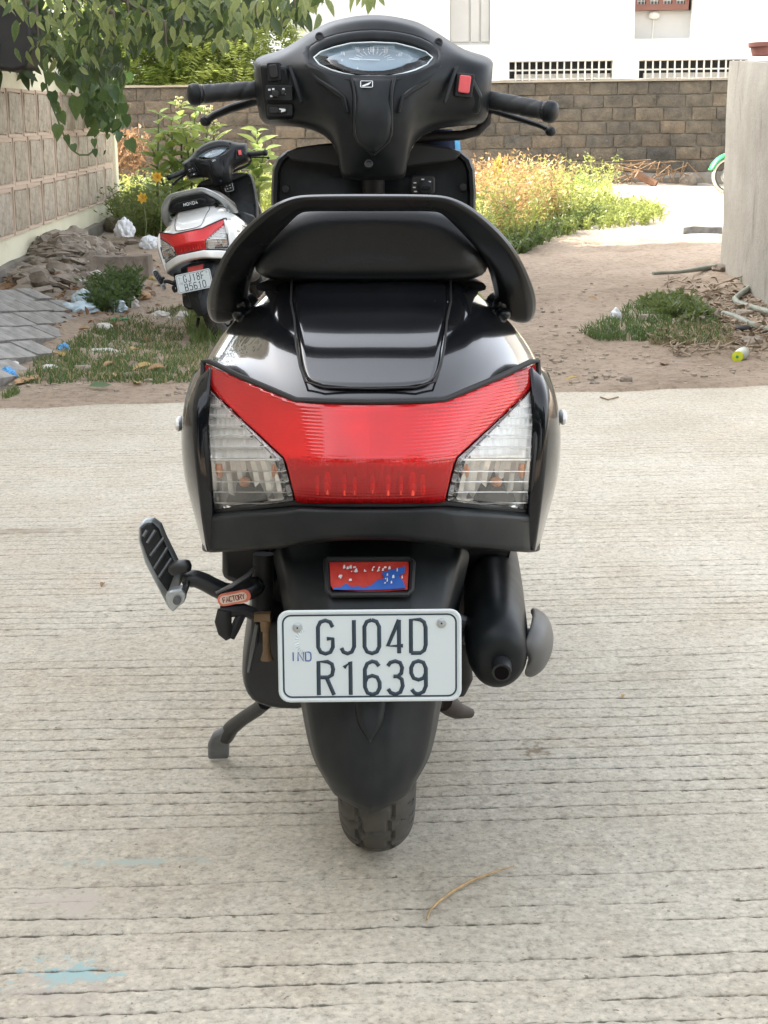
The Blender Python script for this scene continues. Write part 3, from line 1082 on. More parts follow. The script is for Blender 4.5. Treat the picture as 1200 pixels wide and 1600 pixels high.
GL = {
    'G': [[(.6, .8), (.5, .95), (.3, 1), (.1, .95), (0, .8), (0, .2), (.1, .05), (.3, 0), (.5, .05), (.6, .2), (.6, .45), (.36, .45)]],
    'J': [[(.52, 1), (.52, .2), (.42, .05), (.25, 0), (.08, .05), (0, .17)]],
    '0': [[(.3, 1), (.1, .95), (0, .8), (0, .2), (.1, .05), (.3, 0), (.5, .05), (.6, .2), (.6, .8), (.5, .95), (.3, 1)]],
    '4': [[(.46, 1), (0, .22), (.62, .22)], [(.46, 1), (.46, 0)]],
    'D': [[(0, 0), (0, 1), (.38, 1), (.54, .92), (.6, .76), (.6, .24), (.54, .08), (.38, 0), (0, 0)]],
    'R': [[(0, 0), (0, 1), (.38, 1), (.55, .93), (.6, .77), (.55, .6), (.38, .53), (0, .53)], [(.32, .53), (.62, 0)]],
    '1': [[(.1, .82), (.36, 1), (.36, 0)]],
    '6': [[(.58, .86), (.46, .97), (.3, 1), (.1, .93), (0, .76), (0, .22), (.1, .05), (.3, 0), (.5, .05), (.6, .2), (.6, .36), (.5, .52), (.3, .57), (.1, .52), (0, .38)]],
    '3': [[(0, .86), (.1, .96), (.3, 1), (.5, .95), (.58, .8), (.54, .63), (.4, .54), (.22, .54)], [(.4, .54), (.56, .45), (.6, .25), (.5, .06), (.3, 0), (.1, .05), (0, .16)]],
    '9': [[(.02, .14), (.14, .03), (.3, 0), (.5, .07), (.6, .24), (.6, .78), (.5, .95), (.3, 1), (.1, .95), (0, .8), (0, .64), (.1, .48), (.3, .43), (.5, .48), (.6, .62)]],
    '8': [[(.3, 1), (.1, .95), (.02, .8), (.08, .62), (.3, .54), (.52, .62), (.58, .8), (.5, .95), (.3, 1)], [(.3, .54), (.08, .45), (0, .25), (.1, .05), (.3, 0), (.5, .05), (.6, .25), (.52, .45), (.3, .54)]],
    'F': [[(0, 0), (0, 1), (.58, 1)], [(0, .53), (.46, .53)]],
    'B': [[(0, 0), (0, 1), (.38, 1), (.54, .92), (.56, .74), (.5, .6), (.36, .54), (0, .54)], [(.36, .54), (.54, .46), (.6, .26), (.52, .07), (.36, 0), (0, 0)]],
    '5': [[(.56, 1), (.06, 1), (.02, .56), (.16, .62), (.32, .64), (.52, .56), (.6, .36), (.56, .14), (.42, .02), (.26, 0), (.08, .05), (0, .16)]],
    'I': [[(.3, 0), (.3, 1)]],
    'N': [[(0, 0), (0, 1), (.6, 0), (.6, 1)]],
    'H': [[(0, 0), (0, 1)], [(.6, 0), (.6, 1)], [(0, .5), (.6, .5)]],
    'O': [[(.3, 1), (.06, .9), (0, .5), (.06, .1), (.3, 0), (.54, .1), (.6, .5), (.54, .9), (.3, 1)]],
    'A': [[(0, 0), (.3, 1), (.6, 0)], [(.12, .38), (.48, .38)]],
    'C': [[(.6, .82), (.46, .97), (.3, 1), (.1, .93), (0, .75), (0, .25), (.1, .07), (.3, 0), (.46, .03), (.6, .18)]],
    'T': [[(.3, 0), (.3, 1)], [(0, 1), (.6, 1)]],
    'Y': [[(0, 1), (.3, .5), (.6, 1)], [(.3, .5), (.3, 0)]],
    '2': [[(0, .8), (.1, .95), (.3, 1), (.5, .95), (.6, .78), (.5, .55), (0, 0), (.6, 0)]],
    '7': [[(0, 1), (.6, 1), (.2, 0)]],
    'X': [[(0, 0), (.6, 1)], [(0, 1), (.6, 0)]],
    'P': [[(0, 0), (0, 1), (.38, 1), (.55, .93), (.6, .76), (.55, .58), (.38, .5), (0, .5)]],
    'S': [[(.58, .84), (.46, .97), (.3, 1), (.12, .95), (.03, .8), (.1, .62), (.5, .42), (.6, .24), (.5, .06), (.3, 0), (.1, .05), (0, .18)]],
    'E': [[(.6, 1), (0, 1), (0, 0), (.6, 0)], [(0, .5), (.45, .5)]],
    'K': [[(0, 0), (0, 1)], [(.58, 1), (0, .42)], [(.2, .6), (.6, 0)]],
}


def strokes(mb, org, ux, uy, lines, rad, lift=0.5):
    """flat raised ribbons along 2-D polylines given in (u, v) metres on the plane org + u*ux + v*uy"""
    ux, uy = Vector(ux), Vector(uy)
    nz = ux.cross(uy).normalized()
    for ln in lines:
        pts = [Vector(org) + ux * a + uy * b for a, b in ln]
        mb.tube(pts, rad, n=8, flat=lift, up=nz)


def text(mb, s, org, ux, uy, h, pitch, rad, wk=1.0, lift=0.5):
    x = 0
    for ch in s:
        if ch in GL:
            strokes(mb, org, ux, uy, [[(x + a * h * wk, b * h) for a, b in ln] for ln in GL[ch]], rad, lift)
        x += pitch


def rounded_rect(w, h, r, n=5):
    pts = []
    for cx, cy, a0 in ((w / 2 - r, h / 2 - r, 0), (-w / 2 + r, h / 2 - r, 90), (-w / 2 + r, -h / 2 + r, 180), (w / 2 - r, -h / 2 + r, 270)):
        for k in range(n + 1):
            a = R(a0 + 90 * k / n)
            pts.append((cx + r * math.cos(a), cy + r * math.sin(a)))
    return pts


def make_scooter(root, paint, rail, bumper_m, plate_lines, white=False):
    # ---------------------------------------------------------------- wheels
    def wheel(yc, rad, wid, nm, xo=0.0):
        NA, prof = 288, []
        for k in range(33):
            a = math.pi * k / 32
            prof.append((-math.cos(a) * wid / 2 * (1.0 if 0 < k < 32 else 0.97), math.sin(a)))
        rings = []
        for i in range(NA):
            th = 2 * math.pi * i / NA
            ring = []
            for k, (x, s) in enumerate(prof):
                rr = rad - 0.062 * (1 - s ** 0.75)
                if 5 <= k <= 27:
                    sh = (abs(k - 16) * 5) // 8
                    q = (i + sh) % 12
                    zz = 1 if (i // 6) % 2 else 0
                    if (q == 0 and abs(k - 16) > 4) or (q == 6 and abs(k - 16) <= 4) or k in (11 + zz, 20 - zz) or (q in (6, 7) and abs(k - 16) > 8):
                        rr -= 0.0048
                ring.append((x + xo, yc + math.sin(th) * rr, rad + math.cos(th) * rr))
            rings.append(ring)
        m = MB()
        rings.append(rings[0])
        m.loft(rings, cap=False, closed=False)
        t = m.build(nm, M_tyre, root, angle=35)
        m = MB()
        m.lathe((-0.05, yc, rad), (1, 0, 0), [(0, 0.03), (0.0, 0.135), (0.02, 0.14), (0.03, 0.115), (0.07, 0.115), (0.08, 0.14), (0.1, 0.135), (0.1, 0.03)], 28)
        m.build('rim', M_steel_dark, t)
        return t
    wheel(0.050, 0.217, 0.100, 'rear_tyre', 0.007)
    wheel(1.27, 0.217, 0.090, 'front_tyre')

    # ---------------------------------------------------------------- painted tail
    yprof = [(432, 1.868), (468, 1.832), (500, 1.778), (540, 1.722), (575, 1.688), (602, 1.660), (632, 1.636)]

    def cy(y):
        for (a, b), (c, d) in zip(yprof, yprof[1:]):
            if a <= y <= c:
                return b + (d - b) * (y - a) / (c - a)
        return yprof[0][1] if y < 432 else yprof[-1][1]
    rows = [
        [(0, 428, 1.90), (60, 428, 1.90), (120, 430, 1.905), (145, 440, 1.92), (165, 452, 1.96), (175, 462, 2.03), (172, 466, 2.12)],
        [(0, 436, 1.862), (60, 436, 1.863), (122, 438, 1.87), (150, 448, 1.89), (176, 466, 1.94), (190, 478, 2.02), (188, 482, 2.12)],
        [(0, 470, 1.831), (60, 470, 1.832), (122, 473, 1.838), (160, 480, 1.86), (200, 490, 1.915), (222, 502, 2.00), (222, 507, 2.12)],
        [(0, 502, 1.776), (60, 502, 1.777), (119, 505, 1.782), (163, 508, 1.805), (216, 512, 1.87), (246, 525, 1.97), (248, 530, 2.12)],
        [(0, 545, 1.716), (60, 545, 1.718), (112, 547, 1.722), (157, 549, 1.742), (226, 546, 1.81), (268, 555, 1.92), (272, 560, 2.12)],
        [(0, 590, 1.672), (60, 590, 1.673), (104, 590, 1.677), (148, 590, 1.694), (232, 562, 1.765), (272, 568, 1.85), (286, 580, 2.10)],
        [(0, 629, 1.640), (60, 629, 1.642), (100, 628, 1.647), (138, 623, 1.658), (250, 570, 1.735), (276, 578, 1.80), (292, 602, 2.08)],
    ]
    rows = [r[:-1] + [(r[-1][0] - 34, r[-1][1], r[-1][2])] for r in rows]
    m = MB(); g = symrows(rows)
    ncol = len(g[0])
    m.grid(g, crease_cols=(3, ncol - 4), crease_rows=(0, len(g) - 1), cw=0.75)
    tail = m.build('tail_cover', paint, root, sub=2, solid=0.004)
    # dark groove and raised lid
    lid = [[(0, 436), (70, 436), (121, 437)], [(0, 469), (70, 469), (121, 470)], [(0, 500), (70, 500), (117, 500)], [(0, 540), (70, 540), (114, 539)], [(0, 575), (70, 575), (108, 572)], [(0, 604), (70, 603), (98, 594)]]
    lr = [[(a, y, cy(y) - 0.0048 + 0.000001 * a * a * 0.35) for a, y in r] for r in lid]
    m = MB(); g = symrows(lr)
    m.grid(g, crease_rows=(1,), cw=0.8)
    m.build('lid_panel', paint, root, sub=2, solid=0.004, bevel=0.0)
    seam = [H(-124, 434, cy(434) - .001)] + [H(-a, y, cy(y) - 0.0025) for a, y in ((125, 470), (119, 500), (116, 540), (110, 572), (101, 596), (72, 605))] + [H(0, 607, cy(606) - 0.0025)]
    seam = seam + mirror(seam[:-1])[::-1]
    m = MB(); m.tube(seam, 0.0014, 6)
    m.build('lid_seam', M_dark, tail)
    # side panels
    for s in (-1, 1):
        rr = [
            [(250, 570, 1.740), (262, 573, 1.768), (275, 578, 1.812), (284, 590, 1.94), (290, 612, 2.10), (262, 560, 2.38), (205, 520, 2.60)],
            [(251, 582, 1.738), (268, 588, 1.748), (286, 606, 1.780), (296, 628, 1.88), (298, 650, 2.10), (268, 600, 2.40), (215, 565, 2.62)],
            [(251, 610, 1.728), (275, 622, 1.725), (292, 643, 1.755), (302, 665, 1.87), (302, 690, 2.10), (274, 650, 2.40), (222, 610, 2.62)],
            [(250, 660, 1.722), (275, 672, 1.717), (292, 688, 1.748), (304, 705, 1.87), (304, 730, 2.10), (274, 690, 2.40), (222, 650, 2.62)],
            [(247, 730, 1.717), (270, 736, 1.712), (285, 742, 1.748), (299, 755, 1.87), (298, 775, 2.10), (270, 730, 2.40), (216, 690, 2.62)],
            [(244, 800, 1.712), (264, 800, 1.710), (274, 797, 1.755), (283, 802, 1.88), (280, 812, 2.10), (252, 765, 2.40), (205, 720, 2.62)],
            [(242, 860, 1.715), (256, 861, 1.720), (263, 852, 1.775), (268, 845, 1.90), (262, 835, 2.10), (240, 775, 2.40), (198, 726, 2.62)],
        ]
        # the flank runs straight forward from its widest point, then tucks in under the seat
        rr = [[*r[:2], (r[2][0], r[2][1], r[2][2] - .008), (r[3][0], r[3][1], r[3][2] - .05), (r[4][0] - 38, r[4][1], r[4][2]), (r[5][0] - 66, r[5][1], r[5][2]), (r[6][0] - 60, r[6][1], r[6][2])] for r in rr]
        pts = [[H(*p) for p in r] for r in rr]
        if s < 0:
            pts = [mirror(r) for r in pts]
        m = MB(); m.grid(pts, crease_cols=(1,), crease_rows=(0, 6), cw=0.6)
        m.build('side_panel', M_black_side if paint is M_black else paint, root, sub=2, solid=0.004)
        # small side reflector
        c = H(s * 297, 661 if s < 0 else 651, 1.825)
        m = MB(); m.ellipsoid(c + Vector((s * .002, 0, 0)), (0.0055, 0.020, 0.010), 10, 8)
        m.build('side_reflector', M_mirror_white, root)

    # ---------------------------------------------------------------- tail lamp
    def ly(hw, y):
        a = min(hw / 258.0, 1.05)
        base = 1.584 + 0.125 * a ** 2.3
        if y < 722:
            return base + 0.036 * ((722 - y) / 90.0) ** 1.1 * (1 - 0.35 * a)
        return base + 0.020 * ((y - 722) / 66.0) ** 1.2
    def lens(hwy):
        return [(a, y, ly(a, y)) for a, y in hwy]
    # red lens grid: columns from centre to the outer boundary
    rows = []
    top = [(0, 633), (60, 632), (115, 630), (150, 615), (205, 592), (258, 568)]
    spec = [
        top,
        [(0, 655), (60, 655), (112, 652), (150, 640), (203, 612), (259, 588)],
        [(0, 688), (60, 687), (108, 682), (142, 672), (190, 640), (247, 613)],
        [(0, 722), (60, 722), (95, 721), (112, 720), (125, 718), (133, 715)],
        [(0, 752), (60, 752), (90, 752), (105, 752), (115, 752), (124, 750)],
        [(0, 786), (60, 786), (85, 786), (98, 786), (108, 785), (116, 784)],
    ]
    lampe = empty('tail_lamp', (0, 0, 0)); lampe.parent = root
    m = MB(); g = symrows([lens(r) for r in spec])
    m.grid(g, crease_rows=(0, 3, 5), crease_cols=(0, len(g[0]) - 1), cw=0.95)
    m.build('red_lens', M_red_lens, lampe, sub=2, solid=0.003)
    for s in (-1, 1):
        sp = [
            [(250, 611), (253, 607), (256, 604)],
            [(222, 640), (238, 640), (254, 640)],
            [(183, 675), (218, 676), (252, 677)],
            [(139, 717), (195, 718), (250, 719)],
            [(130, 750), (190, 752), (247, 755)],
            [(122, 782), (182, 790), (244, 797)],
        ]
        pts = [[H(*p) for p in lens(r)] for r in sp]
        if s < 0: pts = [mirror(r) for r in pts]
        m = MB(); m.grid(pts, crease_rows=(0, 3, 5), crease_cols=(0, 2), cw=0.95)
        m.build('clear_lens', M_clear_lens, lampe, sub=2, solid=0.003)
        # moulded horizontal ribs behind the lens
        m = MB()
        for y, a0, a1 in ((632, 232, 252), (648, 216, 252), (664, 198, 251), (680, 180, 250), (698, 160, 250), (718, 142, 249), (736, 138, 247), (752, 134, 246), (768, 130, 245), (785, 128, 243)):
            seg = [H(s * a, y, ly(a, y) + 0.006) for a in np.linspace(a0, a1, 6)]
            m.tube(seg, 0.0007 if y != 718 else 0.0014, 6)
        m.build('lens_ribs', M_white_in, lampe)
        # reflector bowl and bulb
        for nm_, mt_, lv_ in (('upper_reflector', M_white_in, [(y_ + e_ * 2, min(252, 247 - max(0, (y_ - 606)) * .95), 256 - (y_ - 606) * .055) for y_ in range(606, 717, 16) for e_ in (0, 6.5)] + [(719, 142, 250)]), ('lower_reflector', M_silver_in, ((717, 141, 250), (733, 134, 249), (748, 131, 247), (763, 128, 246), (779, 124, 245), (796, 121, 243)))):
            rb = MB(); rows_ = []
            for q_, (y, a0, a1) in enumerate(lv_):
                r = []
                for k in range(15):
                    a = a0 + (a1 - a0) * k / 14
                    if mt_ is M_white_in:
                        dep = (0.007 if q_ % 2 else 0.021) + (0.003 if k % 2 else 0)
                    else:
                        dep = 0.016 + 0.022 * (1 - abs(k - 7) / 7) + (0.007 if k % 2 else 0)
                    r.append(H(s * a, y, ly(a, y) + dep))
                rows_.append(r)
            rb.grid(rows_)
            rb.build(nm_, mt_, lampe, angle=15)
        b = MB()
        c = H(s * 195, 752, ly(195, 752) + 0.026)
        b.ellipsoid(c, (0.007, 0.009, 0.006), 12, 8)
        b.build('bulb', M_bulb, lampe); b = MB()
        c2 = H(s * 232, 735, ly(232, 735) + 0.018); b.ellipsoid(c2, (0.0024, 0.005, 0.009), 10, 8)
        b.build('amber_insert', M_bulb, lampe); b = MB()
        c3 = H(s * 150, 735, ly(150, 735) + 0.018); b.ellipsoid(c3, (0.0024, 0.004, 0.008), 10, 8)
        b.build('amber_insert', M_bulb, lampe)
    # red cells behind the red lens: one panel, vertical flutes in its lower band
    m = MB(); rows_ = []
    for y, lim in ((572, 257), (590, 256), (612, 248), (640, 214), (670, 180), (700, 146), (716, 130), (728, 128), (742, 122), (760, 118), (783, 114)):
        r = []
        for k in range(49):
            a = (k / 24.0 - 1)
            hw = a * lim
            ytop = 632 - max(0, (abs(hw) - 120)) * 0.44
            yy = max(y, ytop)
            dep = 0.020 + (0.010 * math.sin(min(1, abs(a)) * math.pi) if y < 720 else 0)
            if y > 720: dep += (0.009 if k % 2 else -0.004)
            r.append(H(hw, yy, ly(abs(hw), yy) + dep))
        rows_.append(r)
    m.grid(rows_)
    m.build('red_reflector', M_red_in, lampe, angle=20)
    for hw_, y_, w_, h_ in ((-82, 757, .0030, .013), (-66, 754, .0045, .015), (-40, 757, .0028, .014), (-24, 758, .0030, .012), (4, 756, .0032, .012), (28, 757, .0034, .014), (48, 757, .0030, .013), (66, 755, .0046, .016), (82, 757, .0036, .014)):
        b = MB(); b.ellipsoid(H(hw_, y_, ly(abs(hw_), y_) + 0.009), (w_, 0.005, h_), 8, 6); b.build('painted_glow_streak', M_red_glow, lampe)  # upright streaks added to imitate the glow low in the lens
    # dark shell closing the lamp from behind
    sh = [[(0, 585, 1.70), (130, 585, 1.71), (200, 575, 1.75), (250, 566, 1.80)], [(0, 640, 1.66), (130, 640, 1.67), (200, 620, 1.72), (252, 600, 1.78)], [(0, 722, 1.65), (130, 722, 1.66), (200, 722, 1.70), (252, 720, 1.76)], [(0, 800, 1.64), (130, 803, 1.65), (200, 806, 1.69), (250, 810, 1.74)], [(0, 801, 1.60), (130, 806, 1.622), (200, 810, 1.655), (248, 815, 1.70)]]
    m = MB(); m.grid(symrows(sh)); m.build('lamp_shell', M_dark, lampe)
    # housing rim round the lamp
    rim = [H(a, y - 2, ly(abs(a), y) + 0.004) for a, y in ((0, 630), (60, 629), (115, 627), (150, 612), (205, 589), (250, 567), (261, 566), (262, 590), (259, 640), (256, 700), (250, 760), (247, 800), (185, 795), (120, 788), (60, 790), (0, 790))]
    rim = rim + mirror(rim[1:-1])[::-1]
    m = MB(); m.tube(rim + [rim[0]], 0.0036, 8, cap=False)
    m.build('lamp_gasket', M_dark, lampe)

    # ---------------------------------------------------------------- lower garnish (bumper)
    def by(a):
        return 1.592 + 0.115 * (min(a, 262) / 250.0) ** 3.2
    rows = [
        [(0, 792, by(0) + .03), (60, 792, by(60) + .03), (112, 790, by(112) + .03), (132, 792, by(132) + .03), (200, 796, by(200) + .03), (246, 799, by(246) + .03), (262, 810, 1.80)],
        [(0, 797, by(0)), (60, 797, by(60)), (108, 795, by(108)), (132, 800, by(132)), (200, 804, by(200)), (247, 808, by(247)), (263, 814, 1.78)],
        [(0, 815, by(0)), (60, 815, by(60)), (108, 818, by(108)), (135, 822, by(135)), (200, 825, by(200)), (247, 830, by(247)), (264, 832, 1.78)],
        [(0, 838, by(0) + .004), (70, 840, by(70) + .004), (118, 848, by(118) + .004), (142, 853, by(142) + .004), (200, 857, by(200) + .004), (248, 860, by(248) + .004), (264, 858, 1.78)],
        [(0, 843, by(0) + .035), (70, 845, by(70) + .035), (118, 853, by(118) + .035), (142, 857, by(142) + .03), (200, 860, by(200) + .03), (246, 863, by(246) + .02), (262, 862, 1.79)],
    ]
    m = MB(); g = symrows(rows)
    n = len(g[0])
    m.grid(g, crease_rows=(1, 3), crease_cols=(1, 3, 4, n - 2, n - 4, n - 5), cw=0.8)
    m.build('rear_garnish', bumper_m, root, sub=2, solid=0.004)

    # ---------------------------------------------------------------- inner fender, reflector, plate, mudguard
    rows = [
        [(0, 838, 1.70), (62, 838, 1.70), (70, 840, 1.70), (140, 850, 1.72), (155, 862, 1.80)],
        [(0, 862, 1.672), (64, 862, 1.672), (72, 864, 1.673), (138, 870, 1.69), (152, 880, 1.78)],
        [(0, 876, 1.656), (64, 876, 1.656), (70, 876, 1.656), (134, 884, 1.675), (148, 895, 1.77)],
        [(0, 928, 1.622), (62, 928, 1.622), (68, 930, 1.622), (124, 935, 1.645), (138, 950, 1.76)],
        [(0, 948, 1.608), (62, 948, 1.608), (68, 950, 1.608), (120, 955, 1.630), (133, 965, 1.75)],
        [(0, 1030, 1.592), (62, 1030, 1.592), (70, 1030, 1.594), (112, 1035, 1.615), (124, 1040, 1.74)],
        [(0, 1092, 1.578), (30, 1092, 1.580), (62, 1094, 1.588), (100, 1098, 1.612), (110, 1095, 1.72)],
        [(0, 1140, 1.566), (30, 1140, 1.569), (62, 1140, 1.580), (94, 1142, 1.606), (103, 1140, 1.70)],
        [(0, 1190, 1.558), (30, 1190, 1.562), (60, 1190, 1.575), (84, 1190, 1.600), (92, 1185, 1.68)],
        [(0, 1230, 1.556), (28, 1228, 1.561), (54, 1222, 1.575), (68, 1216, 1.598), (78, 1208, 1.66)],
        [(0, 1262, 1.558), (24, 1252, 1.564), (46, 1242, 1.578), (60, 1234, 1.598), (70, 1222, 1.65)],
        [(0, 1272, 1.566), (24, 1261, 1.572), (44, 1250, 1.586), (57, 1241, 1.605), (66, 1228, 1.655)],
    ]
    m = MB(); g = symrows(rows)
    n = len(g[0])
    m.grid(g, crease_rows=(9, 10, 11), crease_cols=(4, 1, n - 2, 3, n - 4), cw=0.75)
    mud = m.build('rear_mudguard', M_plastic_gray, root, sub=2, solid=0.004)
    # raised V on the mudguard
    def my(y):
        ks = [(1030, 1.592), (1092, 1.578), (1140, 1.566), (1190, 1.558)]
        for (a, b), (c, d) in zip(ks, ks[1:]):
            if a <= y <= c: return b + (d - b) * (y - a) / (c - a)
        return 1.58
    v_rows = []
    for y, a in ((1080, 29), (1110, 26), (1132, 22), (1146, 12), (1160, 1)):
        v_rows.append([(0, y, my(y) - 0.0045), (a * 0.72, y - (0 if a > 5 else 0), my(y) - 0.0035), (a, y, my(y) + 0.004)])
    m = MB(); m.grid(symrows(v_rows), crease_cols=(1, 3), cw=0.9)
    m.build('raised_crest', M_plastic_gray, mud, sub=1, solid=0.002)
    # red reflector with a worn sticker
    fr = [H(x, y, 1.648 - (y - 875) * 0.00066) for x, y in ((-68, 874), (62, 873), (66, 878), (64, 922), (58, 928), (-60, 929), (-66, 923), (-70, 880))]
    m = MB(); m.tube(fr + [fr[0]], 0.0035, 8, cap=False)
    rf = m.build('reflector_frame', M_dark, root)
    m = MB()
    o4 = [H(x, y, 1.647 - (y - 875) * 0.00066) for x, y in ((-64, 879), (58, 878), (60, 882), (58, 921), (0, 925), (-58, 921), (-62, 914))]
    m.prism(o4, (0, 0.012, 0.002))
    m.build('rear_reflector', M_sticker if not white else M_red_in, rf, smooth=False)
    if not white:
        ux = (H(60, 900, 1.632) - H(-60, 900, 1.632)); W_ = ux.length; ux.normalize()
        o_ = H(-62, 922, 1.615); uy = (H(-62, 880, 1.6425) - o_); Hh = uy.length; uy.normalize()
        nz = ux.cross(uy)
        nz = nz if nz.y < 0 else -nz
        o_ = o_ + nz * 0.0012
        pb = MB()
        rs = random.Random(4)
        blob = [(0.04, 0), (0.04, .08), (.14, .10), (.2, .24), (.26, .10), (.36, .12), (.42, .08), (.52, .14), (.60, .34), (.70, .42), (.66, .62), (.80, .74), (.97, .86), (.96, .6), (.88, .52), (.94, .30), (.97, .05), (.7, .0), (.4, -.02)]
        pb.prism([o_ + ux * a * W_ + uy * b * Hh for a, b in blob], nz * 0.0006)
        pb.build('blue_film', M_sticker_blue, rf, smooth=False)
        pw = MB()
        for k in range(34):
            a = rs.uniform(.06, .92); b = rs.choice([rs.uniform(.62, .80), rs.uniform(.2, .5)])
            if b < .5 and .3 < a < .55: continue
            w_, h_ = rs.uniform(.015, .045), rs.uniform(.04, .16)
            q = o_ + nz * 0.0007 + ux * a * W_ + uy * b * Hh
            pw.prism([q, q + ux * w_ * W_ + uy * .02 * Hh, q + ux * w_ * W_ * .8 + uy * h_ * Hh, q + ux * w_ * .2 * W_ + uy * h_ * .8 * Hh], nz * 0.0006)
        pw.build('worn_lettering', M_ink_white, rf, smooth=False)

    # number plate
    c = H(-0.5, 1024, 1.543)
    ux = Vector((1, 0, 0)); uy = Vector((0, 0.10, 0.995)).normalized(); nz = ux.cross(uy)  # nz points to the viewer (-y)
    if nz.y > 0: nz = -nz
    k = 0.2 / 284.0
    PW, PH = 0.2, 0.1015
    rot_small = 0.009
    ux2 = (ux * math.cos(rot_small) + uy * math.sin(rot_small)); uy2 = (uy * math.cos(rot_small) - ux * math.sin(rot_small))
    ux, uy = ux2, uy2
    pl = lambda a, b, w=0: c + ux * a + uy * b + nz * w
    m = MB(); m.prism([pl(a, b, -0.001) for a, b in rounded_rect(PW, PH, 0.011)], nz * 0.0022)
    plate = m.build('number_plate', M_plate_white, root, smooth=False, bevel=0.0006)
    m = MB()
    rr = rounded_rect(PW - 0.0095, PH - 0.0095, 0.009)
    strokes(m, pl(0, 0, 0.0012), ux, uy, [rr + [rr[0]]], 0.0010, 0.6)
    m.build('border_line', M_plate_ink, plate)
    m = MB()
    rr = rounded_rect(PW - 0.002, PH - 0.002, 0.0105)
    strokes(m, pl(0, 0, 0.0010), ux, uy, [rr + [rr[0]]], 0.0022, 0.5)
    m.build('raised_rim', M_plate_white, plate)
    for row, txt in enumerate(plate_lines):
        m = MB()
        h = (0.0375)
        y0 = (1024 - (1020, 1086)[row]) * k
        x = (499 - AX + 0.5) * k
        text(m, txt, pl(x, y0, 0.0014), ux, uy, h, 36.3 * k * (1.0 if len(txt) <= 5 else 0.93), 0.00225, 0.72, 0.5)
        m.build('lettering', M_plate_ink, plate)
    m = MB(); text(m, 'IND', pl((456 - AX) * k, (1024 - 1031) * k, 0.0014), ux, uy, 0.0098, 0.0083, 0.00075, 1.0, 0.6)
    m.build('country_code', M_plate_blue, plate)
    m = MB()
    for i in range(13):
        a = R(95 + 170 * i / 12)
        q = ((478 - AX) * k, (1024 - 1000) * k)
        strokes(m, pl(0, 0, 0.0013), ux, uy, [[(q[0] + 0.0065 * math.cos(a), q[1] + 0.0105 * math.sin(a)), (q[0] + 0.0105 * math.cos(a), q[1] + 0.0150 * math.sin(a))]], 0.0006, 0.4)
    m.build('hologram', M_holo, plate)
    for px, py in ((467, 978), (692, 973)):
        m = MB(); m.lathe(pl((px - AX + .5) * k, (1024 - py) * k, 0.001), nz, [(0, 0.0055), (0.0012, 0.0052), (0.002, 0.003), (0.0021, 0.0012)], 14)
        rv = m.build('rivet', M_alu, plate)
        m = MB(); m.lathe(pl((px - AX + .5) * k, (1024 - py) * k, 0.003), nz, [(0, 0.0011), (0.0004, 0.001)], 8)
        m.v = list(m.v); m.build('rivet_pin', M_dark, plate)

    # ---------------------------------------------------------------- seat
    def seat_ring(y, hw_t, hw_b, zt, zb):
        pts = []
        for t in np.linspace(0, 2 * math.pi, 22, endpoint=False):
            cx_, sz_ = math.cos(t), math.sin(t)
            f = (sz_ + 1) / 2
            hw = hw_b + (hw_t - hw_b) * f ** 1.2
            pts.append(Vector((hw * math.copysign(abs(cx_) ** 0.45, cx_), y, (zt + zb) / 2 + (zt - zb) / 2 * math.copysign(abs(sz_) ** 0.55, sz_))))
        return pts
    rings = [seat_ring(*a) for a in (
        (0.026, 0.020, 0.045, 0.812, 0.785), (0.020, 0.080, 0.140, 0.836, 0.764), (0.038, 0.098, 0.163, 0.845, 0.755), (0.066, 0.106, 0.171, 0.849, 0.750),
        (0.12, 0.112, 0.172, 0.852, 0.745), (0.25, 0.12, 0.165, 0.842, 0.735), (0.38, 0.125, 0.16, 0.800, 0.715), (0.52, 0.12, 0.145, 0.775, 0.700), (0.66, 0.095, 0.11, 0.762, 0.700), (0.70, 0.05, 0.06, 0.750, 0.710))]
    m = MB(); m.loft(rings)
    m.build('seat', M_seat, root, sub=1)
    m = MB()
    rings = [seat_ring(y, a, b, zt, zb) for y, a, b, zt, zb in ((0.085, 0.10, 0.13, 0.752, 0.742), (0.06, .14, .15, 0.756, 0.738), (0.30, .15, .155, 0.745, 0.715), (0.66, .10, .10, 0.71, 0.69))]
    m.loft(rings); m.build('seat_base', M_dark, root)

    # ---------------------------------------------------------------- grab rail
    outer = [(0, 304, 1.775), (55, 304, 1.775), (100, 305, 1.776), (121, 307, 1.779), (149, 319, 1.786), (178, 341, 1.80), (207, 368, 1.82), (232, 403, 1.85), (246, 437, 1.89), (255, 464, 1.935), (255, 489, 1.98), (246, 508, 2.01)]
    inner = [(0, 330, 1.785), (55, 330, 1.785), (100, 330, 1.787), (112, 333, 1.790), (129, 346, 1.797), (149, 366, 1.812), (167, 386, 1.832), (183, 408, 1.862), (193, 435, 1.902), (197, 462, 1.945), (207, 488, 1.985), (223, 506, 2.012)]
    half = []
    for (a, y, Y), (b, y2, Y2) in zip(outer, inner):
        o_ = H(a, y, Y); i_ = H(b, y2, Y2)
        w = (i_ - o_); o_ = o_ - w * (.03 if a < 130 else .06); i_ = i_ + w * (.0 if a < 130 else .08); w = (i_ - o_)
        th = 0.022
        half.append([o_ + Vector((0, 0.004, 0)), o_ + w * .12 + Vector((0, -0.006, 0)), i_ - w * .12 + Vector((0, -0.006, 0)), i_ + Vector((0, 0.004, 0)), i_ - w * .1 + Vector((0, th, 0.002)), o_ + w * .1 + Vector((0, th, 0.002))])
    rings = [mirror(r) for r in half[::-1]][:-1] + half
    m = MB(); m.loft(rings)
    n = len(rings)
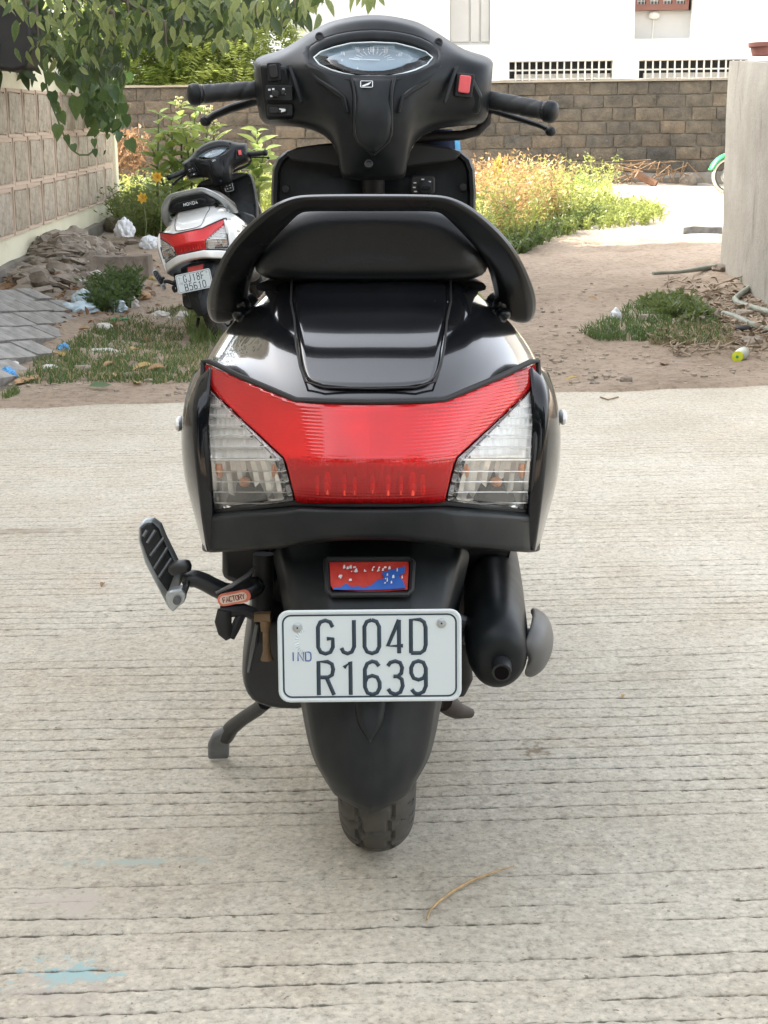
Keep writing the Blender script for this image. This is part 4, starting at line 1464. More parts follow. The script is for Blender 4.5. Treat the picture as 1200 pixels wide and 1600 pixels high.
    for i in range(n - 1):
        for j in (0, 1, 2, 3):
            m.cr.append((i * 6 + j, (i + 1) * 6 + j, 1.0))
    rl = m.build('grab_rail', rail, root, sub=2)
    for s in (-1, 1):
        m = MB()
        pa = [H(s * 232, 470, 1.985), H(s * 214, 478, 2.00), H(s * 194, 474, 2.0), H(s * 182, 470, 2.01)]
        m.tube(pa, [0.020, 0.020, 0.017, 0.014], 10)
        m.tube([H(s * 205, 458, 1.965), H(s * 196, 492, 1.962)], [0.010, 0.012], 10)
        m.ellipsoid(H(s * 206, 490, 1.945), (0.011, 0.012, 0.009), 10, 8)
        m.build('rail_bracket', rail, rl, sub=1)

    # ---------------------------------------------------------------- engine side, shock, muffler
    def case_ring(Y, pts):
        return [HP(x, y, Y) for x, y in pts]
    r0 = [(396, 962), (384, 985), (377, 1030), (374, 1060), (380, 1090), (398, 1104), (430, 1112), (500, 1114), (500, 1060), (500, 970)]
    def sc(pts, k, dy): return [(478 + (x - 478) * k, 1040 + (y - 1040) * k + dy) for x, y in pts]
    m = MB()
    m.loft([case_ring(1.79, sc(r0, .80, 0)), case_ring(1.78, sc(r0, .90, 0)), case_ring(1.80, r0), case_ring(1.95, sc(r0, 0.96, -45)), case_ring(2.25, sc(r0, .84, -130)), case_ring(2.35, sc(r0, .6, -150))])
    m.build('engine_case', M_engine, root, sub=1)
    m = MB()
    m.tube([HP(402, 975, 1.78), HP(396, 1010, 1.778), HP(388, 1050, 1.779)], [0.003, 0.004, 0.002], 8)
    m.build('case_rib', M_steel_dark, root)
    # air cleaner box above
    m = MB()
    q = [HP(346, 850, 1.82), HP(420, 850, 1.82), HP(420, 940, 1.82), HP(372, 915, 1.82), HP(346, 905, 1.82)]
    m.prism(q, (0, 0.35, 0.0))
    m.build('air_cleaner', M_engine, root, bevel=0.008)
    # dark bay filling between the panels
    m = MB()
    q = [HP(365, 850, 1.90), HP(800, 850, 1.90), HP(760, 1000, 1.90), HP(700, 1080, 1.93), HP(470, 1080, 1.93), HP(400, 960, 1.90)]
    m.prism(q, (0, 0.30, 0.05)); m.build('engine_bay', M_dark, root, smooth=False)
    # rear shock with the rusty brake adjuster
    m = MB()
    m.tube([HP(412, 865, 1.80), HP(408, 1000, 1.795)], 0.014, 10)
    m.build('shock_absorber', M_dark, root)
    m = MB()
    m.tube([HP(415, 968, 1.745), HP(415, 985, 1.745), HP(416, 985, 1.745), HP(417, 1018, 1.745), HP(417.5, 1030, 1.745)], [0.0075, 0.006, 0.0045, 0.0052, 0.0085], 10)
    m.box(HP(410, 963, 1.745), (0.020, 0.012, 0.010))
    m.build('brake_adjuster', M_rust, root)
    # bracket lug below the step
    m = MB()
    m.tube([HP(351, 953, 1.74), HP(349, 970, 1.74), HP(352, 988, 1.74), HP(357, 998, 1.74)], [0.009, 0.011, 0.009, 0.004], 10, flat=.7)
    m.tube([HP(360, 996, 1.742), HP(368, 980, 1.745), HP(378, 958, 1.75)], [0.0055, 0.006, 0.006], 8)
    m.tube([HP(345, 956, 1.745), HP(380, 952, 1.75), HP(400, 960, 1.755)], 0.008, 8)
    m.build('step_bracket', M_dark, root)

    # muffler: a drum lying along the bike, its cap towards the viewer
    def oval(cx, cy_, Y, a, b, n=20):
        o_ = HP(cx - 4, cy_, Y)
        e = []
        for k in range(n):
            t = 2 * math.pi * k / n
            e.append(o_ + Vector((a * math.cos(t), 0.0 + b * math.sin(t) * -0.18, b * math.sin(t))))
        return e
    m = MB()
    m.loft([oval(786, 1036, 1.636, 0.014, 0.016), oval(786, 1034, 1.638, 0.026, 0.030), oval(784, 1026, 1.650, 0.0355, 0.045), oval(781, 1006, 1.685, 0.0390, 0.052),
            oval(778, 975, 1.74, 0.0395, 0.052), oval(775, 935, 1.85, 0.040, 0.052), oval(772, 895, 2.0, 0.040, 0.050), oval(768, 850, 2.2, 0.038, 0.048), oval(765, 838, 2.26, 0.022, 0.028)])
    mf = m.build('muffler', M_plastic, root, sub=1)
    m = MB()
    t0, t1 = HP(784, 1026, 1.655), HP(785, 1051, 1.618)
    m.tube([t0, t0 * .35 + t1 * .65, t1], [0.0125, 0.0118, 0.0115], 14, cap=False)
    m.tube([t1, t1 * .9 + t0 * .1, t1 * .4 + t0 * .6], [0.0115, 0.0088, 0.0085], 14, cap=True)
    tp = m.build('tail_pipe', M_engine, mf)
    m = MB(); m.lathe(t1 + (t1 - t0) * .02, (t1 - t0), [(0, .0086), (.0012, .0084)], 14); m.build('pipe_mouth', M_hole_shade, tp)  # dark disc: the hole's shade is put into its colour
    # heat shield: curved cover standing off the drum's right side
    rings = []
    for Y, cx, cy_, hh, ww in ((1.655, 832, 1030, .016, .010), (1.66, 837, 1026, .026, .017), (1.685, 842, 1015, .034, .024), (1.73, 844, 1000, .036, .027), (1.78, 842, 985, .031, .024), (1.815, 838, 976, .018, .014)):
        o_ = HP(cx, cy_, Y)
        r = []
        for k in range(9):
            t = -math.pi / 2 + math.pi * k / 8
            r.append(o_ + Vector((-0.008 + ww * math.cos(t), 0, hh * math.sin(t) * 1.05)))
        for k in range(8, -1, -1):
            t = -math.pi / 2 + math.pi * k / 8
            r.append(o_ + Vector((-0.0115 + ww * 0.86 * math.cos(t), 0.0, hh * 0.92 * math.sin(t) * 1.05)))
        rings.append(r)
    m = MB(); m.loft(rings)
    m.build('heat_shield', mat('heat_shield_grey', (0.075, 0.074, 0.070), 0.45, scale=14, var=0.2), mf, sub=1)
    m = MB()
    for a, b in (((818, 985), (838, 988)), ((816, 1012), (834, 1012))):
        m.tube([HP(*a, 1.72), HP(*b, 1.71)], 0.004, 8)
    m.build('shield_stud', M_alu, mf)
    # axle bracket visible right of the plate
    m = MB(); m.tube([HP(712, 965, 1.72), HP(730, 970, 1.72), HP(735, 985, 1.725), HP(722, 1000, 1.73)], [0.006, 0.006, 0.008, 0.008], 8)
    m.build('axle_bracket', M_steel_dark, root)
    m = MB(); m.tube([HP(718, 1000, 1.76), HP(724, 1060, 1.77), HP(716, 1080, 1.78)], [0.014, 0.012, 0.010], 10)
    m.build('swing_arm', M_dark, root)

    # ---------------------------------------------------------------- step plate (left) and its arm
    out = [(216, 822), (224, 814), (238, 813), (250, 822), (258, 842), (270, 866), (281, 890), (284, 905), (277, 925), (281, 945), (272, 956), (262, 950), (244, 915), (226, 880), (216, 845)]
    st = MB(); st.prism([HP(x, y, 1.76 + (x - 216) * 0.0004) for x, y in out], (0.002, 0.010, 0.003))
    step = st.build('foot_step', M_alu, root, smooth=False, bevel=0.0025)
    inn = [(221, 825), (228, 819), (237, 819), (247, 828), (254, 846), (266, 870), (276, 890), (270, 903), (262, 925), (248, 905), (231, 872), (221, 845)]
    st = MB(); st.prism([HP(x, y, 1.7565 + (x - 216) * 0.0004) for x, y in inn], (0.001, 0.006, 0.002))
    st.build('rubber_pad', M_rubber, step, smooth=False, bevel=0.001)
    rb = MB()
    for (x0, y0), (x1, y1) in (((230, 848), (243, 828)), ((235, 868), (256, 840)), ((241, 888), (262, 855)), ((248, 902), (268, 872)), ((224, 838), (230, 828))):
        rb.tube([HP(x0, y0, 1.7545 + (x0 - 216) * .0004), HP(x1, y1, 1.7545 + (x1 - 216) * .0004)], 0.0022, 8)
    rb.build('rib', M_steel_dark, step)
    lg = MB()
    lg.prism([HP(x, y, 1.745) for x, y in ((258, 932), (264, 924), (284, 920), (291, 930), (288, 942), (278, 949), (270, 957), (262, 948))], (0.001, 0.012, 0.003))
    lg.build('lug', M_alu, step, smooth=False, bevel=0.002)
    lg = MB(); lg.lathe(HP(277, 938, 1.742), (0, -1, 0.1), [(0, 0.0052), (0.003, 0.005), (0.0032, 0.002)], 14); lg.build('pin', M_steel_dark, step)
    arm = MB()
    arm.tube([HP(262, 892, 1.752), HP(284, 884, 1.748), HP(301, 883, 1.747)], [0.009, 0.010, 0.0085], 10)
    arm.tube([HP(285, 915, 1.755), HP(296, 918, 1.757)], 0.0115, 10)
    pts = [(280, 905), (306, 900), (335, 918), (360, 930), (395, 922), (410, 905)]
    arm.tube([HP(x, y, 1.765 + 0.00015 * (x - 280)) for x, y in pts], [0.015, 0.015, 0.0155, 0.017, 0.018, 0.015], 10, flat=0.8)
    arm.build('step_arm', M_engine, root, sub=1)
    hl = MB(); hl.tube([HP(338, 926, 1.752), HP(362, 915, 1.75), HP(388, 898, 1.752), HP(398, 886, 1.76)], [0.002, 0.003, 0.003, 0.002], 8)
    hl.build('arm_edge', M_steel_dark, root)
    if not white:
        o_ = HP(366, 934, 1.742); ux = Vector((math.cos(.20), 0, math.sin(.20))); uy = Vector((-math.sin(.20), .12, math.cos(.20))).normalized(); nzv = Vector((0, -1, .12)).normalized()
        lb = MB(); lb.prism([o_ + ux * a + uy * b for a, b in rounded_rect(0.0415, 0.0155, 0.0075)], -nzv * .004); lab = lb.build('maker_label', M_label_red, root, smooth=False)
        lb = MB(); lb.prism([o_ + nzv * .0005 + ux * (a - .001) + uy * b for a, b in rounded_rect(0.034, 0.0105, 0.005)], -nzv * .002); lb.build('label_face', M_label_cream, lab, smooth=False)
        lb = MB(); text(lb, 'FACTORY', o_ + nzv * .0007 + ux * -.0140 + uy * -.0033, ux, uy, 0.0062, 0.0040, 0.0006, 0.85, 0.4); lb.build('label_lettering', M_label_ink, lab)

    # ---------------------------------------------------------------- stands
    m = MB()
    fz = HP(340, 1178, 2.13)
    m.tube([HP(412, 1098, 2.00), HP(400, 1108, 2.02), HP(378, 1122, 2.06), HP(360, 1136, 2.09), HP(350, 1150, 2.11)], [0.0105, 0.0105, 0.0105, 0.0115, 0.013], 12)
    sd = m.build('side_stand', M_engine, root)
    m = MB()
    o_ = [(348, 1140), (363, 1138), (361, 1150), (356, 1162), (355, 1186), (322, 1187), (322, 1165), (330, 1150)]
    m.prism([HP(x, y, 2.085 + (y - 1140) * 0.0009) for x, y in o_], (0.0, 0.012, 0.004))
    m.build('stand_foot', M_foot, sd, smooth=True, bevel=0.004)
    m = MB()
    m.tube([HP(690, 1095, 2.05), HP(700, 1102, 2.07), HP(712, 1110, 2.09), HP(732, 1114, 2.12)], [0.016, 0.016, 0.013, 0.008], 10)
    m.tube([HP(470, 1095, 2.05), HP(690, 1095, 2.05)], 0.012, 10)
    m.build('centre_stand', mat('brown_black_steel', (0.035, 0.025, 0.02), 0.6), root)

    # ---------------------------------------------------------------- floor, front apron, front fender, fork
    m = MB(); m.box((0, 0.78, 0.285), (0.36, 0.46, 0.07)); m.build('floorboard', M_plastic, root, bevel=0.02)
    m = MB()
    m.loft([[Vector((s * a, y, z)) for s, a, y, z in ((-1, .22, .60, z0), (1, .22, .60, z0), (1, .17, .5, z1), (-1, .17, .5, z1))] for z0, z1 in ((0.32, 0.33), (0.66, 0.70))], cap=True)
    m.build('leg_front_panel', M_plastic, root, bevel=0.02)
    rows = []
    for z, hw, y in ((0.24, 0.20, 0.98), (0.45, 0.20, 0.99), (0.65, 0.185, 0.96), (0.82, 0.165, 0.925), (0.90, 0.14, 0.915), (0.93, 0.11, 0.915)):
        rows.append([Vector((hw * a, y + 0.15 * (1 - a * a) ** 0.8 * (1 if z < .9 else .8), z)) for a in (-1, -.8, -.4, 0, .4, .8, 1)])
    m = MB(); m.grid(rows, crease_cols=(3,), cw=.4); m.build('front_apron', paint, root, sub=2, solid=0.004)
    rows = []
    for th in range(-60, 91, 15):
        t = R(th)
        rows.append([Vector((0.062 * a, 1.24 + (0.245 - 0.05 * a * a) * math.sin(t) * 1.0, 0.217 + (0.245 - 0.05 * a * a) * math.cos(t))) for a in (-1.1, -.7, 0, .7, 1.1)])
    m = MB(); m.grid(rows); m.build('front_fender', paint, root, sub=1, solid=0.003)
    m = MB()
    for s in (-1, 1): m.tube([(s * .06, 1.24, .217), (s * .06, 1.12, .45), (s * .03, 1.02, .60)], 0.014, 8)
    m.tube([(0, 1.05, .55), (0, .82, .93)], 0.02, 10)
    m.build('fork', M_dark, root)

    # leg shield (rear face of the apron)
    def slab_outline(pts, Y):
        return [H(a, y, Y) for a, y in pts]
    half = [(0, 233), (80, 230), (118, 231), (138, 236), (152, 248), (158, 264), (160, 300), (159, 350), (156, 420), (150, 520), (0, 520)]
    r_ = [H(a, y, 2.70 - max(0, (y - 400)) * .0006) for a, y in half]
    full = r_ + mirror(r_[1:-1])[::-1]
    cen = Vector((0, 0, sum(p.z for p in full) / len(full)))
    inset = lambda k, dy: [Vector((p.x * k, p.y + dy, cen.z + (p.z - cen.z) * k)) for p in full]
    m = MB()
    m.loft([inset(0.97, 0.06), inset(1.0, 0.03), inset(1.0, 0.0), inset(0.975, -0.012), inset(0.94, -0.012), inset(0.92, 0.006), inset(0.5, 0.012)])
    ls = m.build('leg_shield', M_plastic, root, angle=30)
    for dx, y in ((-137, 295), (140, 292)):
        m = MB(); m.lathe(H(dx, y, 2.70), (0, -1, 0), [(0, .007), (.004, .0065), (.0045, .003)], 12); m.build('screw', M_dark, ls)
    # upper trim flaps behind the neck
    for s in (-1, 1):
        o_ = [(50, 222), (85, 225), (118, 230), (138, 238), (128, 250), (50, 262)]
        pts = [H(s * a, y, 2.668) for a, y in o_]
        m = MB(); m.prism(pts, (0, 0.025, 0)); m.build('shield_trim', M_dark, ls, bevel=0.004)
    # ignition lock
    if not white:
        q = HP(657, 289, 2.672)
        m = MB(); m.prism([q + Vector((a, 0, b)) for a, b in rounded_rect(.044, .034, .008)], (0, .02, 0)); il = m.build('ignition_lock', M_dark, root, bevel=.003)
        m = MB(); m.lathe(q + Vector((0.004, 0, -.004)), (0, -1, .2), [(0, .012), (.006, .0115), (.007, .006)], 18)
        m.box(q + Vector((.005, -.009, -.004)), (.016, .008, .005)); m.build('key_barrel', M_plastic, il)
        m = MB()
        for dx, dz in ((-.014, .004), (-.015, -.004), (-.013, -.011), (0.012, .006), (0, .010)):
            m.box(q + Vector((dx, -.001, dz)), (.005, .0016, .0022))
        m.build('lock_marks', M_ink_white, il, smooth=False)
    else:
        q = H(30, 292, 2.662)
        m = MB(); m.prism([q + Vector((a, 0, b)) for a, b in rounded_rect(.062, .062, .014)], (0, .02, 0)); il = m.build('ignition_lock', M_dark, root, bevel=.003)
        m = MB(); rr = rounded_rect(.05, .05, .011); strokes(m, q + Vector((0, -.001, 0)), (1, 0, 0), (0, 0, 1), [rr + [rr[0]]], .0015)
        for dx, dz in ((-.012, .008), (.008, .01), (-.01, -.008), (.01, -.006)):
            m.box(q + Vector((dx, -.002, dz)), (.009, .003, .005))
        m.build('lock_marks', M_holo, il, smooth=False)

    # ---------------------------------------------------------------- handlebar cover
    cols = [
        [(0, 22, 2.72), (0, 25, 2.68), (0, 30, 2.645), (0, 47, 2.625), (0, 118, 2.535), (0, 132, 2.522), (0, 165, 2.505), (0, 225, 2.505), (0, 270, 2.530), (0, 279, 2.545), (0, 282, 2.60)],
        [(35, 25, 2.72), (35, 28, 2.68), (35, 33, 2.645), (35, 50, 2.625), (35, 117, 2.536), (34, 132, 2.524), (33, 165, 2.510), (34, 228, 2.512), (38, 270, 2.534), (39, 278, 2.55), (39, 281, 2.60)],
        [(70, 34, 2.72), (70, 38, 2.68), (70, 43, 2.645), (72, 58, 2.622), (72, 110, 2.542), (66, 128, 2.530), (58, 165, 2.520), (54, 215, 2.522), (52, 262, 2.545), (51, 274, 2.565), (50, 277, 2.61)],
        [(98, 49, 2.72), (98, 53, 2.68), (98, 59, 2.645), (104, 72, 2.615), (104, 100, 2.555), (92, 130, 2.545), (76, 165, 2.540), (64, 200, 2.545), (58, 222, 2.565), (56, 232, 2.60), (55, 235, 2.64)],
        [(120, 64, 2.72), (120, 67, 2.68), (122, 72, 2.645), (128, 82, 2.605), (128, 100, 2.580), (116, 130, 2.565), (100, 162, 2.562), (88, 188, 2.570), (80, 202, 2.595), (76, 207, 2.63), (74, 209, 2.66)],
        [(142, 78, 2.72), (142, 80, 2.68), (143, 84, 2.645), (146, 90, 2.602), (146, 104, 2.590), (142, 128, 2.580), (136, 155, 2.575), (126, 180, 2.580), (118, 192, 2.605), (116, 196, 2.64), (114, 197, 2.67)],
        [(166, 84, 2.72), (166, 86, 2.68), (166, 90, 2.645), (167, 96, 2.605), (167, 108, 2.590), (167, 128, 2.582), (166, 152, 2.580), (164, 178, 2.585), (162, 191, 2.605), (162, 195, 2.64), (161, 196, 2.67)],
        [(183, 90, 2.72), (183, 92, 2.68), (183, 95, 2.65), (181, 101, 2.615), (181, 112, 2.605), (180, 128, 2.60), (178, 150, 2.60), (176, 174, 2.605), (174, 186, 2.62), (174, 190, 2.65), (173, 191, 2.68)],
        [(187, 98, 2.72), (187, 99, 2.69), (187, 102, 2.665), (186.5, 108, 2.64), (186, 116, 2.635), (185, 128, 2.63), (183, 148, 2.63), (181, 168, 2.635), (179, 178, 2.65), (178, 182, 2.67), (177, 183, 2.70)],
    ]
    rows = [[c_[i] for c_ in cols] for i in range(len(cols[0]))]
    m = MB(); g = symrows(rows)
    n = len(g[0]); mid = n // 2
    m.grid(g, crease_rows=(2, 9), crease_cols=(mid - 2, mid + 2), cw=0.35)
    def hole(f):
        cs = [(i % n, i // n) for i in f]
        return all(3 <= r <= 4 and abs(c - mid) <= 3 for c, r in cs)
    m.f = [f for f in m.f if not hole(f)]
    cov = m.build('handlebar_cover', M_plastic, root, sub=2, solid=0.004)
    # front half of the cover (seen from ahead)
    rows = []
    for k, (y0, Y) in enumerate(((0, 2.72), (4, 2.80), (10, 2.86))):
        rows.append([(c_[0][0] * (1 - .06 * k), c_[0][1] + 14 * k * (1 - c_[0][0] / 200), Y) for c_ in cols])
    rows.append([(c_[-1][0] * .9 + 5, min(c_[-1][1], 215), 2.86) for c_ in cols])
    rows.append([(c_[-1][0], c_[-1][1], c_[-1][2]) for c_ in cols])
    for r in rows:
        r[0] = (0, r[0][1], r[0][2])
    m = MB(); m.grid(symrows(rows)); m.build('headlamp_cowl', paint, root, sub=1, solid=0.003)

    # raised centre shield with its V tip
    def fy(y):
        ks = [(112, 2.540), (132, 2.522), (165, 2.505), (225, 2.505), (270, 2.530)]
        for (a, b), (c_, d) in zip(ks, ks[1:]):
            if a <= y <= c_: return b + (d - b) * (y - a) / (c_ - a)
        return 2.53
    vr = []
    for y, a in ((122, 34), (135, 30), (150, 27), (175, 27), (200, 27), (216, 24), (228, 12), (238, 0.8)):
        vr.append([(0, y, fy(y) - .009), (a * .6, y, fy(y) - .008), (a, y, fy(y) - .005), (a + 3.5 * min(1, a / 20), y + 1.5, fy(y) + .006)])
    m = MB(); m.grid(symrows(vr), crease_cols=(1, 5), cw=.9); m.build('centre_shield', M_plastic_gray, cov, sub=1, solid=.002)
    m = MB()
    for s in (-1, 1):
        m.tube([H(s * 34, 120, fy(122) - .010), H(s * 30, 136, fy(136) - .009), H(s * 28.5, 152, fy(152) - .008), H(s * 28.5, 205, fy(205) - .004), H(s * 24, 220, fy(220) - .002), H(s * 0.5, 241, fy(241) - .006)], [.0022, .0026, .003, .003, .003, .003], 8)
    m.build('shield_ridge', M_plastic_gray, cov)
    # wing cheeks: ridges running from the instrument corners to the neck
    for s in (-1, 1):
        m = MB()
        m.tube([H(s * 108, 84, 2.598), H(s * 103, 104, 2.566), H(s * 85, 126, 2.545), H(s * 58, 143, 2.518), H(s * 46, 152, 2.512), H(s * 40, 175, 2.51)], [.003, .004, .0045, .0045, .004, .003], 8)
        m.build('cheek_ridge', M_plastic, cov)
        m = MB()
        m.tube([H(s * 131, 103, 2.576), H(s * 122, 128, 2.56), H(s * 112, 160, 2.555)], [.003, .004, .003], 8)
        m.build('cheek_ridge', M_plastic, cov)
    # instrument bezel and lens
    outl = [(0, 46, 2.622), (40, 49, 2.621), (76, 58, 2.618), (99, 72, 2.612), (112, 85, 2.600), (104, 101, 2.570), (84, 113, 2.551), (62, 122, 2.540), (34, 127, 2.530), (0, 129, 2.526)]
    inl = [(0, 66, 2.606), (35, 67.5, 2.605), (62, 74, 2.602), (82, 81, 2.597), (93, 90, 2.588), (84, 101, 2.568), (66, 109, 2.556), (46, 115, 2.547), (26, 118.5, 2.540), (0, 119, 2.538)]
    off = lambda pts, d: [H(a, y, Y + d) for a, y, Y in pts]
    def ringp(pts):
        return pts + mirror(pts[1:-1])[::-1]
    m = MB()
    mids = [((a * .45 + b * .55), (y * .45 + y2 * .55), (Y * .45 + Y2 * .55)) for (a, y, Y), (b, y2, Y2) in zip(outl, inl)]
    m.loft([ringp(off(outl, .004)), ringp(off(outl, -.006)), ringp(off(mids, -.004)), ringp(off(inl, .004)), ringp(off(inl, .018))], cap=False)
    # seat the loft as a closed ring (first and last rings stay open towards the cover)
    bz = m.build('instrument_bezel', M_plastic, root, sub=1)
    dl = ringp(off(inl, .016))
    m = MB(); m.prism(dl, (0, .004, .002)); dial = m.build('instrument_dial', M_dial, root, smooth=False)
    m = MB()
    il_ = ringp(off(inl, .002))
    cpt = sum((p for p in il_), Vector()) / len(il_) + Vector((0, -.006, -.001))
    vs = il_ + [cpt + (p - cpt) * .55 + Vector((0, -.004, 0)) for p in il_] + [cpt + Vector((0, -.004, 0))]
    nn = len(il_)
    m.add(vs, [(i, (i + 1) % nn, nn + (i + 1) % nn, nn + i) for i in range(nn)] + [(nn + i, nn + (i + 1) % nn, 2 * nn) for i in range(nn)])
    m.build('instrument_lens', M_lens, dial, solid=.0015, angle=60)
    m = MB(); m.tube(il_ + [il_[0]], .0016, 8, cap=False); m.build('lens_rim', M_steel_dark if white else M_holo, dial)
    # dial print: on the dial plane
    o_ = H(0, 100, 2.5675 + .0142); ux = Vector((1, 0, 0)); uy = (H(0, 80, 2.5957 + .0142) - o_).normalized()
    px = 2.6 / F_PX
    pr = MB(); bl = MB()
    dn = ux.cross(uy)
    dn = dn if dn.y < 0 else -dn
    o_ = o_ + dn * .0012
    vy = 1.35
    def dp(a, y): return (a * px, (100 - y) * px * vy)
    for i in range(13):
        t = R(168 - 156 * i / 12)
        l0, l1 = (20, 27) if i % 2 else (18, 28)
        pr_l = [dp(l0 * math.cos(t) * 1.15, 97 - l0 * math.sin(t) * .72), dp(l1 * math.cos(t) * 1.15, 97 - l1 * math.sin(t) * .72)]
        strokes(pr, o_, ux, uy, [pr_l], .0005, .4)
    strokes(pr, o_, ux, uy, [[dp(-36, 92), dp(10, 94)]], .0010, .5)
    strokes(pr, o_, ux, uy, [[dp(-24, 108), dp(-10, 116), dp(4, 118)], [dp(-12, 112), dp(6, 113)]], .0007, .5)
    for s, a, y in (('20', -47, 86), ('40', -26, 80), ('60', -4, 79.5), ('80', 16, 81), ('100', 34, 87), ('0', -47, 96)):
        text(pr, s, o_ + ux * dp(a, y)[0] + uy * dp(a, y)[1], ux, uy, 0.0042, .0038, .00038, .8, .4)
    pr.build('dial_marks', M_needle, dial)
    for s in (-1, 1):
        strokes(bl, o_, ux, uy, [[dp(s * 74, 101), dp(s * 42, 106), dp(s * 34, 108), dp(s * 28, 116)]], .0012, .5)
        strokes(bl, o_, ux, uy, [[dp(s * 70, 105), dp(s * 42, 110), dp(s * 34, 114)]], .0018, .5)
        bl.build('dial_trim', M_dial_blue, dial); bl = MB()
    # badge under the dial
    q = H(-10, 131, fy(131) - .0135); bx = Vector((1, 0, 0)); bz_ = (H(-10, 122, fy(122) - .0135) - q).normalized()
    m = MB(); rr = rounded_rect(.0195, .0135, .001, 1); strokes(m, q, bx, bz_, [rr + [rr[0]]], .0007, .5)
    m.prism([q + bx * a + bz_ * b for a, b in ((-.0085, -.004), (.008, .0052), (.0060, .0012), (.0045, -.0004), (.0030, -.0022), (-.0005, -.0032), (-.003, -.0048), (-.006, -.0052))], (0, -.0006, 0))
    m.build('wing_badge', M_ink_white, cov, smooth=False)
    for dx, y in ((-84, 57), (102, 66), (-7, 256)):
        m = MB(); Yq = 2.628 if y < 100 else 2.517
        m.lathe(H(dx, y, Yq), (0, -1, .4), [(0, .0075), (.003, .007), (.0032, .0045), (0.0012, .004)], 14); m.build('screw', M_dark, cov)

    # switches
    def swbox(px_, py_, w, h, Y, dep, mt, nm, par, tilt=0.0, tl=0):
        c_ = HP(px_, py_, Y)
        s_ = 2.6 / F_PX
        rr_ = rounded_rect(w * s_, h * s_, .003, 3)
        ct, st_ = math.cos(tilt), math.sin(tilt)
        b = MB(); b.prism([c_ + Vector((a * ct - bb * st_, 0.0, a * st_ + bb * ct)) for a, bb in rr_], (0, dep, 0))
        return b.build(nm, mt, par, smooth=False, bevel=.0015)
    a = swbox(425, 112, 20, 27, 2.570, .03, M_plastic_gray, 'dip_switch', root, .05); swbox(424, 111, 12, 19, 2.564, .02, M_dark, 'rocker', a, .12)
    a = swbox(433, 145, 40, 22, 2.562, .03, M_plastic_gray, 'indicator_switch', root, -.02)
    swbox(427, 146, 10, 9, 2.554, .02, M_dark, 'slider', a); swbox(439, 144, 7, 8, 2.558, .012, M_dark, 'hazard_key', a)
    m = MB()
    for x, y in ((418, 140), (424, 139), (440, 139), (421, 150), (441, 146)):
        m.box(HP(x, y, 2.5608), (.004, .001, .003))
    m.build('switch_marks', M_ink_white, a, smooth=False)
    a = swbox(434, 172, 38, 17, 2.570, .03, M_plastic_gray, 'horn_switch', root); swbox(425, 172, 14, 9, 2.566, .01, M_dark, 'horn_button', a); swbox(438, 172, 13, 9, 2.566, .01, M_dark, 'horn_pad', a)
    m = MB(); qh = HP(438, 172, 2.5645); m.prism([qh + Vector((a_, 0, b_)) for a_, b_ in ((-.005, .003), (.005, .002), (.006, 0), (.004, -.002), (-.002, -.0035), (-.002, .0005), (-.005, .001))], (0, -.0008, 0)); m.build('horn_mark', M_ink_white, a, smooth=False)
    a = swbox(723, 133, 26, 34, 2.568, .03, M_dark, 'starter_housing', root, -.12); swbox(723, 131, 17, 25, 2.562, .02, M_redbtn, 'starter_button', a, -.12)
    m = MB(); m.prism([HP(x, y, 2.574 + .0002 * (y - 115)) for x, y in ((716, 116), (736, 118), (752, 150), (746, 178), (706, 178), (696, 158))], (0, .03, 0))
    m.build('switch_pod', M_plastic, cov, smooth=True, bevel=.006)
    m = MB(); m.prism([HP(x, y, 2.573 + .0001 * (y - 115)) for x, y in ((402, 100), (446, 103), (458, 150), (456, 186), (412, 188), (406, 140))], (0, .03, 0))
    m.build('switch_pod', M_plastic, cov, smooth=True, bevel=.006)

    # grips, bar ends and levers
    def grip(p0, p1, Y0, Y1):
        A_, B_ = HP(*p0, Y0), HP(*p1, Y1)
        d = (B_ - A_); L_ = d.length; d.normalize()
        b = MB()
        rings, a_ = [], d.orthogonal().normalized(); c_ = d.cross(a_)
        NS = 46
        for i in range(NS + 1):
            t = i / NS
            r = 0.0158
            if t < .06: r = 0.022 - .006 * (t / .06)
            ring = []
            for k_ in range(22):
                q_ = 2 * math.pi * k_ / 22
                rr_ = r
                if .12 < t < .92:
                    rr_ -= 0.0011 * (1 if math.sin(t * 21 + q_ * 2.0) > .80 else 0)
                if .955 < t < .975: rr_ -= .002
                ring.append(A_ + d * (L_ * t) + (a_ * math.cos(q_) + c_ * math.sin(q_)) * rr_)
            rings.append(ring)
        b.loft(rings); g_ = b.build('grip', M_rubber, root, angle=50)
        b = MB(); b.lathe(B_ - d * .002, d, [(0, .0135), (.004, .0185), (.014, .0188), (.019, .017), (.023, .011), (.024, .004)], 20)
        b.build('bar_end', M_plastic, g_)
        return g_
    grip((404, 140), (309, 147), 2.655, 2.63)
    grip((752, 154), (849, 173), 2.650, 2.60)
    b = MB(); b.tube([HP(406, 155, 2.69), HP(385, 161, 2.70), HP(355, 170, 2.69), HP(330, 181, 2.675), HP(319, 189, 2.67)], [.012, .012, .0115, .0105, .0115], 12, flat=.6)
    b.ellipsoid(HP(318, 189, 2.67), (.0105, .008, .0095), 10, 8)
    b.build('brake_lever', M_plastic_gray, root)
    b = MB(); b.tube([HP(756, 170, 2.69), HP(785, 179, 2.695), HP(815, 188, 2.68), HP(840, 196, 2.665), HP(852, 202, 2.655)], [.008, .008, .008, .007, .007], 12, flat=.6)
    b.ellipsoid(HP(857, 205, 2.65), (.0095, .009, .009), 12, 8)
    b.build('brake_lever', M_plastic_gray, root)
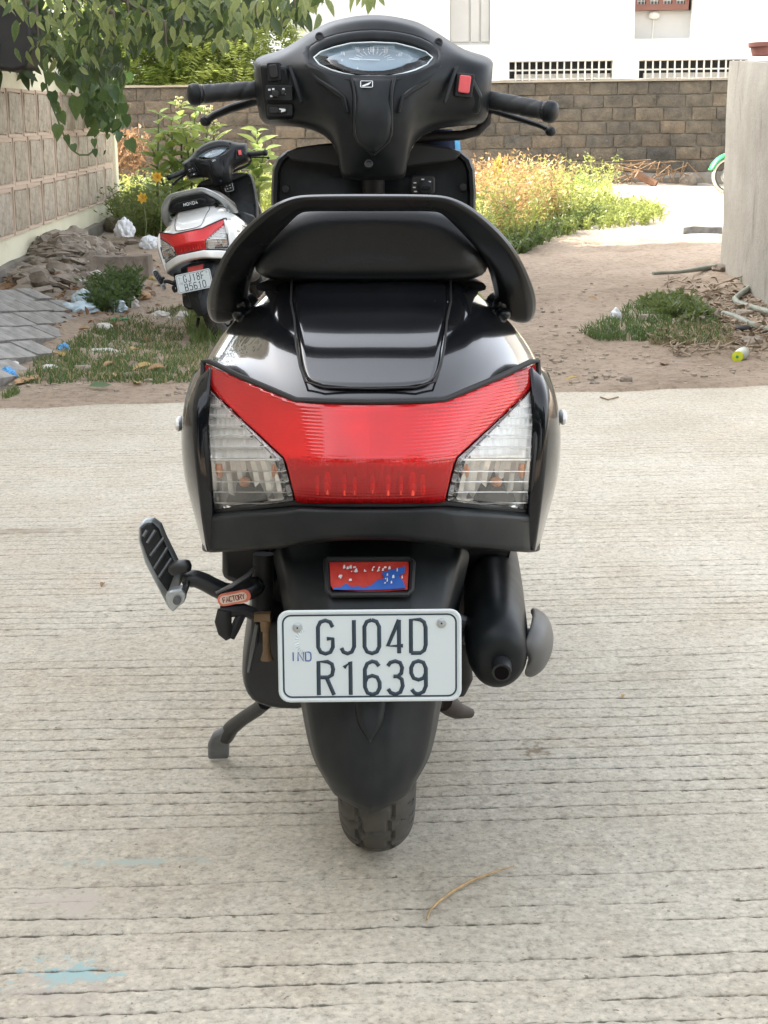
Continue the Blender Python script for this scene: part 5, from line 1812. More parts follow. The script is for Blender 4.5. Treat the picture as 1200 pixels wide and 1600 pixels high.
    b = MB(); b.tube([HP(758, 168, 2.70), HP(757, 190, 2.70), HP(742, 205, 2.70), HP(718, 211, 2.70), HP(680, 213, 2.70), HP(640, 218, 2.70)], .0085, 10)
    b.build('brake_cable', M_dark, root)
    return root


# scooter 1: on its side stand, leaning with the frame
s1 = empty('scooter', (G(581, 1330).x, CONTACT_Y, 0.0), (0, ROLL * 1.0, 0), 'black scooter seen from behind on its stand on the concrete road', 'scooter')
make_scooter(s1, M_black, M_rail_black, M_plastic_gray, ('GJ04D', 'R1639'))


# scooter 2: white, further back on the grass at left, leaning over on its stand with the bars turned left
g2 = gz(-0.90, 8.05) + 0.005
s2 = empty('scooter', (-0.872, 8.0, g2), (0, -R(11), -R(8.0)), 'white scooter with red tail lamp leaning on its stand on the grass', 'scooter')
make_scooter(s2, M_whitepaint, M_rail_silver, M_whitepaint, ('GJ18F', 'B5610'), white=True)
s2.scale = (0.95, 0.95, 0.95)
STEER = {'handlebar_cover', 'headlamp_cowl', 'instrument_bezel', 'instrument_dial', 'dip_switch', 'indicator_switch', 'horn_switch', 'starter_housing', 'grip', 'brake_lever', 'brake_cable'}
ax_p = Vector((0, 0.86, 0.93)); ax_d = Vector((0, -0.40, 0.917)).normalized()
M_st = Matrix.Translation(ax_p) @ Matrix.Rotation(R(13), 4, ax_d) @ Matrix.Translation(-ax_p)
for ch in s2.children:
    if ch.name.split('.')[0] in STEER:
        ch.matrix_local = M_st @ ch.matrix_local
# black pad with raised name across the tail of the white scooter
m = MB()
pd = [H(a, y, Y) for a, y, Y in ((-118, 395, 1.80), (-120, 420, 1.81), (-90, 428, 1.80), (90, 428, 1.80), (120, 420, 1.81), (118, 395, 1.80), (90, 385, 1.795), (-90, 385, 1.795))]
m.prism(pd, (0, .06, .01)); pad = m.build('back_pad', M_plastic, s2, bevel=.006)
m = MB(); text(m, 'HONDA', H(-42, 414, 1.797), Vector((1, 0, 0)), Vector((0, .1, .99)).normalized(), .0175, .0175, .0015, 1.0, .5); m.build('lettering', M_ink_white, pad)
# ================================================================== PLANTS
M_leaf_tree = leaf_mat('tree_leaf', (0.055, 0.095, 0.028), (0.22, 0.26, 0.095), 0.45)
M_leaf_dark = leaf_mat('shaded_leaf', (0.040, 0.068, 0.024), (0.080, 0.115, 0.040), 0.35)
M_leaf_vine = leaf_mat('vine_leaf', (0.035, 0.075, 0.024), (0.105, 0.165, 0.052), 0.35)
M_leaf_feather = leaf_mat('feathery_leaf', (0.13, 0.20, 0.050), (0.25, 0.30, 0.085), 0.6)
M_leaf_milk = leaf_mat('milkweed_leaf', (0.17, 0.25, 0.070), (0.30, 0.36, 0.11), 0.45)
M_leaf_bush = leaf_mat('bush_leaf', (0.055, 0.095, 0.028), (0.13, 0.165, 0.050), 0.5)
M_flower = leaf_mat('yellow_flower', (0.60, 0.36, 0.03), (0.70, 0.48, 0.06), 0.3)
M_pale_bloom = leaf_mat('pale_bloom', (0.45, 0.46, 0.26), (0.55, 0.55, 0.34), 0.4)
M_bark = mat('grey_brown_bark', (0.10, 0.08, 0.06), 0.9, scale=12, var=0.35, bmp=0.6)
M_stem = mat('green_stem', (0.12, 0.15, 0.06), 0.7, scale=20)
M_twig = mat('dry_twig', (0.21, 0.135, 0.075), 0.85, scale=25, var=0.35)
M_weed_green = leaf_mat('weed_green', (0.12, 0.18, 0.045), (0.27, 0.29, 0.075), 0.45)
M_weed_rust = leaf_mat('weed_rust', (0.20, 0.125, 0.055), (0.32, 0.225, 0.095), 0.4)
M_weed_yellow = leaf_mat('weed_yellow', (0.36, 0.31, 0.05), (0.45, 0.38, 0.08), 0.45)
M_grass = leaf_mat('short_grass', (0.055, 0.105, 0.028), (0.125, 0.175, 0.055), 0.35)
M_grass_dry = leaf_mat('dry_grass', (0.22, 0.19, 0.10), (0.30, 0.26, 0.14), 0.35)
M_dead_leaf = leaf_mat('dead_leaf', (0.17, 0.095, 0.045), (0.34, 0.22, 0.11), 0.2, 0.7)
M_yellow_leaf = leaf_mat('yellowed_leaf', (0.36, 0.25, 0.08), (0.45, 0.34, 0.14), 0.25, 0.6)


def leaf_verts(w=0.42, fold=0.10, droop=0.16, tip=1.0, heart=False):
    """leaf of length 1 along +Y, width w; returns verts, faces"""
    prof = [(0.0, 0.03), (0.12, 0.55), (0.32, 0.97), (0.55, 0.92), (0.78, 0.55), (1.0, 0.0)]
    if heart:
        prof = [(0.0, 0.06), (-0.06, 0.60), (0.16, 1.0), (0.42, 0.92), (0.72, 0.48), (1.0, 0.0)]
    vs, fs = [], []
    for i, (t, k) in enumerate(prof):
        z = -droop * t * t
        sp = 0.02 if (heart and i == 1) else max(t, 0)
        vs += [(-w / 2 * k, t, z + fold * k), (0, sp, z), (w / 2 * k, t, z + fold * k)]
    for i in range(len(prof) - 1):
        a = i * 3
        fs += [(a, a + 1, a + 4, a + 3), (a + 1, a + 2, a + 5, a + 4)]
    return vs, fs


def leaf_mesh(name, mt, **k):
    m = MB(); v, f = leaf_verts(**k); m.add(v, f)
    me = bpy.data.meshes.new(name); me.from_pydata(m.v, [], m.f); me.polygons.foreach_set('use_smooth', [True] * len(me.polygons)); me.materials.append(mt)
    return me


def frame(d, n):
    d = Vector(d).normalized(); n = Vector(n)
    x = d.cross(n)
    if x.length < 1e-4: x = d.orthogonal()
    x.normalize(); n = x.cross(d)
    return Matrix(((x.x, d.x, n.x, 0), (x.y, d.y, n.y, 0), (x.z, d.z, n.z, 0), (0, 0, 0, 1)))


def rv(a=1.0):
    return Vector((random.uniform(-a, a), random.uniform(-a, a), random.uniform(-a, a)))


def put_leaf(me, nm, parent, p, d, n, s, rel=True):
    o = bpy.data.objects.new(nm, me); COL.objects.link(o); o.parent = parent
    q = Vector(p) - (parent.location if rel else Vector())
    o.matrix_local = Matrix.Translation(q) @ frame(d, n) @ Matrix.Scale(s, 4)
    return o


def scatter(mb, p, d, n, s, lv):
    M = Matrix.Translation(Vector(p)) @ frame(d, n) @ Matrix.Scale(s, 4)
    mb.add([M @ Vector(v) for v in lv[0]], lv[1])


# ---- tree overhanging from the left: drooping leaves
def overhang_tree():
    base = Vector((-4.6, 9.6, 0.1))
    root = wempty('overhanging_tree', base, 'broad leaved tree drooping over the cream wall at top left', 'tree')
    m = MB(); m.tube([base + Vector((0, 0, -.2)), base + Vector((.1, 0, 1.2)), base + Vector((.25, -.1, 2.4)), base + Vector((.6, -.2, 3.4))], [.17, .14, .12, .09], 12)
    m.build('trunk', M_bark, root)
    top = base + Vector((.35, -.1, 2.6))
    twigs = []
    for px, py, Y in ((40, 10, 8.2), (120, 35, 8.6), (200, 20, 8.8), (285, 40, 8.6), (330, 20, 8.2), (400, 25, 8.0), (460, 10, 7.8), (575, -10, 7.6), (60, 60, 8.9), (180, 70, 9.2), (260, 85, 9.2)):
        e = P(px, py, Y)
        mid = (top + e) / 2 + Vector((0, 0, .45))
        b = MB(); b.tube([top, mid, e + Vector((0, 0, .18)), e], [.05, .03, .014, .005], 8)
        b.build('branch', M_bark, root)
        twigs.append(e)
    ms = [leaf_mesh('leaf', M_leaf_tree, w=w, fold=f, droop=dr) for w, f, dr in ((.40, .08, .25), (.34, .10, .15), (.46, .06, .30), (.38, .12, .35))]
    cl = [  # clumps in the photograph: x, y, spread x, spread y, count, depth
        (25, 25, 45, 40, 26, 8.0), (95, 35, 55, 45, 36, 8.3), (165, 45, 50, 50, 36, 8.8), (60, 75, 40, 30, 14, 8.6), (130, 85, 40, 35, 24, 9.0), (230, 35, 50, 45, 30, 8.8),
        (300, 18, 40, 30, 22, 8.5), (345, 40, 45, 35, 26, 8.2), (400, 35, 45, 33, 30, 8.0), (450, 22, 40, 26, 24, 7.9), (500, 6, 30, 16, 12, 7.8), (578, -2, 16, 12, 9, 7.6), (272, 80, 25, 30, 12, 8.9), (335, 75, 35, 16, 10, 8.4)]
    for cx, cy_, sx, sy, n_, Y in cl:
        for _ in range(n_):
            px = cx + random.gauss(0, .55) * sx; py = cy_ + random.gauss(0, .5) * sy
            p = P(px, py - 16, Y + random.uniform(-.35, .45))
            d = Vector((random.uniform(-.75, .75), random.uniform(-.6, .5), random.uniform(-1.1, -.25)))
            n = Vector((random.uniform(-.7, .7), -0.75, .6)) + rv(.45)
            put_leaf(random.choice(ms), 'leaf', root, p, d, n, random.uniform(.05, .12))
    # deeper and higher foliage as one mass
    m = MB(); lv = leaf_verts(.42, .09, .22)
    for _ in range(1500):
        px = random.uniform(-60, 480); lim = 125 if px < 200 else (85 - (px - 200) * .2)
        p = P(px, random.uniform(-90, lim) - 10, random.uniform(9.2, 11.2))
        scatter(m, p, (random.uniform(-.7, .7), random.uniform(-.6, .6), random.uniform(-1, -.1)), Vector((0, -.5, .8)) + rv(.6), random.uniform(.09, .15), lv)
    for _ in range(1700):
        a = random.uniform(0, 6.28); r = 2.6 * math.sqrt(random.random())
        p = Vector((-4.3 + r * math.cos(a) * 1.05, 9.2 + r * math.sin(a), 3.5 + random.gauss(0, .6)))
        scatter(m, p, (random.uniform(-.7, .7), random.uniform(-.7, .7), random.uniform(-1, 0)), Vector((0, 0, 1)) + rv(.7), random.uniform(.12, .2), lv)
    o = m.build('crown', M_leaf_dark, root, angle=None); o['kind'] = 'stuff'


overhang_tree()


# ---- heart-leaved creeper over the end of the left wall
def creeper():
    root = wempty('heart_leaved_creeper', P(150, 200, 12.0), 'heart leaved creeper trailing over the far end of the cream wall', 'creeper')
    ms = [leaf_mesh('leaf', M_leaf_vine, w=.85, fold=.08, droop=.2, heart=True), leaf_mesh('leaf', M_leaf_vine, w=.75, fold=.14, droop=.3, heart=True)]
    Y = 9.6
    strand = [(66, 100), (70, 118), (74, 140), (80, 162), (88, 182), (96, 202), (103, 220), (112, 234), (124, 242), (138, 242), (148, 234), (148, 222)]
    m = MB(); m.tube([P(x, y, Y) for x, y in strand], .006, 6); m.build('stem', M_stem, root)
    for x, y, s, dx in ((79, 118, .075, -.2), (82, 148, .085, .1), (70, 135, .05, -.4), (86, 165, .06, .2), (94, 180, .075, .3), (92, 200, .090, -.2), (104, 216, .055, .2), (114, 230, .045, .3), (147, 222, .05, .0), (148, 238, .045, .1), (90, 172, .05, .3)):
        put_leaf(random.choice(ms), 'leaf', root, P(x, y - 5, Y - .03), (dx, -.2, -1), (random.uniform(-.3, .3), -1, .3), s * 1.15)
    for x, y, s, dx in ((122, 152, .15, -.25), (96, 118, .13, .2), (108, 98, .13, -.1), (116, 108, .12, .3), (140, 100, .14, .2), (158, 75, .16, -.3)):
        put_leaf(random.choice(ms), 'leaf', root, P(x, y, 10.2), (dx, -.1, -1), (random.uniform(-.3, .3), -1, .2), s)
    for k in range(9):
        x0 = random.uniform(120, 165)
        pts = [P(x0 + random.uniform(-8, 8) + i * random.uniform(-1, 3), 90 + i * 17, 12.6 + random.uniform(-.2, .2)) for i in range(random.randint(5, 8))]
        m = MB(); m.tube(pts, .006, 6); m.build('stem', M_stem, root)
    for _ in range(210):
        y = random.triangular(55, 230, 120)
        x = 146 + (y - 120) * .16 + random.gauss(0, 20)
        put_leaf(random.choice(ms), 'leaf', root, P(x, y - 6, random.uniform(12.2, 13.4)), (random.uniform(-.8, .8), random.uniform(-.5, .3), random.uniform(-1, -.2)), (random.uniform(-.6, .6), -1, .5), random.uniform(.06, .13))
    for _ in range(26):
        put_leaf(random.choice(ms), 'leaf', root, P(random.gauss(170, 15), random.gauss(200, 12), random.uniform(13.6, 14.4)), rv(1), (random.uniform(-.6, .6), -1, .5), random.uniform(.04, .09))


creeper()


# ---- feathery trees beyond the block wall
def feather_tree(x, y, h, rad, n_, label, mt):
    root = wempty('feathery_tree', (x, y, .5), label, 'tree', 'feathery trees beyond the block wall')
    m = MB(); m.tube([(x, y, .3), (x + .05, y, h * .3), (x - .05, y, h * .55), (x, y, h * .8)], [.09, .07, .05, .03], 8)
    for k in range(5):
        a = random.uniform(0, 6.28); z = h * random.uniform(.3, .55)
        m.tube([(x, y, z), (x + rad * .4 * math.cos(a), y + rad * .4 * math.sin(a), z + h * .16), (x + rad * .8 * math.cos(a), y + rad * .8 * math.sin(a), z + h * .22)], [.045, .03, .01], 6)
    m.build('trunk', M_bark, root)
    m = MB()
    for _ in range(n_):
        # a drooping frond: a short rachis with pairs of leaflets
        a = random.uniform(0, 6.28); r = rad * random.random() ** .5
        zz = h * .32 + (h * .70) * random.random()
        k = math.sin(min(1, (zz - h * .25) / (h * .8)) * math.pi) ** .6
        p = Vector((x + r * k * math.cos(a), y + r * k * math.sin(a), zz))
        d = Vector((math.cos(a) * random.uniform(.2, 1), math.sin(a) * random.uniform(.2, 1) - .2, random.uniform(-.6, .5))).normalized()
        L_ = random.uniform(.22, .42)
        side = d.cross(Vector((0, 0, 1)) + rv(.3)).normalized(); up = side.cross(d)
        for i in range(6):
            q = p + d * (L_ * i / 6) - Vector((0, 0, .10 * L_ * (i / 6) ** 2))
            for s in (-1, 1):
                w = .035; l = random.uniform(.09, .15)
                e = (side * s + d * .5 - up * .25).normalized()
                m.add([q, q + e * l * .5 + d * w * .5, q + e * l, q + e * l * .5 - d * w * .4], [(0, 1, 2, 3)])
    m.build('crown', mt, root, angle=None, smooth=False)


for a in ((-4.3, 23.0, 4.6, 1.4, 2000, 'pale green feathery tree half behind the creeper leaves', M_leaf_feather),
          (-3.1, 23.4, 3.5, 1.3, 2200, 'bright feathery tree behind the wall left of the handlebar', M_leaf_feather),
          (-2.0, 22.8, 3.1, 1.1, 1800, 'low feathery tree beside the white building corner', M_leaf_feather),
          (-5.8, 24.5, 5.5, 1.7, 1600, 'tall feathery tree farthest left beyond the block wall', M_leaf_bush),
          (-3.4, 25.8, 5.4, 1.6, 1800, 'dark feathery tree standing behind the bright ones', M_leaf_bush)):
    feather_tree(*a)


# ---- milkweed behind the white scooter
def milkweed(name, label, stems, Y, seed, bloom=True):
    random.seed(seed)
    g = G(300, 300)
    b0 = P(stems[0][0][0], 300, Y); base = Vector((b0.x, Y, gz(b0.x, Y)))
    root = wempty(name, base, label, 'plant')
    ms = [leaf_mesh('leaf', M_leaf_milk, w=w, fold=.10, droop=dr) for w, dr in ((.50, .1), (.56, .25), (.44, .2))]
    for (x1, y1), (x2, y2) in stems:
        top = P(x2, y2, Y + random.uniform(-.2, .2)); bot = base + Vector((random.uniform(-.12, .12), random.uniform(-.1, .1), 0)); bot.x = base.x + (P(x1, y1, Y).x - base.x) * .6
        mid = P(x1, y1, Y + random.uniform(-.1, .1))
        m = MB(); m.tube([bot, mid, top], [.014, .011, .006], 8); m.build('stem', M_stem, root)
        n_ = 8
        for i in range(n_ + 1):
            t = i / n_
            p = mid.lerp(top, t)
            a = i * 1.6 + random.uniform(-.3, .3)
            for s in (0, math.pi):
                d = Vector((math.cos(a + s), math.sin(a + s) * .8, random.uniform(.2, .9)))
                put_leaf(random.choice(ms), 'leaf', root, p, d, Vector((0, -.4, 1)) + rv(.3), random.uniform(.13, .21) * (1.0 if t < .8 else .75))
        if bloom and random.random() < .75:
            m = MB()
            for _ in range(14):
                m.ellipsoid(top + rv(.045) + Vector((0, 0, .03)), (.014, .014, .012), 6, 4)
            m.build('blossom', M_pale_bloom, root)


milkweed('milkweed', 'tall yellow green milkweed behind the white scooter handlebar', [((246, 300), (248, 178)), ((270, 300), (268, 190)), ((285, 290), (282, 165)), ((300, 290), (305, 172)), ((318, 290), (325, 180)), ((262, 310), (236, 225)), ((280, 300), (262, 222)), ((300, 290), (290, 205)), ((330, 290), (335, 200))], 13.3, 21)
milkweed('milkweed', 'young milkweed with round leaves right of the white scooter', [((402, 290), (402, 205)), ((398, 300), (414, 235)), ((405, 300), (398, 240))], 13.2, 22, False)
# two yellow flowers
random.seed(5)
for x, y, lab in ((246, 277, 'yellow flower by the left grip of the white scooter'), (223, 309, 'small yellow flower low beside the white scooter tail')):
    c = P(x, y, 12.6)
    root = wempty('yellow_flower', (c.x, c.y, gz(c.x, c.y)), lab, 'flower')
    m = MB(); m.tube([(c.x, c.y, gz(c.x, c.y)), (c.x + .02, c.y, (c.z + gz(c.x, c.y)) / 2), c], .005, 6); m.build('stem', M_stem, root)
    me = leaf_mesh('petal', M_flower, w=.6, fold=.1, droop=.1)
    for k in range(7):
        a = k * .9
        put_leaf(me, 'petal', root, c, (math.cos(a), -.5, math.sin(a)), (0, -1, .2), .055)


# ---- scattered vegetation built as masses
def blades(name, mt, pts, label, lmin, lmax, w=.006, lean=.5, kind='stuff', leaflets=0, cat=None):
    vs, fs = [], []
    for p in pts:
        L_ = random.uniform(lmin, lmax)
        a = random.uniform(0, 6.28); ln = random.uniform(0.05, lean)
        d = Vector((math.cos(a) * ln, math.sin(a) * ln, 1)).normalized()
        a2 = random.uniform(0, 6.28); s = Vector((math.cos(a2), math.sin(a2), 0)) * w
        b = len(vs)
        p = Vector(p); q = p + d * L_ * .55; t = p + d * L_ + Vector((math.cos(a), math.sin(a), -.4)) * L_ * ln * .3
        vs += [p - s, p + s, q + s * .8, q - s * .8, t]
        fs += [(b, b + 1, b + 2, b + 3), (b + 3, b + 2, b + 4)]
        for k in range(leaflets):
            f = random.uniform(.25, 1.0)
            c = p.lerp(q, f / .55) if f < .55 else q.lerp(t, (f - .55) / .45)
            e = Vector((random.uniform(-1, 1), random.uniform(-1, 1), random.uniform(-.2, .8))).normalized() * random.uniform(.03, .06)
            n = Vector((random.uniform(-1, 1), random.uniform(-1, 1), random.uniform(-1, 1))).normalized() * .010
            b = len(vs)
            vs += [c, c + e * .5 + n, c + e, c + e * .5 - n]
            fs.append((b, b + 1, b + 2, b + 3))
    me = bpy.data.meshes.new(name)
    me.from_pydata([tuple(v) for v in vs], [], fs)
    me.materials.append(mt)
    o = bpy.data.objects.new(name, me); COL.objects.link(o)
    return tag(o, label, cat, kind=kind)


def in_px(poly, n_, gauss=None):
    """ground points seen inside a pixel polygon"""
    xs = [p[0] for p in poly]; ys = [p[1] for p in poly]
    out = []
    while len(out) < n_:
        x, y = random.uniform(min(xs), max(xs)), random.uniform(min(ys), max(ys))
        c = False
        for i in range(len(poly)):
            (x1, y1), (x2, y2) = poly[i], poly[i - 1]
            if (y1 > y) != (y2 > y) and x < (x2 - x1) * (y - y1) / (y2 - y1) + x1:
                c = not c
        if c:
            if noise.noise((x * .05, y * .12, 3.1)) > -.25 + random.uniform(-.25, .2):
                out.append(G(x, y))
    return out


random.seed(11)
wp = [(742, 398), (800, 398), (850, 372), (905, 355), (955, 330), (955, 306), (900, 312), (850, 318), (742, 330)]
blades('green_weeds', M_weed_green, in_px(wp, 720), 'bright yellow green weeds in front of the block wall', .12, .60, .0035, .5, leaflets=10)
blades('low_weeds', M_leaf_bush, in_px([(742, 402), (815, 400), (860, 378), (940, 350), (930, 340), (840, 365), (742, 370)], 700), 'low dark weeds along the lane edge', .06, .18, .008, .7, leaflets=6)
blades('rust_weeds', M_weed_rust, in_px([(780, 388), (850, 368), (885, 335), (810, 328), (745, 340)], 560), 'rust coloured dry weeds among the green ones', .25, .66, .003, .4, leaflets=12)
blades('rust_weeds', M_weed_rust, in_px([(745, 345), (790, 340), (790, 325), (745, 325)], 120), 'dry weeds behind the leg shield', .4, .6, .004, .3, leaflets=11)
blades('lane_weeds', M_weed_green, in_px([(870, 372), (930, 362), (1035, 350), (1030, 330), (950, 318), (900, 335)], 620), 'short sunlit weeds at the lane bend', .07, .17, .006, .6, leaflets=6)
# yellow plume
g = G(782, 345)
root = wempty('yellow_plume_weed', g, 'tall bright yellow weed plume rising among the weeds', 'plant')
m = MB()
for k in range(5):
    top = P(775 + k * 4, 250 + abs(k - 1) * 10, g.y); m.tube([g, g.lerp(top, .6) + rv(.02), top], [.006, .005, .003], 6)
m.build('stem', M_stem, root)
me = leaf_mesh('leaf', M_weed_yellow, w=.25, fold=.1, droop=.1)
for k in range(60):
    p = P(random.gauss(781, 5), random.uniform(250, 290), g.y + random.uniform(-.05, .05))
    put_leaf(me, 'leaf', root, p, (random.uniform(-.6, .6), random.uniform(-.4, .4), 1), (0, -1, .2), random.uniform(.05, .09))
# broad-leaved low plant by the wall
c = G(885, 318)
root = wempty('broad_leaf_plant', c, 'low broad leaved green plant at the foot of the wall', 'plant')
me = leaf_mesh('leaf', M_leaf_milk, w=.42, fold=.12, droop=.35)
for k in range(26):
    p = P(random.uniform(848, 930), random.uniform(282, 300), c.y + random.uniform(-.2, .2))
    put_leaf(me, 'leaf', root, p, (random.uniform(-1, 1), random.uniform(-.8, .3), random.uniform(.0, .7)), (0, -.5, 1), random.uniform(.14, .24))
m = MB()
for k in range(6):
    m.tube([c + rv(.05), P(random.uniform(850, 925), random.uniform(285, 300), c.y)], .008, 6)
m.build('stem', M_stem, root)
# grass
gp = [(30, 600), (60, 560), (110, 535), (160, 505), (230, 490), (330, 470), (345, 600), (250, 605), (120, 600)]
blades('left_grass', M_grass, in_px(gp, 8500), 'short green grass under the white scooter', .012, .048, .0028, .9)
blades('dry_left_grass', M_grass_dry, in_px(gp, 1600), 'straw coloured blades in the left grass', .02, .06, .0025, .9)
blades('scooter_grass', M_grass, in_px([(290, 515), (296, 490), (350, 478), (355, 540), (300, 540)], 900), 'longer green grass around the white scooter wheel', .05, .12, .0035, .7)
blades('shoulder_grass', M_grass, in_px([(5, 628), (28, 620), (30, 612), (5, 614)], 120), 'tuft of grass by the road edge', .02, .05, .0025, .8)
rp = [(905, 520), (960, 495), (1000, 470), (1060, 462), (1110, 490), (1145, 530), (1100, 545), (1000, 535), (930, 532)]
blades('right_grass', M_grass, in_px(rp, 3800), 'patch of short green grass in the dirt', .02, .06, .003, .9)
blades('dry_right_grass', M_grass_dry, in_px([(1010, 540), (1040, 512), (1140, 512), (1150, 545)], 1500), 'straw coloured grass at the patch edge', .02, .05, .003, .9)
blades('low_green_herbs', M_leaf_bush, in_px([(1000, 480), (1060, 470), (1110, 500), (1060, 508)], 240), 'low green herbs in the dirt patch', .04, .09, .006, .9, leaflets=7)
blades('green_herbs', M_leaf_bush, in_px([(140, 490), (150, 462), (185, 440), (215, 452), (212, 480), (180, 492)], 420), 'leafy green herbs among the litter', .06, .16, .006, .8, leaflets=8)
blades('bank_bushes', M_leaf_bush, in_px([(185, 372), (190, 335), (250, 320), (300, 340), (300, 380)], 900), 'tangled green bushes beyond the rubble', .15, .5, .008, .8, leaflets=12)
blades('bank_bushes', M_weed_green, in_px([(185, 345), (190, 325), (330, 315), (330, 345)], 500), 'sunlit weeds beyond the rubble', .12, .45, .007, .7, leaflets=10)
blades('bush_by_scooter', M_weed_green, in_px([(395, 345), (395, 318), (428, 318), (428, 345)], 200), 'sunlit weeds right of the white scooter', .2, .5, .007, .6, leaflets=10)
# dry creeper on the wall at left
c = Vector((P(205, 240, 19.4).x, 19.4, gz(-3.4, 19.4)))
root = wempty('dry_creeper', c, 'tangle of dry brown creeper against the block wall', 'creeper')
m = MB()
for k in range(70):
    p = P(random.uniform(168, 228), random.uniform(250, 275), 19.5); q = p + Vector((random.uniform(-.3, .3), random.uniform(-.35, .1), random.uniform(.05, .5)))
    m.tube([p, p.lerp(q, .5) + rv(.08), q], [.008, .007, .003], 5)
o = m.build('twigs', M_twig, root); o['kind'] = 'stuff'
m = MB(); lv = leaf_verts(.45, .15, .2)
for k in range(200):
    scatter(m, P(random.gauss(200, 16), random.gauss(232, 16), random.uniform(19.1, 19.7)), rv(1), rv(1), random.uniform(.05, .10), lv)
o = m.build('dry_leaves', M_dead_leaf, root, angle=None); o['kind'] = 'stuff'
# ================================================================== STONES, LITTER AND SMALL THINGS
random.seed(31)
M_rock = mat('grey_brown_rubble', (0.235, 0.20, 0.16), 0.95, scale=9, var=0.35, bmp=0.7, bscale=40, dist=.01)
M_rock_dark = mat('dark_earthy_stone', (0.165, 0.135, 0.105), 0.95, scale=9, var=0.35, bmp=0.7, bscale=40, dist=.01)
M_paver = mat('grey_paver', (0.215, 0.208, 0.19), 0.9, scale=16, var=0.35, bmp=0.4, bscale=90, dist=.004)
M_bag = mat('white_plastic_film', (0.62, 0.64, 0.66), 0.25, scale=8, var=0.1)
M_bag_clear = mat('bluish_plastic_film', (0.40, 0.50, 0.55), 0.22, scale=8, var=0.2)
M_paper = mat('dirty_white_paper', (0.55, 0.53, 0.49), 0.8, scale=9, var=0.15)
M_wrap_blue = mat('blue_wrapper', (0.02, 0.20, 0.55), 0.3, scale=30, var=0.3, col2=(0.10, 0.40, 0.65))
M_wrap_green = mat('green_wrapper', (0.04, 0.24, 0.08), 0.35, scale=30)
M_hose = mat('grey_green_hose', (0.20, 0.21, 0.17), 0.6, scale=14, var=0.2)
M_pot = mat('terracotta', (0.25, 0.10, 0.08), 0.7, scale=8)
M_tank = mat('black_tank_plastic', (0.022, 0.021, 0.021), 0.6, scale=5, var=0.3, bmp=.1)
M_green_paint = mat('green_enamel', (0.01, 0.24, 0.07), 0.3, scale=8, coat=.5)
M_white_tyre = mat('whitewall', (0.55, 0.53, 0.47), 0.7, scale=10)
M_card = mat('brown_cardboard', (0.34, 0.21, 0.11), 0.8, scale=12, var=0.2)


def rock(name, c, r, label, cat='stone', mt=None, group=None, flat=.6, rot=None):
    m = MB()
    rx, ry, rz = (r, r * random.uniform(.7, 1), r * flat) if not hasattr(r, '__len__') else r
    bm = bmesh.new(); bmesh.ops.create_icosphere(bm, subdivisions=3, radius=1)
    sd = random.uniform(0, 99)
    for v in bm.verts:
        n_ = noise.noise(v.co * 1.3 + Vector((sd, 0, 0))) * .35 + noise.noise(v.co * 3.5 + Vector((0, sd, 0))) * .14
        k = 1 + n_
        co = v.co * k
        # flatten some sides so it reads as broken stone
        co.z = min(co.z, .72); co.x = max(min(co.x, .8), -.85)
        v.co = Vector((co.x * rx, co.y * ry, co.z * rz))
    a = random.uniform(0, 6.28)
    for v in bm.verts: v.co.rotate(Euler((random.uniform(-.0, .0), rot or 0, a)))
    me = bpy.data.meshes.new(name); bm.to_mesh(me); bm.free()
    me.polygons.foreach_set('use_smooth', [True] * len(me.polygons)); me.set_sharp_from_angle(angle=R(28))
    me.materials.append(mt or M_rock)
    o = bpy.data.objects.new(name, me); COL.objects.link(o)
    o.location = (c[0], c[1], c[2] + rz * .45)
    return tag(o, label, cat, group)


# ---- rubble heap along the left wall
def heap_h(x, y):
    return .17 * math.exp(-((x - 100) / 60) ** 2 - ((y - 412) / 24) ** 2)


heap = [((78, 395), .20, 'large pale broken stone topping the rubble heap'), ((118, 385), .19, 'flat brown stone high on the rubble heap'), ((60, 412), .17, 'grey stone on the left slope of the rubble heap'),
        ((95, 425), .16, 'rounded stone at the front of the rubble heap'), ((135, 395), .17, 'dark stone leaning on the rubble heap'), ((150, 380), .16, 'brown stone behind the plastic bag'),
        ((70, 435), .15, 'earthy stone low on the rubble heap'), ((110, 408), .14, 'small stone in the middle of the rubble'), ((160, 392), .15, 'stone beside the white plastic bag'), ((40, 425), .13, 'stone near the wall foot at left')]
for (x, y), r, lab in heap:
    g = G(x, y + 14)
    rock('stone', (g.x, g.y, g.z + heap_h(x, y + 14) - .02), (r * random.uniform(.6, .85), r * .55, r * random.uniform(.28, .45)), lab, mt=random.choice([M_rock, M_rock, M_rock_dark]), rot=random.uniform(-.7, .7))
m = MB()
for _ in range(1500):
    x = random.gauss(95, 45); y = random.gauss(420, 20)
    if x < 15 or x > 205 or y > 478 or y < 372: continue
    g = G(x, y); s = random.uniform(.02, .07) if random.random() < .35 else random.uniform(.010, .032)
    hgt = heap_h(x, y)
    m.ellipsoid((g.x, g.y, g.z + hgt + s * .3), (s * random.uniform(.8, 1.8), s, s * random.uniform(.25, .6)), 6, 4, Matrix.Rotation(random.uniform(0, 6), 3, 'Z') @ Matrix.Rotation(random.uniform(-.7, .7), 3, 'X'), .25)
tag(m.build('rubble', M_rock, smooth=True, angle=25), 'broken stones and earth heaped along the left wall', kind='stuff')
m = MB()
N = 16
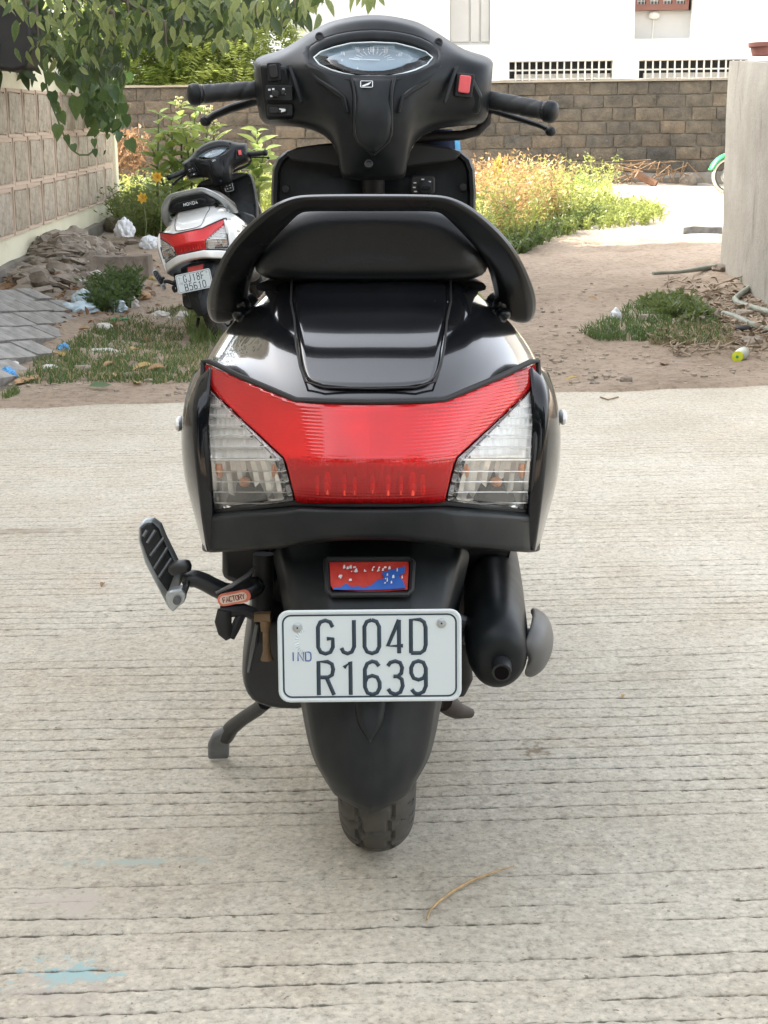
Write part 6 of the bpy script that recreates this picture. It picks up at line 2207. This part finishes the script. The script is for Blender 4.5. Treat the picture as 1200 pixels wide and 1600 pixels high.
rows = [[(lambda g, u, w: (g.x, g.y, g.z - .03 + heap_h(18 + 190 * u, 468 - 100 * w) * min(1, 4 * u, 4 * (1 - u)) * min(1, 4 * w, 4 * (1 - w)) + .03 * noise.noise((u * 9, w * 9, 1))))(G(18 + 190 * u, 468 - 100 * w), u, w) for u in [i / N for i in range(N + 1)]] for w in [j / N for j in range(N + 1)]]
m.grid(rows); tag(m.build('rubble_mound', M_rock_dark, angle=None), 'brown earth mound under the rubble', kind='structure')
m = MB(); lv = leaf_verts(.5, .15, .2)
for _ in range(900):
    x = random.gauss(110, 60); y = random.gauss(440, 30)
    if x < 5 or x > 330 or y < 385: continue
    g = G(x, y); hgt = heap_h(x, y)
    scatter(m, g + Vector((0, 0, .012 + hgt)), rv(1) * Vector((1, 1, .25)), Vector((0, 0, 1)) + rv(.6), random.uniform(.03, .08), lv)
tag(m.build('leaf_litter', M_dead_leaf, angle=None), 'dry brown leaf litter over the rubble', kind='stuff')
# kerb slab lying at the heap
a, b = G(142, 440), G(233, 436)
root = MB(); d = (b - a); L_ = d.length
vs = []
N = 10
rings = []
for i in range(N + 1):
    p = a.lerp(b, i / N)
    j = lambda k: .012 * noise.noise((i * .9, k * 3.1, 2))
    hh = .16 + .02 * noise.noise((i * .7, 4, 4))
    rings.append([(p.x, p.y + j(1), p.z - .03), (p.x, p.y + j(2) - .01, p.z + hh), (p.x, p.y + .20 + j(3), p.z + hh + j(5)), (p.x, p.y + .22 + j(4), p.z - .03)])
root.loft(rings); o = root.build('stone_slab', M_rock_dark, angle=30, origin=tuple((a + b) / 2)); tag(o, 'long weathered stone slab lying in front of the rubble', 'slab')
rock('stone', G(178, 362), (.11, .1, .11), 'dark squat stone at the corner post of the cream wall', mt=M_rock_dark)

# ---- paved strip at left: individual pavers
g0 = G(40, 520)
pav = wempty('paved_strip', (g0.x, g0.y, g0.z), kind='structure')
pav['label'] = 'sloping strip of grey pavers beside the rubble'
pm = []
for k in range(4):
    q = MB(); q.box((0, 0, 0), (.246, .146, .06)); q.v = [(x + random.uniform(-.004, .004), y + random.uniform(-.004, .004), z) for x, y, z in q.v]
    me = q.mesh('paver', False); me.materials.append(M_paver); pm.append(me)
def inside(x, y, poly):
    c = False
    for i in range(len(poly)):
        (x1, y1), (x2, y2) = poly[i], poly[i - 1]
        if (y1 > y) != (y2 > y) and x < (x2 - x1) * (y - y1) / (y2 - y1) + x1: c = not c
    return c


def proj(p):
    v = Vector(p) - Vector((0, 0, CAM_H)); z = v.dot(FWD); u = v.x / z * F_PX; w = v.dot(UPV) / z * F_PX
    c, s = math.cos(ROLL), math.sin(ROLL)
    return 600 + u * c - w * s, 800 - (u * s + w * c)


# the strip is a ramp that climbs towards the wall
A_, B_, C_ = G(130, 494), G(36, 594), P(0, 452, 8.3)
pn = (B_ - A_).cross(C_ - A_).normalized()
pn = pn if pn.z > 0 else -pn
ex = (A_ - B_).normalized(); ey = pn.cross(ex)
TW = R(-14)
ex, ey = ex * math.cos(TW) + ey * math.sin(TW), ey * math.cos(TW) - ex * math.sin(TW)
poly = [(-160, 440), (0, 447), (60, 460), (105, 468), (132, 488), (95, 525), (62, 550), (34, 580), (0, 592), (-160, 610)]
for i in range(-10, 14):
    for j in range(-11, 16):
        c = A_ + ex * (i * .262 + (.131 if j % 2 else 0)) + ey * (j * .160)
        px, py = proj(c)
        if not inside(px, py, poly): continue
        o = bpy.data.objects.new('paver', random.choice(pm)); COL.objects.link(o); o.parent = pav
        q = c - pn * (.028 - random.uniform(-.006, .006))
        mx = Matrix(((ex.x, ey.x, pn.x, 0), (ex.y, ey.y, pn.y, 0), (ex.z, ey.z, pn.z, 0), (0, 0, 0, 1)))
        o.matrix_local = Matrix.Translation(q - pav.location) @ mx @ Matrix.Rotation(random.uniform(-.03, .03), 4, 'Z') @ Matrix.Rotation(random.uniform(-.02, .02), 4, 'X')
m = MB()
lo = [G(140, 492), G(34, 604), G(-170, 612), G(-170, 440), G(30, 440)]
hi = []
for (x, y) in ((136, 491), (34, 596), (-165, 606), (-165, 446), (60, 458)):
    d = ray(x, y); t = (A_ - Vector((0, 0, CAM_H))).dot(pn) / d.dot(pn); hi.append(Vector((0, 0, CAM_H)) + d * t - pn * .035)
m.loft([[(p.x, p.y, -.1) for p in hi], hi])
m.build('ramp_bed', M_rock_dark, pav, smooth=False)

# ---- litter
def crumple(name, px, py, r, mt, label, cat, group=None, hz=.5, seed=0, lift=0.0, fr=1.5):
    g = G(px, py)
    bm = bmesh.new(); bmesh.ops.create_icosphere(bm, subdivisions=4, radius=1)
    sd = seed * 7.3
    for v in bm.verts:
        q = v.co
        n_ = abs(noise.noise(q * fr + Vector((sd, 0, 0)))) * .75 + abs(noise.noise(q * fr * 2.3 + Vector((0, sd, 0)))) * .35
        k = .78 + n_ * .5
        v.co = Vector((q.x * k * r[0], q.y * k * r[1], max(q.z * k, -.35) * r[2]))
    me = bpy.data.meshes.new(name); bm.to_mesh(me); bm.free()
    me.polygons.foreach_set('use_smooth', [True] * len(me.polygons)); me.set_sharp_from_angle(angle=R(35))
    me.materials.append(mt)
    o = bpy.data.objects.new(name, me); COL.objects.link(o)
    o.location = (g.x, g.y, g.z + r[2] * .3 + lift)
    o.rotation_euler = (0, 0, seed * 1.7)
    return tag(o, label, cat, group)


crumple('plastic_bag', 196, 392, (.09, .09, .12), M_bag, 'crumpled white plastic bag on the rubble by the corner', 'plastic bag', seed=1, lift=.12)
crumple('plastic_bag', 234, 388, (.09, .08, .09), M_bag, 'greyish plastic bag half hidden behind the white scooter', 'plastic bag', seed=2)
crumple('plastic_bag', 130, 478, (.09, .07, .08), M_bag_clear, 'bluish plastic bag lying at the edge of the pavers', 'plastic bag', seed=3)
crumple('plastic_bag', 122, 488, (.13, .08, .05), M_bag_clear, 'flattened pale green plastic bag beside the pavers', 'plastic bag', seed=4)
crumple('plastic_bag', 178, 486, (.11, .07, .06), M_bag_clear, 'grey crumpled plastic sheet under the green herbs', 'plastic bag', seed=5)
crumple('paper_scrap', 203, 480, (.06, .05, .06), M_paper, 'stiff white paper scrap beside the plastic sheet', 'paper', seed=6)
crumple('paper_scrap', 118, 445, (.10, .07, .04), M_paper, 'pale paper scrap on the front of the rubble', 'paper', seed=7)
crumple('paper_scrap', 150, 440, (.10, .07, .06), M_paper, 'torn paper lying against the stone slab', 'paper', seed=8)
crumple('paper_scrap', 250, 498, (.07, .05, .04), M_paper, 'white paper scrap in grass left of the scooter wheel', 'paper', seed=9)
crumple('paper_scrap', 286, 502, (.06, .05, .05), M_paper, 'crumpled paper under the white scooter number plate', 'paper', seed=10)
crumple('paper_scrap', 162, 514, (.05, .04, .03), M_paper, 'pinkish paper scrap in the upper grass', 'paper', seed=11)
crumple('paper_scrap', 100, 548, (.045, .03, .03), M_wrap_blue, 'small blue and white scrap in the grass', 'wrapper', seed=12)
crumple('paper_scrap', 160, 552, (.09, .03, .02), M_paper, 'thin pale strip of paper in the middle of the grass', 'paper', seed=13)
crumple('paper_scrap', 20, 572, (.06, .03, .02), M_paper, 'pale folded scrap above the blue wrapper', 'paper', seed=14)
crumple('paper_scrap', 76, 578, (.045, .04, .02), M_paper, 'pale scrap at the near edge of the grass', 'paper', seed=15)
crumple('wrapper', 12, 590, (.06, .04, .035), M_wrap_blue, 'shiny blue food wrapper at the left picture edge', 'wrapper', seed=16, fr=3)
crumple('wrapper', 186, 502, (.075, .02, .018), M_wrap_green, 'bright green wrapper strip in the grass', 'wrapper', seed=17)
crumple('wrapper', 2, 560, (.02, .04, .05), M_wrap_green, 'green plastic scrap at the left picture edge', 'wrapper', seed=18)
crumple('cardboard_scrap', 218, 467, (.10, .05, .04), M_card, 'brown cardboard scrap left of the white scooter', 'cardboard', seed=19)
crumple('cardboard_scrap', 240, 440, (.06, .04, .03), M_yellow_leaf, 'yellow scrap beside the stone slab end', 'scrap', seed=20)
crumple('cardboard_scrap', 45, 594, (.10, .03, .015), M_card, 'flat brown cardboard strip at the grass edge', 'cardboard', seed=21)
crumple('plastic_cup', 962, 500, (.035, .03, .05), M_bag, 'white crumpled cup on the dirt left of the grass patch', 'cup', seed=22)
crumple('paper_scrap', 806, 386, (.05, .04, .07), M_paper, 'white scrap caught at the foot of the weeds', 'paper', seed=23)
crumple('plastic_sheet', 1092, 281, (.26, .16, .18), mat('grey_cement_bag', (.42, .41, .38), .7, scale=6, var=.25), 'grey cement bag heap at the foot of the far wall', 'bag', seed=24)
rock('stone', G(1076, 290), (.14, .1, .14), 'rounded pale stone beside the grey cement bag')
# white scrap and pebbles on the shoulder
for k, (x, y, r, lab) in enumerate(((930, 603, .028, 'pale stone chip on the shoulder by the black scooter'), (1060, 570, .035, 'pebble in the dirt below the right grass'), (1160, 497, .075, 'brown stone lying over the grey hose'), (1110, 497, .07, 'brown rough stone in the grass patch end'),
                                      (1085, 503, .06, 'grey stone on the green herbs'), (1175, 538, .07, 'dark stone near the bottle'), (1130, 425, .09, 'pale stone at the plaster wall foot'), (1055, 460, .05, 'flat stone above the grass patch'),
                                      (1010, 500, .05, 'brown flat stone at the near edge of the grass'), (978, 596, .03, 'small pale stone on the road shoulder'), (232, 598, .03, 'grey stone chip in the near left grass'), (130, 580, .045, 'pale flat stone in the near left grass'))):
    g = G(x, y); rock('stone', (g.x, g.y, g.z), (r, r * .75, r * .5), lab, mt=M_rock if k % 3 else M_rock_dark)
# gravel and clods as stuff
m = MB()
for _ in range(1800):
    x, y = random.uniform(0, 1200), random.triangular(400, 628, 600)
    if 330 < x < 800 and y < 470: continue
    if x < 330 and y < 600: continue
    g = G(x, y)
    if g.y < road_edge(g.x) + .02: continue
    s = random.uniform(.003, .014) * (1.4 if random.random() < .08 else 1)
    m.ellipsoid((g.x, g.y, g.z + s * .3), (s * random.uniform(.8, 1.6), s, s * .6), 5, 3, Matrix.Rotation(random.uniform(0, 6), 3, 'Z'))
tag(m.build('gravel', mat('dusty_gravel', (.30, .25, .195), .95, scale=14, var=.4), smooth=True, angle=50), 'small stones and clods on the dirt', kind='stuff')
m = MB()
for _ in range(260):
    x, y = random.uniform(1030, 1200), random.uniform(440, 560)
    g = G(x, y); a = random.uniform(0, 6.28); l = random.uniform(.03, .12)
    m.tube([g + Vector((0, 0, .012)), g + Vector((math.cos(a) * l, math.sin(a) * l, random.uniform(.01, .05)))], random.uniform(.002, .006), 5)
for _ in range(320):
    x, y = random.uniform(1040, 1200), random.triangular(425, 560, 480)
    g = G(x, y); scatter(m, g + Vector((0, 0, .015)), rv(1) * Vector((1, 1, .2)), Vector((0, 0, 1)) + rv(.5), random.uniform(.03, .07), lv)
tag(m.build('twig_litter', mat('pale_dry_litter', (.25, .195, .135), .9, scale=30, var=.4), smooth=False), 'dry twigs and leaves strewn by the plaster wall', kind='stuff')
# single fallen leaves
me1 = leaf_mesh('fallen_leaf', M_dead_leaf, w=.5, fold=.16, droop=.25); me2 = leaf_mesh('fallen_leaf', M_yellow_leaf, w=.5, fold=.12, droop=.2); me3 = leaf_mesh('fallen_leaf', M_leaf_vine, w=.45, fold=.05, droop=.1)
for x, y, s, mm, lab in ((55, 505, .12, me1, 'large curled brown leaf on the pavers'), (48, 527, .10, me2, 'yellow leaf lying on the near pavers'), (82, 560, .11, me2, 'large tan leaf in the left of the grass'), (240, 578, .10, me2, 'yellow leaf at the near right of the left grass'),
                           (258, 582, .09, me1, 'brown leaf beside the yellow one in the near grass'), (140, 612, .10, me3, 'green leaf on the road shoulder'), (215, 607, .09, me2, 'tan leaf on the road shoulder'), (180, 596, .08, me2, 'yellow leaf at the grass edge'),
                           (34, 472, .09, me3, 'yellow green leaf on the upper pavers'), (140, 520, .08, me1, 'brown leaf in the upper left grass'), (205, 553, .08, me2, 'tan leaf in the middle of the grass'), (232, 536, .07, me1, 'small brown leaf right in the grass'),
                           (1040, 577, .08, me1, 'reddish brown leaf on the dirt shoulder'), (180, 575, .08, me1, 'dark curled leaf near the grass edge'), (918, 472, .06, me1, 'brown leaf on the dirt lane'), (905, 598, .07, me2, 'pale leaf by the road edge right of the scooter'),
                           (162, 913, .022, me1, 'tiny brown leaf on the road left of the foot step'), (975, 1088, .014, me2, 'pale speck of leaf on the road at right')):
    g = G(x, y)
    o = bpy.data.objects.new('fallen_leaf', mm); COL.objects.link(o)
    a = random.uniform(0, 6.28)
    o.matrix_world = Matrix.Translation(g + Vector((0, 0, .022 if y < 640 else .004))) @ frame((math.cos(a), math.sin(a), .05), (random.uniform(-.3, .3), random.uniform(-.5, .1), 1)) @ Matrix.Scale(s, 4)
    tag(o, lab, 'leaf')
# straw on the road
pts = [(667, 1440), (672, 1428), (685, 1416), (708, 1400), (735, 1384), (765, 1371), (803, 1357)]
m = MB(); m.tube([G(x, y) + Vector((0, 0, .003 + .004 * math.sin(i * .5))) for i, (x, y) in enumerate(pts)], [.0012, .0014, .0017, .002, .002, .0016, .0007], 6)
o = m.build('dry_straw', mat('dry_straw_tan', (.36, .24, .11), .7, scale=60, var=.3), origin=tuple(G(735, 1384))); tag(o, 'curved dry straw lying on the concrete road', 'straw')
m = MB(); m.tube([G(938, 622) + Vector((0, 0, .004)), G(950, 627) + Vector((0, 0, .006)), G(966, 622) + Vector((0, 0, .004))], .003, 6)
o = m.build('twig', M_twig, origin=tuple(G(950, 625))); tag(o, 'short curved twig on the far edge of the road', 'twig')

# hose by the plaster wall
hp = [(1020, 433), (1060, 431), (1100, 425), (1125, 421), (1150, 423), (1172, 432), (1178, 442), (1172, 455), (1158, 465), (1148, 474), (1152, 480), (1170, 486), (1205, 496), (1225, 505)]
m = MB(); m.tube([G(x, y) + Vector((0, 0, .025)) for x, y in hp], [.012] * 2 + [.018] * 12, 10)
o = m.build('hose', M_hose, origin=tuple(G(1150, 450))); tag(o, 'grey green hose curving along the plaster wall foot', 'hose')
hp = [(1130, 496), (1150, 502), (1170, 512), (1190, 520), (1210, 524)]
m = MB(); m.tube([G(x, y) + Vector((0, 0, .022)) for x, y in hp], .016, 10)
o = m.build('hose', M_hose, origin=tuple(G(1170, 512))); tag(o, 'shorter pale hose end nearest the road at right', 'hose')
m = MB(); q = G(1160, 520); m.ellipsoid(q + Vector((0, 0, .02)), (.05, .03, .02), 12, 8, None, .12)
o = m.build('black_shoe', M_tank, sub=1, origin=tuple(q)); tag(o, 'black speckled sandal sole beside the hoses', 'sandal')
# bottle lying with its yellow-green cap to the viewer
g = G(1152, 568)
root = wempty('plastic_bottle', g, 'clear plastic bottle with yellow green cap lying on the dirt', 'bottle')
ax = Vector((.45, 1, 0)).normalized(); c = g + Vector((0, 0, .03))
m = MB(); m.lathe(c, ax, [(.02, .012), (.03, .014), (.05, .028), (.14, .028), (.15, .024), (.152, .01)], 20); m.build('bottle_body', mat('cloudy_clear_plastic', (.55, .58, .5), .2, scale=10), root)
m = MB(); m.lathe(c, ax, [(-.008, .010), (-.006, .0245), (.018, .0245), (.022, .02)], 20); cp = m.build('cap', mat('yellow_green_cap', (.50, .55, .03), .35, scale=20), root)
m = MB(); m.lathe(c - ax * .0085, ax, [(-.001, .004), (.001, .008)], 12); m.build('cap_mark', M_wrap_green, cp, origin=root.location)

# ---- planter on the plaster wall, black tank on the left wall
q = P(1184, 88, 9.5)
root = wempty('flower_pot', (q.x + .04, 9.5, 1.51), 'terracotta pot standing on top of the plaster wall', 'pot')
m = MB(); m.lathe((q.x + .04, 9.5, 1.50), (0, 0, 1), [(0, .075), (.05, .085), (.05, .098), (.075, .10), (.076, .085), (.04, .07)], 24); m.build('pot_body', M_pot, root)
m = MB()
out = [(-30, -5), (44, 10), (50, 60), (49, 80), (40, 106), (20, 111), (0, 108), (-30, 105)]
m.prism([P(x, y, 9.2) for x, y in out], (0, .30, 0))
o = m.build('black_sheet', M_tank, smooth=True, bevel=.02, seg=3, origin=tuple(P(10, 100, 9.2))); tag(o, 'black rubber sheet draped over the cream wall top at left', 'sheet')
# crossing plank under it
# ---- slab edge on the sunny lane
a, b = G(1067, 367), G(1128, 366)
m = MB(); m.loft([[(p.x, p.y, p.z - .02), (p.x, p.y - .01, p.z + .06), (p.x, p.y + .3, p.z + .06), (p.x, p.y + .3, p.z - .02)] for p in (a, a.lerp(b, .3) + Vector((0, .02, .01)), a.lerp(b, .7), b)])
o = m.build('concrete_slab', M_paver, angle=30, origin=tuple(a)); tag(o, 'low concrete slab edge in the sunlit lane by the wall', 'slab')
# brushwood at the wall foot
m = MB(); q = G(1015, 288)
for k in range(26):
    p = q + Vector((random.uniform(-.5, .5), random.uniform(-.2, .2), .02)); m.tube([p, p + Vector((random.uniform(-.3, .3), random.uniform(-.2, .1), random.uniform(.05, .28))), p + Vector((random.uniform(-.5, .5), random.uniform(-.2, .1), random.uniform(.0, .3)))], .007, 5)
o = m.build('brushwood', M_twig, origin=tuple(q)); tag(o, 'dry brushwood lying at the foot of the far wall', kind='stuff')
m = MB(); p = G(1000, 292); m.tube([p + Vector((-.05, 0, .16)), p + Vector((.1, 0, .08)), p + Vector((.2, -.05, .03))], .05, 8)
o = m.build('log', mat('red_brown_wood', (.16, .085, .05), .8, scale=15, var=.3), origin=tuple(p)); tag(o, 'short reddish log among the brushwood', 'log')

# ---- green scooter beyond the plaster wall (only its nose shows)
q = G(1136, 304)
root = wempty('parked_green_scooter', q, 'green scooter with whitewall front wheel parked behind the plaster wall', 'scooter')
cx, cy_, cz = q.x + .02, q.y, q.z + .215
def wh(xo):
    m = MB(); n_ = 32
    rings = [[(cx + xo + math.cos(t) * (.215 - .05 * (1 - math.sin(a))), cy_ - .045 * math.cos(a) * 1.0, cz + math.sin(t) * (.215 - .05 * (1 - math.sin(a)))) for a in np.linspace(0, math.pi, 9)] for t in np.linspace(0, 2 * math.pi, n_ + 1)]
    m.loft(rings, cap=False, closed=False); t = m.build('front_wheel' if xo == 0 else 'rear_wheel', M_tyre, root)
    m = MB(); m.tube([(cx + xo + math.cos(a) * .195, cy_ - .040, cz + math.sin(a) * .195) for a in np.linspace(0, 6.2832, 33)], .016, 8, cap=False); m.build('whitewall', M_white_tyre, t, origin=root.location)
    m = MB(); m.lathe((cx + xo, cy_ - .04, cz), (0, 1, 0), [(0, .03), (0, .085), (.01, .095), (.08, .095), (.08, .03)], 24); m.lathe((cx + xo, cy_ - .055, cz), (0, 1, 0), [(0, .03), (.02, .045), (.03, .05)], 16); m.build('rim', M_alu, t, origin=root.location)
wh(0); wh(1.22)
m = MB()
rows = [[(cx + .01 + math.cos(t) * rr, cy_ + y, cz + math.sin(t) * rr) for y, rr in ((-.085, .225), (-.07, .262), (0, .275), (.07, .262), (.085, .225))] for t in np.linspace(R(8), R(165), 12)]
m.grid(rows); m.build('front_fender', M_green_paint, root, solid=.004, sub=1)
m = MB(); m.tube([(cx, cy_, cz), (cx + .15, cy_, cz + .4), (cx + .28, cy_, cz + .78)], .025, 8); m.build('fork', M_dark, root)
m = MB(); m.loft([[(cx + a, cy_ + s, z) for s, z in ((-.2, z0), (.2, z0), (.2, z1), (-.2, z1))] for a, z0, z1 in ((.22, cz + .1, cz + .6), (.34, cz, cz + .62))]); m.build('leg_shield', M_green_paint, root, bevel=.03)
m = MB(); m.loft([[(cx + a, cy_ + s * w, z) for s, z in ((-1, z0), (1, z0), (1, z1), (-1, z1))] for a, w, z0, z1 in ((.34, .16, cz + .0, cz + .06), (.68, .17, cz, cz + .08), (.80, .19, cz + .02, cz + .42), (1.35, .19, cz + .08, cz + .44), (1.52, .12, cz + .2, cz + .38))]); m.build('body', M_green_paint, root, bevel=.03)
m = MB(); m.loft([[(cx + a, cy_ + s * .13, z) for s, z in ((-1, z0), (1, z0), (.8, z1), (-.8, z1))] for a, z0, z1 in ((.80, cz + .43, cz + .50), (1.4, cz + .45, cz + .54))]); m.build('seat', M_seat, root, bevel=.02)
m = MB(); m.tube([(cx + .24, cy_ - .33, cz + .83), (cx + .28, cy_, cz + .80), (cx + .24, cy_ + .33, cz + .83)], .016, 8); m.build('handlebar', M_dark, root)

# ---- cloth bag hanging ahead of the leg shield of the black scooter
c = s1.matrix_world @ HP(690, 225, 2.80) if False else (Vector(s1.location) + HP(688, 226, 2.82))
bm_ = MB()
rings = []
for t, w, d_ in ((0, .030, .02), (.08, .042, .03), (.3, .047, .038), (.7, .050, .042), (.95, .047, .04), (1, .03, .02)):
    rings.append([c + Vector((w * math.cos(a) * (1 + .07 * math.sin(3 * a)), d_ * math.sin(a), .026 - .26 * t)) for a in np.linspace(0, 6.2832, 21)[:-1]])
root = wempty('cloth_bag', c, 'dark blue cloth bag with bright blue side and orange flap ahead of the handlebar', 'bag')
bm_.loft(rings); bm_.build('bag_body', mat('navy_cloth', (.012, .022, .06), .85, scale=40), root)
m = MB(); m.loft([[r_[k] + (r_[k] - c) * .04 for k in (0, 1, 2, 19, 18)] + [r_[k] * 1.0 for k in (18, 19, 0, 1, 2)][::-1] for r_ in rings[1:5]]); m.build('side_panel', mat('bright_blue_cloth', (.02, .24, .48), .6, scale=40, var=.3), root)
m = MB(); m.prism([c + Vector((a, -.045, b)) for a, b in ((-.035, .010), (-.012, .020), (-.012, .026), (-.022, .022), (-.04, .012))], (0, .006, 0)); m.build('flap', mat('orange_cloth', (.42, .16, .07), .7, scale=40), root)
m = MB(); m.tube([c + Vector((-.02, 0, .02)), c + Vector((-.03, -.03, .10)), c + Vector((-.02, -.06, .13))], .006, 6); m.build('strap', M_dark, root)
